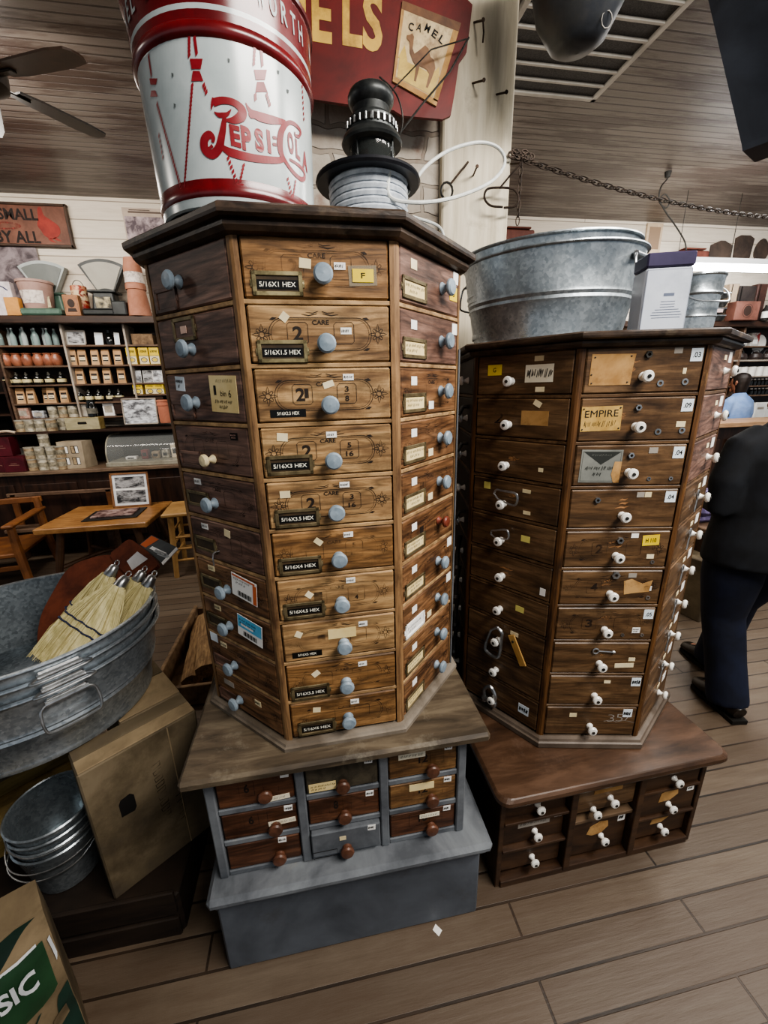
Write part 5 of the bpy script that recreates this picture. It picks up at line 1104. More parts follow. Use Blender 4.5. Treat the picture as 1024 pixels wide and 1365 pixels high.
# dark jars with a cream band
JARD = M('dark_jar_glass', '#121311', rough=.08, spec=.7); JBAND = M('jar_label', '#cbbd8e', '#ddd1a6', sc=20, rough=.7); JLID = M('jar_lid', '#5c5a52', rough=.4, metal=.4)
b = B(); b.lathe([(0, 0), (.032, 0), (.037, .008), (.037, .06), (.03, .075), (.017, .082), (.016, .09), (0, .09)], JARD, 18); jm = b.mesh('jar_body')
b = B(); b.lathe([(.0372, .022), (.0378, .024), (.0378, .05), (.0372, .052)], JBAND, 18); jb = b.mesh('label_band')
b = B(); b.lathe([(.014, .09), (.014, .096), (.008, .102), (.009, .112), (.0, .118)], JLID, 12); jl = b.mesh('stopper')
def jar(px, py, lv, lab, y=.06):
    t = thing('dark_jar', lab, 'jar', (xat(px, py), SY+y, LV[lv]), 0, 'dark jars with cream bands')
    link('jar_body', jm, t); link('label_band', jb, t); link('stopper', jl, t)
for i, px in enumerate((12, 25, 38, 53, 68, 84)): jar(px, 503, 2, 'dark banded jar, %s from the left in the row under the clay pots' % ORD[i])
for i, px in enumerate((108, 121, 134, 149, 161)): jar(px, 527, 3, 'dark banded jar, %s from the left under the two kraft bag rows' % ORD[i])
# kraft bags
KB = M('kraft_bag', '#a5805b', '#c7a27a', sc=8, rough=.8); KBL = M('bag_label_cream', '#e5d6b8'); KBD = M('bag_label_dark', '#2b2018')
b = B(); b.zprism([(-.036, -.02), (.036, -.02), (.036, .02), (-.036, .02)], 0, .125, KB, poly2=[(-.034, -.006), (.034, -.006), (.034, .008), (-.034, .008)]); b.box((0, .001, .133), (.068, .010, .018), KB, .002); kbm = b.mesh('bag_body')
b = B(); TT = Tr(0, -.0145, .052, 0, R(-6.4)); b.card(0, .0, .046, .04, -.0005, KBL, TT); b.rect(0, -.012, .046, .012, -.0018, KBD, TT); b.rect(0, .032, .05, .018, -.0018, KBD, TT); b.rect(0, .008, .03, .004, -.0018, KBD, TT); kbl = b.mesh('bag_label')
def kbag(px, py, lv, lab, rz=0, y=.06):
    t = thing('kraft_bag', lab, 'bag', (xat(px, py), SY+y, LV[lv]), rz, 'kraft paper bags on the shelves'); link('bag_body', kbm, t); link('bag_label', kbl, t)
for i, px in enumerate((99, 112, 129, 143, 159)): kbag(px, 475, 1, 'kraft bag, %s from the left, upper row of the middle pigeonholes' % ORD[i], .1*math.sin(i*2))
for i, px in enumerate((109, 128, 145, 164)): kbag(px, 500, 2, 'kraft bag, %s from the left, second row of the middle pigeonholes' % ORD[i], .12*math.sin(i*3))
for i, px in enumerate((30, 44, 61, 71, 88)): kbag(px, 525, 3, 'kraft bag, %s from the left under the left-hand dark jars' % ORD[i], .1*math.cos(i*2), .06+.05*(i == 2))
# yellow cartons
YB = M('yellow_carton', '#d4b52c', '#e6cb45', sc=8, rough=.55); YBW = M('carton_pale', '#ddd3b4')
def ybox(px, py, z, h, lab, kind):
    t = thing('yellow_carton', lab, 'box', (xat(px, py), SY+.05, z), 0, 'yellow cartons'); 
    b = B(); b.box((0, 0, h/2), (.086, .07, h), YB, .002); b.obj('box_body', t)
    b = B(); b.text('KLONDIKE' if False else 'LODGE', 0, h*.78, .06, h*.12, -.0362, BLK, off=.03)
    b.rect(0, h*.27, .084, h*.48, -.0358, YBW); b.vtube([(.026*math.cos(R(30*k)), -.036, h*.27+.02*math.sin(R(30*k))) for k in range(12)], .003, M('print_brown', '#4a3a22'), 4, closed=True); b.flat([(.02*math.cos(R(45*k)), h*.27+.014*math.sin(R(45*k))) for k in range(8)], -.0362, YB); b.rect(0, h*.5, .084, .003, -.0362, BLK)
    b.obj('printed_front', t)
for i, px in enumerate((179, 195, 209)): ybox(px, 473, LV[1], .15, 'yellow and cream carton, %s from left in the upper right pigeonhole' % ORD[i], 0)
for i, px in enumerate((188, 204, 216)): ybox(px, 521, 1.46, .095, 'yellow carton, %s from the left in the lower right pigeonhole' % ORD[i], 1)
# pictures
PHD = M('photo_dark', '#2c2c2e', '#a9a9aa', sc=14, stretch=(1, 1, 2), rough=.4, lo=.42, hi=.6); PHL = M('photo_light', '#55565a', '#d7dade', sc=16, stretch=(1, 1, 2), rough=.35, lo=.38, hi=.6); PHS = M('photo_sepia', '#3f3438', '#8f8285', sc=9, rough=.5, lo=.4, hi=.62)
def picture(name, lab, c, w_, h_, fr, inner, fw_=.012, rz=0, lean=0, mat_w=0, cat='picture', extra=None):
    t = thing(name, lab, cat, c, rz); t.rotation_euler = (lean, 0, rz)
    b = B()
    for x_, z_, a_, d_ in ((0, h_/2, w_+fw_, fw_), (0, -h_/2, w_+fw_, fw_), (-w_/2, 0, fw_, h_+fw_), (w_/2, 0, fw_, h_+fw_)): b.box((x_, 0, z_+h_/2), (a_, .014, d_), fr, .002)
    b.obj('frame', t); b = B()
    if mat_w: b.card(0, h_/2, w_, h_, .003, M('picture_mount', '#d6dbe0', '#e3e7ea', sc=6)); b.card(0, h_/2, w_-2*mat_w, h_-2*mat_w, .0015, inner)
    else: b.card(0, h_/2, w_, h_, .003, inner)
    if extra: extra(b, w_, h_)
    b.obj('print', t); return t
picture('framed_photograph', 'framed black and white photograph standing among the top pigeonholes', (xat(105, 455), SY+.04, LV[0]+.006), .155, .12, M('pale_frame', '#a39d94'), PHD, .014, .0, R(-8), .012)
for px, lab, m_, w_ in ((133, 'pale folded card next to the framed photograph on the top shelf', WHT, .07), (157, 'narrow white card at the right of the top middle pigeonhole', WHT, .045)):
    b = B(); b.prism([(-w_/2, 0), (w_/2, 0), (w_/2+.008, .11), (-w_/2+.008, .115)], 0, .004, m_); b.prism([(-w_/2+.01, .006), (w_/2-.004, .006), (w_/2+.002, .1), (-w_/2+.012, .1)], -.001, 0, M('pale_blue_sticker', '#dfe9f0')); tag(b.obj('display_card', None, (xat(px, 455), SY+.07, LV[0])), lab, 'card')
b = B(); b.lathe([(0, 0), (.03, 0), (.034, .05), (.024, .1), (.014, .11), (.016, .135), (0, .14)], JARD, 14); tag(b.obj('dark_bottle', None, (xat(147, 455), SY+.09, LV[0])), 'squat black bottle between two pale cards on the top shelf', 'bottle')
t = thing('wooden_box', 'open weathered wooden box in the top right pigeonhole', 'box', (xat(192, 455), SY+.06, LV[0])); b = B(); b.box((0, 0, .05), (.19, .012, .1), CRW, .002); b.obj('front_board', t); b = B(); b.box((0, .1, .05), (.19, .012, .1), CRW, .002); b.obj('back_board', t)
for s in (-1, 1): b = B(); b.box((s*.09, .05, .045), (.01, .09, .09), CRW, .001); b.obj('end_board', t)
for i, (px, m_, lab) in enumerate(((183, PHL, 'black and white postcard at the left between the yellow carton rows'), (198, PHD, 'dark postcard in the middle between the yellow carton rows'), (211, PHL, 'pale postcard at the right between the yellow carton rows'))):
    b = B(); b.card(0, .06, .085, .115, 0, m_, None); b.ribbon([(-.042, .003), (.042, .003), (.042, .117), (-.042, .117)], .004, -.001, WHT, closed=True); o = tag(b.obj('postcard', None, (xat(px, 497), SY+.05, LV[2])), lab, 'postcard'); o.rotation_euler = (R(-7), 0, 0)
q = atY(170, 563, 4.40); picture('framed_photograph', 'black and white photograph of a busy town leaning above the glass display case', (xat(190, 563, 4.42), 4.40, 1.185), .30, .235, SHL, PHL, .01, 0, R(-6))
b = B(); b.lathe([(0, 0), (.05, 0), (.055, .01), (.056, .16), (.06, .165), (.06, .18), (.056, .185), (.056, .2), (.06, .203), (.06, .215), (.05, .22), (0, .22)], M('pink_clay', '#a8664e', '#c58168', sc=8, rough=.5), 20); tag(b.obj('clay_crock', None, (xat(222, 563, 4.42), 4.42, 1.185)), 'pinkish clay crock at the right of the leaning town photograph', 'crock')
# ledge under pigeonholes and what stands there
b = B(); b.box((-2.0, 4.52, 1.14), (1.7, .40, .024), SHD, .003); b.box((-2.0, 4.70, .98), (1.7, .02, .34), SHD); tag(b.obj('counter_ledge', None), 'dark upper ledge running along the back of the counter', 'shelf')
TINM = M('tin_grey_print', '#86806f', '#c9c2b0', sc=24, rough=.45, lo=.4, hi=.6); TRIM = M('tin_rim', '#bdb8aa', rough=.35, metal=.6); TINB = M('tin_brown_print', '#6d5840', '#b3a081', sc=20, rough=.45)
b = B(); b.lathe([(0, 0), (.042, 0), (.043, .004), (.041, .006), (.041, .098), (0, .098)], TINM, 18); tm1 = b.mesh('tin_body'); b = B(); b.lathe([(0, 0), (.042, 0), (.043, .004), (.041, .006), (.041, .098), (0, .098)], TINB, 18); tm2 = b.mesh('tin_body')
b = B(); b.lathe([(.041, .097), (.0435, .098), (.0435, .106), (.041, .108), (0, .107)], TRIM, 18); tl = b.mesh('tin_lid')
b = B(); b.lathe([(.0413, .03), (.0418, .032), (.0418, .07), (.0413, .072)], M('tin_print_oval', '#5f5a4c', '#a59d88', sc=30, rough=.5), 18); tb_ = b.mesh('print_band')
def tin(x, y, z, lab, k, grp='round tins on and behind the counter'):
    t = thing('round_tin', lab, 'tin', (x, y, z), k*1.3, grp); link('tin_body', tm1 if k % 3 else tm2, t); link('tin_lid', tl, t); link('print_band', tb_, t)
for i, px in enumerate((30, 42, 56, 71)): tin(atY(px, 575, 4.36).x, 4.36, 1.152, 'grey tin, %s from the left in the front row on the ledge' % ORD[i], i)
for i, px in enumerate((68, 82)): tin(atY(px, 555, 4.46).x, 4.46, 1.262-.11+.0, 'grey tin, %s from the left in the back row on the ledge' % ORD[i], i+1)
for i, px in enumerate((70, 84, 97)): tin(atY(px, 545, 4.56).x, 4.56, 1.262, 'grey tin, %s from the left on the lowest pigeonhole board' % ORD[i], i+2)
t = thing('pale_crate', 'long pale wooden box with a dark hand slot on the ledge', 'crate', (xat(111, 572, 4.36), 4.37, 1.152)); b = B(); b.box((0, 0, .055), (.29, .012, .11), M('pale_board', '#8f8769', '#aea586', sc=6, stretch=(1, 5, 5), rough=.7), .002); b.prism([(-.035, .05), (.035, .05), (.04, .058), (.035, .072), (-.035, .072), (-.04, .06)], -.0075, -.004, DARK); b.obj('front_board', t)
b = B(); b.box((0, .1, .055), (.29, .012, .11), WY, .002); b.obj('back_board', t)
for s in (-1, 1): b = B(); b.box((s*.14, .05, .055), (.012, .09, .11), WY, .002); b.obj('end_board', t)
for px, lab, w_, h_, m_ in ((34, 'reddish patterned box at the left on the lowest pigeonhole board', .12, .1, M('red_pattern', '#8c5e52', '#c9aa98', sc=30, rough=.6)), (55, 'black and white framed card on the lowest pigeonhole board', .1, .07, PHL), (116, 'whitish paper packet in front of the lowest middle pigeonhole', .075, .12, M('white_packet', '#a8a49b', '#d0ccc2', sc=14)), (149, 'open white box at the right on the lowest middle pigeonhole board', .1, .13, WHT)):
    b = B(); b.box((0, 0, h_/2), (w_, .05, h_), m_, .004); b.rect(0, h_*.5, w_*.7, h_*.5, -.0255, M('packet_print', '#b5ada0', '#8b8478', sc=20)); tag(b.obj('packet', None, (xat(px, 550), SY+.06, LV[4])), lab, 'box')
b = B(); b.lathe([(0, 0), (.045, 0), (.045, .1), (.036, .12), (.036, .15), (0, .152)], JARD, 18); b.lathe([(.0455, .03), (.0455, .08)], M('dark_can_label', '#4f4d45', '#7d796d', sc=20), 18); tag(b.obj('dark_canister', None, (xat(131, 555), SY+.0, LV[4])), 'dark canister between the white packet and the open white box', 'canister')
# counter
CTOP = M('counter_top', '#5b4a3c', '#84705c', sc=5, stretch=(1, 6, 6), rough=.45); CFR = M('counter_front', '#1d120c', '#3a251a', sc=4, stretch=(5, 1, .6), rough=.45, dirt='#4a3323', dlo=.6, dhi=.8)
t = thing('shop_counter', 'long dark shop counter against the back wall, left of the cabinets', 'counter', (-2.2, 4.2, 0))
b = B(); b.box((0, .25, .785), (4.2, .52, .034), CTOP, .006); b.obj('counter_top', t)
b = B(); b.box((0, .26, .385), (4.15, .44, .77), CFR); b.obj('counter_body', t)
for k in range(8):
    b = B(); b.box((-1.85+.53*k, .034, .40), (.44, .016, .56), CFR, .006); b.obj('front_panel', t)
TZ = .803
def cx_(px, py, y): return atY(px, py, y).x
for i, px in enumerate((46, 60, 74, 86)): tin(cx_(px, 625, 4.28), 4.28, TZ, 'tin, %s from the left in the bottom row of the counter stack' % ORD[i], i+3)
for i, px in enumerate((40, 54, 69, 82)): tin(cx_(px, 604, 4.28), 4.28, TZ+.109, 'tin, %s from the left in the second row of the counter stack' % ORD[i], i)
tin(cx_(58, 585, 4.30), 4.30, TZ+.218, 'single printed tin topping the counter stack', 2)
DSP = M('display_board', '#8a7d69', '#a89a84', sc=8, rough=.8)
t = thing('display_box', 'beige cardboard display box with four little windows on the counter', 'box', (cx_(100, 625, 4.28), 4.26, TZ), -.06)
b = B(); b.zprism([(-.11, 0), (.11, 0), (.13, .17), (-.09, .17)], 0, .25, DSP, poly2=[(-.11, .02), (.11, .02), (.13, .15), (-.09, .15)])
b.obj('box_body', t)
for k in range(4):
    b = B(); xx, zz = -.05+.09*(k % 2), .07+.105*(k//2); yy = zz*.08-.002; b.card(xx, zz, .065, .07, yy, DARK); b.card(xx-.014, zz, .026, .06, yy-.001, TINB); b.card(xx+.018, zz, .022, .06, yy-.001, WHT); b.obj('window', t)
MAR = M('maroon_box', '#3d1118', '#5a1c25', sc=5, rough=.4)
for px, y_, z_, w_, h_, lab in ((3, 4.30, TZ, .16, .14, 'maroon box at the left edge of the counter'), (25, 4.28, TZ, .17, .14, 'maroon box beside the tin stack on the counter'), (14, 4.33, TZ+.141, .16, .17, 'upright maroon box on top of the two others')):
    b = B(); b.box((0, 0, h_/2), (w_, .12, h_), MAR, .003); b.rect(0, h_*.45, w_*.5, .004, -.0605, M('maroon_print', '#8a6a5c')); b.rect(0, h_*.55, w_*.3, .004, -.0605, M('maroon_print', '#8a6a5c')); tag(b.obj('maroon_carton', None, (cx_(px, 620, y_), y_, z_)), lab, 'box', 'maroon cartons on the counter')
b = B(); b.vtube(smooth_path([(-.1, 0, 0), (-.05, -.01, .03), (.02, 0, .035), (.08, 0, .02)], 4), [(.02, .012)]*13, M('cream_cloth', '#b7a38c', '#d3c2ac', sc=10), 8); tag(b.obj('cream_roll', None, (cx_(10, 584, 4.33), 4.33, TZ+.325)), 'cream rolled paper lying on the upright maroon box', 'paper')
# glass display case
t = thing('display_case', 'curved glass display case with small goods on the counter, left of the tan cabinet', 'display case', (cx_(195, 620, 4.3), 4.27, TZ))
GLS = M('case_glass', '#aeb2b0', rough=.06, spec=.7, alpha=.28); CFM = M('case_frame', '#8f8b7c', '#b5b0a0', sc=9, rough=.4, metal=.3)
b = B(); b.box((0, .17, .02), (.66, .40, .04), CFM, .003); b.obj('base', t)
cp = [(0, 0.04), (-.0, .12), (.03, .2), (.09, .26), (.17, .285), (.36, .285)]; cps = smooth_path([(y_, z_, 0) for y_, z_ in cp], 5)
b = B(); n = len(cps); vs = [V((s*.32, p.x, p.y)) for s in (-1, 1) for p in cps]; b.add(vs, [(i, i+1, n+i+1, n+i) for i in range(n-1)], GLS, None, True); b.obj('curved_glass', t)
for s in (-1, 1):
    b = B(); b.vtube([V((s*.32, p.x, p.y)) for p in cps], .007, CFM, 6); b.obj('end_frame', t)
    b = B(); b.add([V((s*.318, p.x, p.y)) for p in cps]+[V((s*.318, .36, .04))], [list(range(n+1))], GLS); b.obj('end_glass', t)
b = B(); b.box((0, .37, .16), (.64, .012, .25), DARK); b.obj('back', t)
for i, (x_, w_, h_, m_, lab) in enumerate(((-.16, .1, .03, WHT, 'flat white packet at the left inside the glass case'), (-.03, .06, .09, M('red_pack', '#6d2426'), 'dark red box in the glass case'), (.07, .07, .07, TINB, 'brown box in the glass case'), (.16, .06, .08, TINM, 'grey box in the glass case'), (.26, .08, .14, KBL, 'cream jug-like packet at the right in the glass case'))):
    b = B(); b.box((0, 0, h_/2), (w_, .07, h_), m_, .006); b.rect(0, h_*.5, w_*.6, h_*.4, -.0355, BLK); tag(b.obj('boxed_goods', None, (t.location.x+x_, 4.27+.15, TZ+.0405)), lab, 'box', 'goods in the glass case')
# on top of the shelf unit: scales, crocks and boxes
ST = 2.150
SCG = M('scale_green', '#3a5247', '#557062', sc=8, rough=.4); SCD = M('scale_dark', '#1a1d1d', '#303333', sc=8, rough=.4, metal=.3); SCF = M('scale_face_rim', '#8d9492', '#a9b0ae', sc=8, rough=.4); SCI = M('scale_face', '#4a504c', '#5c625d', sc=3, rough=.35); SCI2 = M('scale_face_pale', '#7d796c', '#918d7f', sc=3, rough=.35)
def scale(lab, px, body, face, inner, sgn_, y=4.50):
    x0 = xat(px, 415, y); t = thing('shop_scale', lab, 'scale', (x0, y, ST))
    fan = lambda r0, r1, a0=48, a1=132, n=12: [(r1*math.cos(R(a0+(a1-a0)*k/n)), r1*math.sin(R(a0+(a1-a0)*k/n))) for k in range(n+1)]+[(r0*math.cos(R(a1+(a0-a1)*k/n)), r0*math.sin(R(a1+(a0-a1)*k/n))) for k in range(n+1)]
    b = B(); b.box((0, 0, .03), (.33, .30, .06), body, .015); b.obj('base', t)
    b = B(); T = Tr(0, .09 if sgn_ < 0 else 0, 0); b.zprism(rounded(.11, .08 if sgn_ > 0 else .035, .03), .06, .20, body, T, poly2=rounded(.09, .06 if sgn_ > 0 else .03, .02)); b.box((0, 0, .215), (.24, .16 if sgn_ > 0 else .06, .02), body, .006, T); b.obj('housing', t)
    b = B(); zc = .10; T = Tr(sgn_*.02, .10 if sgn_ < 0 else .0, zc); b.prism(fan(.12, .385, 60, 120), -.03, .03, face, T); b.prism(fan(.145, .36, 63, 117), -.033, -.029, inner, T); b.obj('fan_dial', t)
    b = B(); b.card(0, .12, .13, .09, -.079, M('scale_card', '#b3a888', '#3f3c34', sc=14, lo=.45, hi=.6)); b.obj('front_plate', t); return t
scale('pale green fan-dial shop scale, left of the two on the top shelf', 66, SCG, SCF, SCI, -1, 4.58)
scale('black fan-dial shop scale, right of the two on the top shelf', 145, SCD, SCD, SCI2, 1, 4.58)
def crock(px, lab, mat, r0, r1, h, y, flipped=False, label_m=None):
    t = thing('crock', lab, 'pot', (xat(px, 415, y), y, ST)); b = B()
    b.lathe([(0, 0), (r0, 0), (r1, h), (r1+.008, h), (r1+.008, h+.02), (r1-.006, h+.02), (r1-.01, h-.01), (r0*.9, .02), (0, .02)], mat, 28); b.obj('body', t)
    if label_m:
        b = B(); vs = []; n = 8
        for j in (0, 1):
            for k in range(n+1): a = R(-90-48+96*k/n); z = h*(.2+.48*j); rr = r0+(r1-r0)*z/h+.002; vs.append(V((rr*math.cos(a), rr*math.sin(a), z)))
        b.add(vs, [(k, k+1, n+2+k, n+1+k) for k in range(n)], label_m); b.obj('paper_label', t)
    return t
LBP = M('floral_label', '#8b7f78', '#e3d9d0', c3='#d4c9c0', sc=26, rough=.6)
crock(55, 'pinkish tapered crock with a floral label in front of the pale green scale', M('pink_crock', '#8f7268', '#b09287', sc=6, rough=.6), .105, .13, .21, 4.555, label_m=LBP).location.z += .061
t = thing('crock_stack', 'terracotta flower pots stacked upside down beside the black scale', 'pot', (xat(186, 420, 4.5)+.01, 4.5, ST)); TER2 = M('plain_terracotta', '#95634c', '#b3806a', sc=7, rough=.75)
b = B(); b.lathe([(.1, 0), (.075, .22), (.085, .222), (.085, .26), (0, .262)], TER2, 24); b.obj('lower_pot', t); b = B(); b.lathe([(.08, .26), (.075, .40), (.06, .48), (0, .485)], TER2, 24); b.lathe([(.0815, .275), (.0785, .36)], LBP, 24); b.obj('upper_pot', t)
for px, y_, w_, h_, m_, lab in ((8, 4.46, .16, .27, M('white_bottle_card', '#b9aeb0', '#d9d4d6', sc=14), 'tall whitish printed card at the left edge of the top shelf'), (18, 4.44, .11, .145, M('amber_box', '#a8743a', '#c8924f', sc=8), 'small orange-brown box left of the pale green scale'), (97, 4.44, .125, .17, M('brown_portrait_box', '#8c5e40', '#a97a57', sc=10), 'brown box with a dark portrait print between the two scales')):
    b = B(); b.box((0, .03, h_/2), (w_, .06, h_), m_, .003)
    if px == 97: b.flat([(.03*math.cos(R(30*k)), .1+.035*math.sin(R(30*k))) for k in range(12)], -.0006, M('print_dark', '#2d1c14')); b.flat([(-.04, .03), (.04, .03), (.03, .06), (-.03, .06)], -.0006, M('print_dark', '#2d1c14')); b.ribbon([(-.052, .012), (.052, .012), (.052, .158), (-.052, .158)], .002, -.0006, M('print_dark', '#2d1c14'), closed=True)
    if px == 8: b.ribbon(smooth_path([(-.06, .2), (0, .235), (.055, .2)], 5), .01, -.0006, M('print_blue', '#2f2f52'))
    tag(b.obj('printed_box', None, (xat(px, 415, y_), y_, ST)), lab, 'box')
t = thing('red_tin', 'small round red and cream tin with a wire handle behind the portrait box', 'tin', (xat(106, 400, 4.6)+.02, 4.58, ST)); b = B(); b.lathe([(0, 0), (.065, 0), (.065, .26), (.06, .265), (0, .265)], M('red_tin_print', '#8c2a1c', '#c99b76', sc=16, lo=.48, hi=.58, rough=.35), 22); b.lathe([(.0655, .14), (.0655, .22)], M('tin_cream', '#cdb592', '#6f1c14', sc=22, lo=.52, hi=.6), 22); b.obj('tin_body', t)
b = B(); b.vtube(smooth_path([(-.05, 0, .262), (-.03, 0, .3), (0, 0, .315), (.03, 0, .3), (.05, 0, .262)], 4), .003, DSTEEL, 6); b.obj('handle', t)
b = B(); b.box((0, 0, .06), (.12, .1, .12), SCD, .01); tag(b.obj('dark_block', None, (xat(179, 418, 4.5)-.09, 4.46, ST)), 'small dark square block at the foot of the terracotta pots', 'box')
# wall signs
SGB = M('sign_brown', '#5e3a2b', '#7d5240', sc=5, rough=.5, dirt='#4d2b1d', dsc=4); SGF = M('sign_frame', '#2b1a12', '#45301f', sc=7, rough=.5); SGR = M('sign_red_print', '#7d2a22', '#96372c', sc=12)
t = thing('wall_sign', 'brown painted advertising sign with a red bird, high on the left wall', 'sign', (-2.9, 4.73, 2.93))
b = B(); b.box((0, 0, 0), (1.72, .03, .33), SGB, .002); b.obj('board', t)
b = B()
for x_, z_, a_, d_ in ((0, .16, 1.74, .02), (0, -.16, 1.74, .02), (.855, 0, .022, .34), (-.855, 0, .022, .34)): b.box((x_, -.012, z_), (a_, .03, d_), SGF, .003)
b.obj('frame', t); b = B(); SI = INK('sign_ink', '#1d1410', .72)
b.text('LARGE', -.02, .085, .34, .085, -.0165, SI, off=.02); b.text('OR', .235, .08, .07, .035, -.0165, SGR); b.text('SMALL', .46, .08, .32, .09, -.0165, SI, off=.03); b.text('USED', .12, -.01, .7, .06, -.0165, INK('sign_red_ink', '#8a3a30', .5), off=.02); b.text('SOLD', .06, -.095, .26, .085, -.0165, SI, off=.03); b.text('BY ALL', .42, -.095, .36, .095, -.0165, SI, off=.03)
b.obj('lettering', t)
b = B(); bird = [(.63, .13), (.66, .14), (.67, .08), (.71, .05), (.77, .0), (.775, -.05), (.74, -.09), (.69, -.105), (.64, -.08), (.62, -.04), (.6, .0), (.62, .06)]
pp = smooth_path([(x_, z_, 0) for x_, z_ in bird], 4, True); b.flat([(p.x, p.y) for p in pp], -.0165, SGR); b.flat([(.66, -.1), (.69, -.1), (.72, -.135), (.68, -.125)], -.0165, SGR); b.flat([(.7, -.1), (.73, -.09), (.775, -.12), (.74, -.118)], -.0165, SGR); b.obj('bird_print', t)['label'] = 'faded red bird'
b = B(); b.card(0, 0, .72, .62, 0, PHS); b.ribbon([(-.355, -.305), (.355, -.305), (.355, .305), (-.355, .305)], .012, -.001, M('poster_edge', '#6a6058'), closed=True); tag(b.obj('wall_picture', None, (-2.72, 4.735, 2.46)), 'large faded greyish picture on the wall behind the left scale', 'picture')
b = B(); b.card(0, 0, .5, .42, 0, M('poster_paper', '#a8988a', '#bfae9e', sc=5)); b.card(0, -.03, .48, .34, -.0005, M('poster_photo', '#55494f', '#b7a6a8', sc=12, lo=.4, hi=.62)); b.text('GENERAL STORE', 0, .175, .4, .018, -.0015, BLK) if False else b.rect(-.05, .175, .3, .014, -.0011, M('poster_ink', '#5b4d44')); b.rect(-.1, .192, .18, .008, -.0011, M('poster_ink', '#5b4d44')); tag(b.obj('wall_poster', None, (-1.335, 4.738, 2.895)), 'faded photo poster with a pale heading on the wall above the terracotta pots', 'poster')
# low table with pictures
TBW = M('honey_table', '#80572f', '#ac8050', sc=5, stretch=(1, 6, 6), rough=.4, dirt='#6a431f', dsc=4); TBL = M('table_leg', '#3f2a1a', '#5d412b', sc=6, rough=.55); CHW = M('chair_oak', '#5a3720', '#84552f', sc=6, rough=.5); CHP = M('chair_pale', '#8d6a3f', '#b08c5a', sc=6, rough=.5)
t = thing('low_table', 'low honey-coloured wooden table with dark splayed legs, holding two pictures', 'table', (-1.745, 3.66, 0))
b = B(); b.box((0, 0, .475), (.80, .66, .045), TBW, .006); b.obj('tabletop', t)
for sx_ in (-1, 1):
    for sy_ in (-1, 1): b = B(); b.vtube([(sx_*.36, sy_*.27, 0), (sx_*.31, sy_*.24, .25), (sx_*.27, sy_*.22, .455)], [.022, .03, .026], TBL, 10); b.obj('leg', t)
b = B(); b.vtube(smooth_path([(-.33, -.25, .14), (-.1, .0, .17), (.1, .0, .17), (.33, .25, .14)], 5), .018, TBL, 8); b.vtube([(-.33, .25, .14), (-.05, .02, .165)], .016, TBL, 8); b.obj('stretcher', t)
def pic2(b, w_, h_):
    b.rect(0, h_*.52, w_*.98, h_*.07, .0005, WHT); b.rect(0, h_*.30, w_*.78, h_*.36, .0008, PHL)
picture('framed_print', 'wood-framed pair of black and white prints propped upright on the low table', (-1.64, 3.86, .505), .30, .29, M('brown_frame', '#6d4a30', '#8f6746', sc=8), PHD, .016, 0, R(-10), .03, extra=pic2)
t = thing('framed_print', 'dark mounted print lying flat on the low table', 'picture', (-1.68, 3.62, .4985), .08); b = B(); b.box((0, 0, .004), (.40, .30, .007), M('black_mount', '#1d1b1a', rough=.6), .001); b.obj('mount', t); b = B(); b.box((.0, .01, .014), (.31, .21, .012), M('rust_print', '#4a2f2c', '#a8908a', sc=14, lo=.4, hi=.62), .002); b.obj('print', t)
# chairs
t = thing('wooden_chair', 'rustic brown wooden armchair at the left edge beside the low table', 'chair', (-2.64, 3.66, 0), .15)
for x_, y_, h_ in ((.25, -.25, .50), (-.25, -.25, .50), (.25, .25, .62), (-.25, .25, .62)): b = B(); b.vtube([(x_*1.12, y_*1.1, 0), (x_, y_, .3), (x_*.98, y_, h_)], [.03, .034, .028], CHW, 8); b.obj('leg', t)
b = B(); b.box((0, 0, .27), (.52, .54, .035), CHW, .008); b.obj('seat', t); b = B(); b.box((0, .26, .60), (.56, .03, .05), CHW, .006); b.obj('back_rail', t)
for s in (-1, 1): b = B(); b.box((s*.25, -.02, .515), (.075, .6, .026), CHW, .008); b.obj('arm', t)
b = B(); b.box((0, -.24, .16), (.5, .022, .04), CHW, .004); b.obj('stretcher', t)
t = thing('wooden_bench', 'dark rustic bench behind the low table, against the counter', 'bench', (-2.35, 4.09, 0))
b = B(); b.box((0, -.01, .30), (.9, .16, .035), SHW, .006); b.obj('seat', t); b = B(); b.box((0, .075, .60), (.9, .03, .035), SHW, .005); b.obj('back_rail', t)
for x_ in (-.4, .4):
    b = B(); b.box((x_, .075, .45), (.05, .03, .32), CHW, .005); b.obj('back_post', t)
    b = B(); b.box((x_, -.01, .142), (.05, .14, .284), SHW, .005); b.obj('leg', t)
t = thing('wooden_stool', 'pale wooden rung stool half hidden by the tan cabinet', 'stool', (-1.03, 3.55, 0), .1)
for x_, y_ in ((-.17, -.17), (.17, -.17), (-.17, .17), (.17, .17)): b = B(); b.vtube([(x_*1.1, y_*1.1, 0), (x_*.95, y_*.95, .52)], [.02, .024], CHP, 8); b.obj('leg', t)
b = B(); b.box((0, 0, .535), (.44, .42, .03), CHP, .008); b.obj('seat', t)
for z_ in (.14, .24, .34):
    for s in (-1, 1): b = B(); b.vtube([(-.18, s*.17, z_), (.18, s*.17, z_)], .011, CHP, 6); b.vtube([(s*.17, -.18, z_+.04), (s*.17, .18, z_+.04)], .011, CHP, 6); b.obj('rung', t)

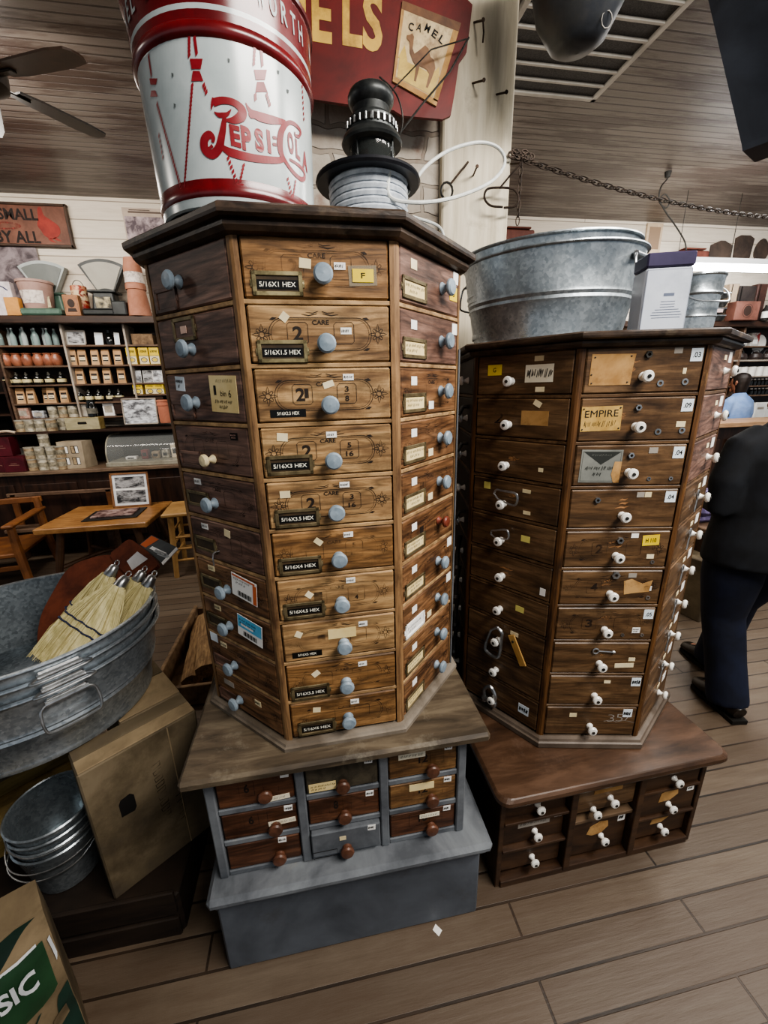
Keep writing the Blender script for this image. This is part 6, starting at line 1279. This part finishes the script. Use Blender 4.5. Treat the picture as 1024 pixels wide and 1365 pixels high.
# ------------------------------------------------------------------ ceiling things
GRW = M('grille_white', '#a8a49c', '#c4c0b8', sc=6, rough=.5); GRD = M('grille_mesh_dark', '#2c2b2b', '#444343', sc=160, rough=.6, lo=.45, hi=.55)
t = thing('ceiling_grille', 'rectangular white-barred air grille set in the ceiling right of the white plank', 'grille', (1.50, 2.28, CEIL))
b = B(); b.box((0, 0, -.006), (.74, 1.26, .008), GRD); b.obj('mesh_panel', t)
b = B()
for s in (-1, 1): b.box((s*.38, 0, -.012), (.03, 1.32, .024), GRW, .003); b.box((0, s*.645, -.012), (.79, .03, .024), GRW, .003)
b.obj('frame', t)
for k in range(11): b = B(); b.box((0, .645-.112*(k+1), -.014), (.75, .018, .014), GRW, .002); b.obj('bar', t)
FAN = M('fan_black', '#17130f', '#2a221b', sc=8, rough=.45); FAN_LIT = M('fan_lit_brown', '#2c2019', '#473428', sc=6, rough=.45)  # second tone: light falling on one blade, put into its brown
t = thing('ceiling_fan', 'dark ceiling fan with broad blades at the upper left', 'fan', (-1.32, 2.51, 2.80), 0)
b = B(); b.lathe([(0, -.06), (.06, -.055), (.10, -.03), (.105, .02), (.08, .05), (.02, .06), (.016, .38), (0, .38)], FAN, 28); b.lathe([(.016, .32), (.06, .34), (.065, .378), (0, .38)], FAN, 24); b.obj('motor', t)
for k, a in enumerate((53, 120, 193, 265, -21)):
    b = B(); T = MX.Rotation(R(a), 4, 'Z') @ MX.Rotation(R(9), 4, 'X')
    pl = [(.13, -.045), (.2, -.062), (.42, -.07), (.5, -.058), (.515, -.03), (.52, 0), (.515, .03), (.5, .058), (.42, .07), (.2, .062), (.13, .045)]
    b.zprism(pl, -.004, .004, FAN if k != 4 else FAN_LIT, T); b.box((.12, 0, -.008), (.13, .035, .008), FAN, .003, T); b.obj('blade', t)
VES = M('hanging_dark_metal', '#2a2d32', '#4a4e54', sc=4, rough=.45, metal=.35, dirt='#5c5a54', dsc=3); VESB = M('hanging_blue_metal', '#1d2026', '#363b45', sc=3, rough=.5, metal=.3)
t = thing('hanging_pail', 'dark grey metal pail hanging in front of the ceiling grille', 'pail', (.845, 1.42, 2.39)); t.rotation_euler = (R(6), R(-6), 0)
b = B(); b.lathe([(0, 0), (.05, .006), (.075, .02), (.118, .09), (.14, .2), (.15, .32), (.155, .325), (.15, .33), (.135, .2), (.06, .03), (0, .024)], VES, 36); b.obj('body', t)
b = B(); b.vtube([(.03+.016*math.cos(R(36*k)), -.085, .03+.018*math.sin(R(36*k))) for k in range(10)], .0018, DSTEEL, 5, closed=True); b.vtube(smooth_path([(-.15, 0, .31), (-.12, 0, .45), (0, 0, .53), (.12, 0, .45), (.15, 0, .31)], 5), .003, STEEL, 6); b.vtube([(0, 0, .53), (0, 0, .77)], .002, DSTEEL, 5); b.obj('bail', t)
t = thing('hanging_hod', 'dark blue-grey square tapered metal hod hanging at the top right', 'pail', (1.80, 1.60, 2.30), .45)
b = B(); sq = lambda r: [(-r, -r), (r, -r), (r, r), (-r, r)]
b.zprism(sq(.075), 0, .02, VESB, poly2=sq(.08)); b.zprism(sq(.08), .02, .5, VESB, poly2=sq(.23)); b.zprism(sq(.238), .5, .515, VESB, poly2=sq(.238)); b.obj('body', t)
b = B(); b.vtube(smooth_path([(-.23, 0, .5), (-.2, 0, .68), (0, 0, .76), (.2, 0, .68), (.23, 0, .5)], 5), .004, STEEL, 6); b.vtube([(0, 0, .76), (0, 0, .88)], .003, DSTEEL, 5); b.obj('bail', t)
# hanging tube light
t = thing('tube_light', 'bright fluorescent tube light hanging before the right-hand shelves', 'lamp', (4.45, 4.0, 2.56))
TUBE = M('lit_tube', '#ffffff', emis=22); b = B(); b.vtube([(-.85, 0, -.02), (.85, 0, -.02)], .03, TUBE, 12); b.obj('tube', t)
b = B(); b.prism([(-.9, .012), (.9, .012), (.9, .06), (-.9, .06)], -.045, .045, M('lamp_white', '#c9cbcc'), None)
for s in (-1, 1): b.box((s*.87, 0, -.005), (.03, .05, .06), M('lamp_white', '#c9cbcc'), .003)
b.obj('housing', t)
for x_ in (-.8, -.2, .6): b = B(); b.vtube([(x_, 0, .06), (x_+.0, 0, CEIL-2.56)], .003, DSTEEL, 5); b.obj('hanging_wire', t)
p0 = atZ(891, 229, CEIL-.0); b = B(); pts = [V((0, 0, 0)), V((0, 0, -.05))]+[atY(x, y, 3.8)-p0 for x, y in ((881, 250), (879, 268), (888, 277), (893, 268), (887, 259), (880, 266), (886, 280), (902, 303), (913, 322), (915, 336))]
pts.append(V((3.75, 4.0, 2.62))-p0); b.vtube(smooth_path(pts, 5), .006, BLK, 6); b.vtube([(0, 0, 0), (0, 0, -.04)], [.028, .02], BLK, 10); tag(b.obj('power_cord', None, p0), 'looped black power cord dropping from the ceiling to the tube light', 'cord')

# ------------------------------------------------------------------ right background shelves
t = thing('wall_shelf', 'long dark wall shelf with several boards, behind the counter on the right', 'shelf', (5.1, SY, 0))
b = B(); b.box((0, .1, 2.09), (3.2, .28, .06), SHD, .004); b.obj('top_board', t)
for z in (1.69, 1.50, 1.385, 1.27, .97): b = B(); b.box((0, .12, z-.008), (3.2, .235, .018), SHL if z in (1.69, 1.5) else SHW, .002); b.obj('shelf_board', t)
b = B(); b.box((0, .243, 1.5), (3.2, .008, 1.2), SHD); b.obj('back_panel', t)
for x_ in (-1.5, 0.1, 1.5): b = B(); b.box((x_, .12, 1.45), (.03, .24, 1.25), SHW, .003); b.obj('divider', t)
RT2 = 2.121
def xr(px, py, y=4.52): return atY(px, py, y).x
# stack of dark trays
for k, (z_, w_, lab) in enumerate(((0, .36, 'grey metal drawer tray lowest in the stack under the tube light'), (.075, .34, 'metal tray with a pale front, second in the stack under the tube light'), (.15, .36, 'dark flared pan third in the stack under the tube light'), (.235, .38, 'dark flared pan topmost in the stack under the tube light'))):
    t = thing('metal_tray', lab, 'tray', (xr(945, 420)-.03, 4.55, RT2+z_), 0, 'stack of trays on the right-hand shelf'); b = B(); b.zprism([(-w_*.42, -.1), (w_*.42, -.1), (w_*.42, .1), (-w_*.42, .1)], 0, .062, DSTEEL, poly2=[(-w_*.5, -.12), (w_*.5, -.12), (w_*.5, .12), (-w_*.5, .12)]); b.obj('tray_body', t)
    b = B(); b.box((0, -.116, .055), (w_*.98, .012, .012), STEEL, .002)
    if k == 1: b.rect(0, .03, w_*.7, .035, -.118, M('pale_pink', '#b79c96'))
    b.obj('rim', t)
for px, y_, w_, h_, m_, lab in ((975, 4.60, .13, .42, M('tan_board', '#9c8872', '#b8a58e', sc=6), 'tall tan board leaning behind the tray stack'), (992, 4.60, .28, .40, M('dark_case', '#2d2725', '#453d39', sc=5), 'tall dark grey case on the right-hand shelf'), (1012, 4.58, .14, .42, M('brown_case', '#3b2620', '#553930', sc=5), 'tall dark brown case beside the grey case')):
    t = thing('upright_case', lab, 'case', (xr(px, 400, y_), y_, RT2)); b = B(); b.box((0, .03, h_/2), (w_, .1, h_), m_, .008); b.obj('case_body', t); b = B(); b.box((-w_*.3, -.022, h_/2), (w_*.06, .006, h_*.96), DARK, .001); b.obj('edge_band', t)
t = thing('wooden_box', 'brown wooden box with a dark round emblem on the right-hand shelf', 'box', (xr(990, 415, 4.46), 4.46, RT2)); b = B(); b.box((0, 0, .10), (.33, .12, .2), M('box_red_brown', '#5d3a30', '#7d5346', sc=5), .005); b.obj('box_body', t); b = B(); b.flat([(.055*math.cos(R(20*k)), .1+.055*math.sin(R(20*k))) for k in range(18)], -.061, M('print_dark', '#2d1c14')); b.ribbon([(.07*math.cos(R(20*k)), .1+.07*math.sin(R(20*k))) for k in range(18)], .006, -.061, M('print_dark', '#2d1c14'), closed=True); b.obj('emblem', t)
b = B(); b.lathe([(0, 0), (.04, 0), (.04, .12), (.02, .15), (.02, .17), (0, .17)], BLK, 14); b.lathe([(.0405, .03), (.0405, .1)], WHT, 14); tag(b.obj('dark_bottle', None, (xr(1021, 418, 4.45), 4.45, RT2)), 'dark bottle with a white label at the right end of the upper shelf', 'bottle')
# wall plaques above the light
for px, w_, h_, lab, kind in ((962, .30, .19, 'low dark plaque with a pointed top on the right-hand wall', 0), (991, .26, .30, 'tall dark plaque with a curved top on the right-hand wall', 1), (1016, .20, .24, 'dark pear-shaped plaque at the right edge of the wall', 2)):
    c = atY(px, 333, 4.735); b = B()
    if kind == 0: pl = [(-w_/2, -h_/2), (w_/2, -h_/2), (w_/2, h_*.25), (w_*.1, h_*.5), (-w_*.1, h_*.5), (-w_/2, h_*.25)]
    elif kind == 1: pl = [(-w_*.42, -h_/2), (w_*.42, -h_/2), (w_/2, h_*.4), (w_*.25, h_*.5), (-w_*.25, h_*.5), (-w_/2, h_*.4)]
    else: pl = [(w_*.5*math.cos(R(24*k))*(1-.25*math.sin(R(24*k))), h_*.5*math.sin(R(24*k))) for k in range(15)]
    b.prism(pl, 0, .012, M('plaque_dark', '#3c332e', '#57493f', sc=8, rough=.6)); tag(b.obj('wall_plaque', None, c), lab, 'plaque')
for px, py, w_, h_, lab, m_ in ((928, 337, .36, .13, 'reddish-brown wooden rail piece on the wall behind the tube light', M('red_brown_piece', '#5a3027', '#7a473b', sc=8)), (693, 311, .34, .16, 'reddish-brown carved wooden box high on the wall right of the white plank', M('red_brown_piece', '#5a3027'))):
    c = atY(px, py, 4.628); b = B(); b.box((0, .06, -.02), (w_, .124, h_*.7), m_, .01); b.box((0, .055, h_*.36), (w_*.8, .1, h_*.1), m_, .01); tag(b.obj('carved_box', None, c), lab, 'box')
c = atY(871, 318, 4.735); b = B(); b.box((0, 0, 0), (.2, .02, .3), M('pale_wall_card', '#b59f84', '#cbb79c', sc=6), .003); b.box((0, -.012, .0), (.14, .004, .22), M('wall_card_print', '#8f7862'), .001); tag(b.obj('wall_card', None, c), 'tan framed card on the wall behind the big oval wash tub', 'picture')
# goods on the lower boards
b = B(); b.lathe([(0, 0), (.1, .004), (.105, .012), (.06, .016), (0, .014)], PORC, 28, axis='y'); pme = b.mesh('plate')
tag(link('dinner_plate', pme, None, (xr(1012, 452, 4.66), 4.66, 1.69+.107+.09)), 'round white plate standing upright at the right under the upper shelf', 'plate')
for px, w_, h_, m_, lab in ((989, .10, .15, M('pale_box', '#9b9a96', '#c2c1bc', sc=8), 'pale box left of the red and white one under the upper shelf'), (1003, .12, .16, M('red_white_box', '#b3b1ac', '#8f2f2c', sc=6, lo=.5, hi=.53), 'red and white box under the upper shelf')):
    b = B(); b.box((0, 0, h_/2), (w_, .09, h_), m_, .004); b.rect(0, h_*.35, w_*.6, h_*.3, -.0455, WHT); tag(b.obj('printed_box', None, (xr(px, 452, 4.66), 4.66, 1.692+.16)), lab, 'box')
b = B(); b.box((0, 0, .008), (1.2, .2, .016), SHW); tag(b.obj('narrow_shelf', None, (5.35, 4.63, 1.836)), 'short narrow shelf holding the red and white box', 'shelf')
HLM = M('dark_kettle', '#241d1b', '#423733', sc=6, rough=.4)
for i, px in enumerate((985, 1006, 1022)):
    t = thing('dark_kettle', 'dark round kettle, %s from the left on the board above the white mugs' % ORD[i], 'kettle', (xr(px, 478, 4.6), 4.6, 1.692), 0, 'kettles on the right-hand shelf'); b = B(); b.lathe([(0, 0), (.075, 0), (.085, .03), (.07, .07), (.03, .085), (.012, .1), (0, .1)], HLM, 20); b.obj('body', t); b = B(); b.vtube(smooth_path([(-.06, 0, .06), (-.04, 0, .115), (.04, 0, .115), (.06, 0, .06)], 4), .005, STEEL, 6); b.obj('handle', t)
b = B(); b.lathe([(0, 0), (.045, 0), (.048, .11), (.043, .11), (.04, .01), (0, .01)], PORC, 18); mme = b.mesh('mug_body'); b = B(); b.vtube(smooth_path([(.045, 0, .09), (.078, 0, .08), (.078, 0, .04), (.046, 0, .025)], 4), .006, PORC, 6); mhe = b.mesh('handle')
for i, px in enumerate((979, 989, 1000, 1010, 1020)):
    t = thing('white_mug', 'white mug, %s from the left on the board behind the blue-shirted person' % ORD[i], 'mug', (xr(px, 500, 4.58), 4.58, 1.501), .5*i, 'white mugs on the right-hand shelf'); link('mug_body', mme, t); link('handle', mhe, t)
b = B(); b.lathe([(0, 0), (.024, 0), (.024, .05), (.012, .062), (.012, .075), (0, .076)], JARD, 12); sb = b.mesh('bottle_body'); b = B(); b.lathe([(.013, .066), (.014, .068), (.014, .082), (0, .083)], WHT, 12); sc_ = b.mesh('cap')
for r_, (z_, py) in enumerate(((1.386, 512), (1.271, 526))):
    for i in range(5):
        t = thing('small_bottle', 'white-capped bottle, %s from the left, %s row right of the person in blue' % (ORD[i], 'upper' if r_ == 0 else 'lower'), 'bottle', (xr(1000+5*i, py, 4.58), 4.58, z_), 0, 'small dark bottles with white caps'); link('bottle_body', sb, t); link('cap', sc_, t)
for i, (px, lab) in enumerate(((1006, 'white folded packet behind the elbow of the person in blue'), (1019, 'white packet at the right edge behind the counter'))):
    b = B(); b.box((0, 0, .1), (.17, .1, .2), WHT, .012); b.rect(0, .13, .1, .03, -.051, M('packet_print', '#b5ada0')); tag(b.obj('white_packet', None, (xr(px, 556, 4.58), 4.58, .972)), lab, 'packet')
t = thing('sales_counter', 'counter with a pale wooden top in front of the person in light blue', 'counter', (4.9, 3.75, 0)); b = B(); b.box((0, .2, 1.0), (2.2, .44, .05), M('counter_pale_wood', '#a07c5c', '#c09c7a', sc=5, stretch=(1, 6, 6), rough=.5), .006); b.obj('counter_top', t); b = B(); b.box((0, .22, .487), (2.15, .38, .975), CFR, .004); b.obj('counter_body', t)
for k in range(4): b = B(); b.box((-.8+.53*k, .012, .5), (.44, .016, .7), CFR, .006); b.obj('front_panel', t)
# things between the dark cabinet and the walking person
t = thing('dark_display_stand', 'dark brown wooden display stand beyond the dark cabinet, behind the walking person', 'stand', (2.72, 2.3, 0), .0); b = B(); b.box((0, 0, .27), (.62, .5, .54), SHD, .006); b.obj('stand_body', t); b = B(); b.box((0, 0, .556), (.68, .56, .03), SHW, .005); b.obj('stand_top', t)
LAV = M('lavender_cloth', '#3d3450', '#857aa0', c3='#5d5376', sc=14, rough=.9)
for k, (z_, lab) in enumerate(((0, 'lower folded purple cloth on the dark display stand'), (.05, 'middle folded purple cloth on the dark display stand'), (.10, 'top folded purple cloth on the dark display stand'))):
    b = B(); b.box((0, 0, .024), (.44-.03*k, .34, .046), LAV, .02); tag(b.obj('folded_cloth', None, (2.60+.01*k, 2.3, .5725+z_), .1*k), lab, 'cloth')
b = B(); b.box((0, 0, .2), (.22, .2, .4), CTN, .005); b.rect(-.06, .3, .05, .05, -.101, M('green_print', '#3d8a4a')); b.rect(.0, .3, .05, .05, -.101, M('red_print', '#b5483c')); b.rect(-.03, .22, .18, .004, -.101, CINK); tag(b.obj('small_carton', None, tuple(atZ(925, 815, 0)), .2), 'small brown carton with green and red marks on the floor beyond the dark cabinet', 'box')

# ------------------------------------------------------------------ people
def remesh(o, vox, sm=4):
    m = o.modifiers.new('surface', 'REMESH'); m.mode = 'VOXEL'; m.voxel_size = vox; m.use_smooth_shade = True
    s = o.modifiers.new('soften', 'SMOOTH'); s.iterations = sm; s.factor = .5; return o
def head(b, c, mat, s=1.0):      # faces +y; c is the head centre
    c = V(c)
    b.vtube([c+V((0, -.0, z))*s for z in (-.115, -.09, -.05, 0, .05, .085, .108)], [(.04*s, .05*s), (.055*s, .075*s), (.068*s, .088*s), (.074*s, .098*s), (.070*s, .095*s), (.05*s, .07*s), (.012*s, .02*s)], mat, 20, ref=(0, 1, 0))
    b.vtube([c+V((0, .086, .02))*s, c+V((0, .105, -.01))*s, c+V((0, .118, -.03))*s, c+V((0, .1, -.042))*s], [(.008*s, .012*s), (.011*s, .014*s), (.016*s, .012*s), (.008*s, .006*s)], mat, 8, ref=(0, 1, 0))
    b.vtube([c+V((0, .07, -.115))*s, c+V((0, .088, -.095))*s, c+V((0, .085, -.07))*s], [(.022*s, .014*s), (.03*s, .018*s), (.022*s, .016*s)], mat, 10, ref=(0, 1, 0))
    for k in (-1, 1): b.vtube([c+V((k*.076, -.012, .03))*s, c+V((k*.084, -.018, 0))*s, c+V((k*.074, -.006, -.035))*s], [(.006*s, .012*s), (.008*s, .02*s), (.006*s, .01*s)], mat, 8, ref=(0, 1, 0))
def hand(b, p, d, up, mat, side, s=1.0):   # palm from wrist p along d; five separate fingers curled down
    d = V(d).normalized(); up = V(up).normalized(); w_ = d.cross(up).normalized()*side
    b.vtube([p, p+d*.035*s, p+d*.085*s], [(.026*s, .018*s), (.038*s, .016*s), (.040*s, .013*s)], mat, 12, ref=tuple(up))
    for k, (o_, L_) in enumerate(((-.03, .07), (-.01, .08), (.01, .076), (.029, .06))):
        q = p+d*.08*s+w_*(o_*s); b.vtube([q, q+d*(L_*.45*s), q+d*(L_*.8*s)-up*(.018*s), q+d*(L_*.92*s)-up*(.038*s)], [.009*s, .0085*s, .008*s, .0065*s], mat, 8)
    q = p+d*.02*s-w_*.03*s; b.vtube([q, q+d*.03*s-w_*.022*s-up*.006*s, q+d*.06*s-w_*.026*s-up*.02*s], [.012*s, .0105*s, .008*s], mat, 8)
SKIN = M('skin', '#8a5c46', '#a06f58', sc=10, rough=.5); BLKC = M('black_cloth', '#0d0f13', '#191d24', sc=9, rough=.85, bump=.1); NAVC = M('navy_cloth', '#0c1120', '#161d33', sc=7, rough=.85, bump=.1); HAIRD = M('dark_hair', '#15100d', '#2b211c', sc=40, stretch=(1, 1, .2), rough=.5); SHOE = M('shoe_leather', '#17130f', '#322a24', sc=8, rough=.32)
def person(lab, loc, rz, H, legs, top_m, leg_m, hair_m, hairlong, arms, wide=1.0, shoes=True, turn=0):
    k = H/1.65; t = thing('person', lab, 'person', loc, rz); W = wide
    P_ = lambda x, y, z: V((x*k, y*k, z*k))
    (lk, la), (rk, ra) = legs
    b = B()
    b.vtube([P_(0, 0, .84), P_(0, 0, .95), P_(0, -.005, 1.08), P_(0, -.01, 1.22), P_(0, -.01, 1.33), P_(0, -.005, 1.38)], [(.15*k*W, .1*k*W), (.15*k*W, .1*k*W), (.13*k*W, .095*k*W), (.155*k*W, .1*k*W), (.15*k*W, .085*k), (.06*k, .055*k)], SKIN, 20, ref=(0, 1, 0))
    b.vtube([P_(0, -.005, 1.33), P_(0, .005, 1.42), P_(0, .012, 1.5)], [.062*k, .052*k, .052*k], SKIN, 14)
    head(b, P_(0, .02, 1.54), SKIN, k)
    for s, (kn, an) in ((-1, (lk, la)), (1, (rk, ra))):
        b.vtube([P_(s*.085, 0, .88), P_(*kn), P_(*an)], [.075*k, .05*k, .035*k], SKIN, 12); b.vtube([P_(an[0], an[1]-.04, an[2]-.03), P_(an[0], an[1]+.14, an[2]-.045)], [.035*k, .03*k], SKIN, 10)
    for s, (el, wr, dr) in zip((-1, 1), arms):
        b.vtube([P_(s*.165*W, -.01, 1.31), P_(*el), P_(*wr)], [.045*k, .036*k, .026*k], SKIN, 12); hand(b, P_(*wr), dr, (0, 0, 1), SKIN, s, k)
    remesh(b.obj('body', t), .0075 if shoes else .01, 2)
    b = B()     # top
    b.vtube([P_(0, -.012, .75), P_(0, -.008, .85), P_(0, 0, .98), P_(0, -.008, 1.12), P_(0, -.012, 1.24), P_(0, -.012, 1.32), P_(0, -.005, 1.385), P_(0, 0, 1.41)], [(.205*k*W, .155*k*W), (.2*k*W, .15*k*W), (.182*k*W, .135*k*W), (.175*k*W, .128*k*W), (.178*k*W, .122*k*W), (.165*k*W, .105*k), (.085*k, .075*k), (.068*k, .066*k)], top_m, 26, ref=(0, 1, 0))
    for s, (el, wr, dr) in zip((-1, 1), arms):
        w2 = V(el).lerp(V(wr), .86 if shoes else .45); b.vtube([P_(s*.10*W, -.01, 1.335), P_(s*.165*W, -.01, 1.285), P_(*V((s*.2*W, -.01, 1.24)).lerp(V(el), .5)), P_(*el), P_(*w2)], [.055*k, .066*k, .06*k*W**.5, .052*k*W**.5, .042*k], top_m, 16)
    remesh(b.obj('jacket' if shoes else 'shirt', t), .011, 6)
    b = B()     # trousers
    b.vtube([P_(0, 0, .78), P_(0, -.008, .86), P_(0, 0, .95)], [(.17*k*W, .13*k*W), (.178*k*W, .13*k*W), (.15*k*W, .11*k*W)], leg_m, 22, ref=(0, 1, 0))
    for s, (kn, an) in ((-1, (lk, la)), (1, (rk, ra))):
        an2 = (an[0], an[1], an[2]-.035); b.vtube([P_(s*.088*W, 0, .86), P_(*V((s*.09*W, 0, .8)).lerp(V(kn), .4)), P_(*kn), P_(*V(kn).lerp(V(an2), .5)), P_(*an2)], [.1*k*W, .098*k*W, .08*k*W**.5, .075*k*W**.5, .078*k*W**.5], leg_m, 18)
    remesh(b.obj('trousers', t), .011, 6)
    b = B()     # hair
    c = P_(0, .02, 1.54); b.vtube([c+V((0, -.034 if z < -.02 else -.018, z))*k for z in ((-.15 if hairlong else -.105), -.055, 0, .06, .1, .122)], [(.06*k, .048*k), (.076*k, .07*k), (.084*k, .1*k), (.08*k, .1*k), (.058*k, .075*k), (.012*k, .02*k)], hair_m, 20, ref=(0, 1, 0)); b.vtube([c+V((-.05, .06, .075))*k, c+V((0, .075, .09))*k, c+V((.05, .06, .075))*k], .022*k, hair_m, 10)
    remesh(b.obj('hair', t), .009, 3)
    for s, (kn, an) in ((-1, (lk, la)), (1, (rk, ra))):
        b = B(); an = V(an); pitch = max(0, an.z-.085)*0
        b.vtube([P_(an.x, an.y-.075, an.z-.035), P_(an.x, an.y-.05, an.z-.03), P_(an.x, an.y+.03, an.z-.03), P_(an.x, an.y+.11, an.z-.045), P_(an.x, an.y+.17, an.z-.055), P_(an.x, an.y+.195, an.z-.06)], [(.03*k, .03*k), (.036*k, .042*k), (.042*k, .045*k), (.05*k, .033*k), (.045*k, .026*k), (.02*k, .014*k)], SHOE, 18, ref=(0, 0, 1))
        b.zprism([((an.x+(x_ if True else 0))*k, (an.y+y_)*k) for x_, y_ in ((-.036, -.085), (.036, -.085), (.042, 0), (.052, .1), (.045, .17), (0, .2), (-.045, .17), (-.052, .1), (-.042, 0))], (an.z-.088)*k, (an.z-.068)*k, BLK); b.obj('shoe', t)
    return t
person('person in black top and navy trousers walking away at the right edge', (1.875, 1.35, 0), -.16, 1.55, (((-.1, .0, .47), (-.085, -.12, .09)), ((.09, .14, .47), (.075, .19, .09))), BLKC, NAVC, HAIRD, False, (((-.25, -.03, 1.03), (-.16, .18, 1.0), (.5, 1, 0)), ((.25, -.03, 1.03), (.16, .18, 1.0), (-.5, 1, 0))), 1.2)
BLUC = M('light_blue_shirt', '#6f8fc4', '#93afdd', sc=6, rough=.8, bump=.15)
person('dark-haired person in light blue shirt behind the pale wooden counter, seen from behind', (5.08, 4.31, 0), .15, 1.53, (((-.09, .02, .48), (-.085, 0, .09)), ((.09, .02, .48), (.085, 0, .09))), BLUC, NAVC, HAIRD, True, (((-.24, .0, 1.06), (-.12, .14, .98), (.5, 1, 0)), ((.25, .0, 1.06), (.13, .14, .98), (-.5, 1, 0))), 1.1, shoes=False)

# ------------------------------------------------------------------ light
w = bpy.data.worlds.new('world'); sc.world = w; w.use_nodes = True
w.node_tree.nodes['Background'].inputs[0].default_value = (.85, .92, 1, 1); w.node_tree.nodes['Background'].inputs[1].default_value = .26
def area(name, loc, tgt, sx, sy, e, col=(1, .94, .87)):
    l = bpy.data.lights.new(name, 'AREA'); l.shape = 'RECTANGLE'; l.size = sx; l.size_y = sy; l.energy = e; l.color = col
    o = bpy.data.objects.new(name, l); COL.objects.link(o); o.location = loc; o.rotation_euler = (V(tgt)-V(loc)).to_track_quat('-Z', 'Y').to_euler(); return o
area('ceiling_tube_light', (1.4, -.4, 3.0), (.45, 1.0, 1.2), 2.0, .4, 72)
area('ceiling_tube_light', (3.0, 1.7, 3.05), (2.6, 1.8, 0), 2.4, .4, 62, (1, .97, .92))
area('ceiling_tube_light', (-2.3, 2.7, 3.0), (-2.2, 4.3, 1.2), 2.4, .4, 42, (1, .92, .83))
area('ceiling_tube_light', (4.0, 3.2, 3.0), (4.3, 4.5, 1.4), 2.4, .4, 24, (1, .97, .92))
for nm, lc, e in (('ceiling_fill_light', (-1.75, 3.2, 2.7), 9), ('ceiling_fill_light', (1.0, 3.6, 2.75), 6), ('ceiling_fill_light', (3.6, 3.0, 2.6), 14), ('ceiling_fill_light', (-2.5, 1.2, 2.5), 12)):  # point lights added to brighten the ceiling, no fixtures modelled
    l = bpy.data.lights.new(nm, 'POINT'); l.energy = e; l.color = (1, .92, .82); l.shadow_soft_size = .15; o = bpy.data.objects.new(nm, l); COL.objects.link(o); o.location = lc
sc.view_settings.view_transform = 'AgX'; sc.view_settings.look = 'AgX - Medium High Contrast'; sc.view_settings.exposure = .7
for o in COL.objects:
    if o.parent is None and 'label' in o and not 4 <= len(o['label'].split()) <= 16: print('LABELLEN', o.name, len(o['label'].split()), o['label'])
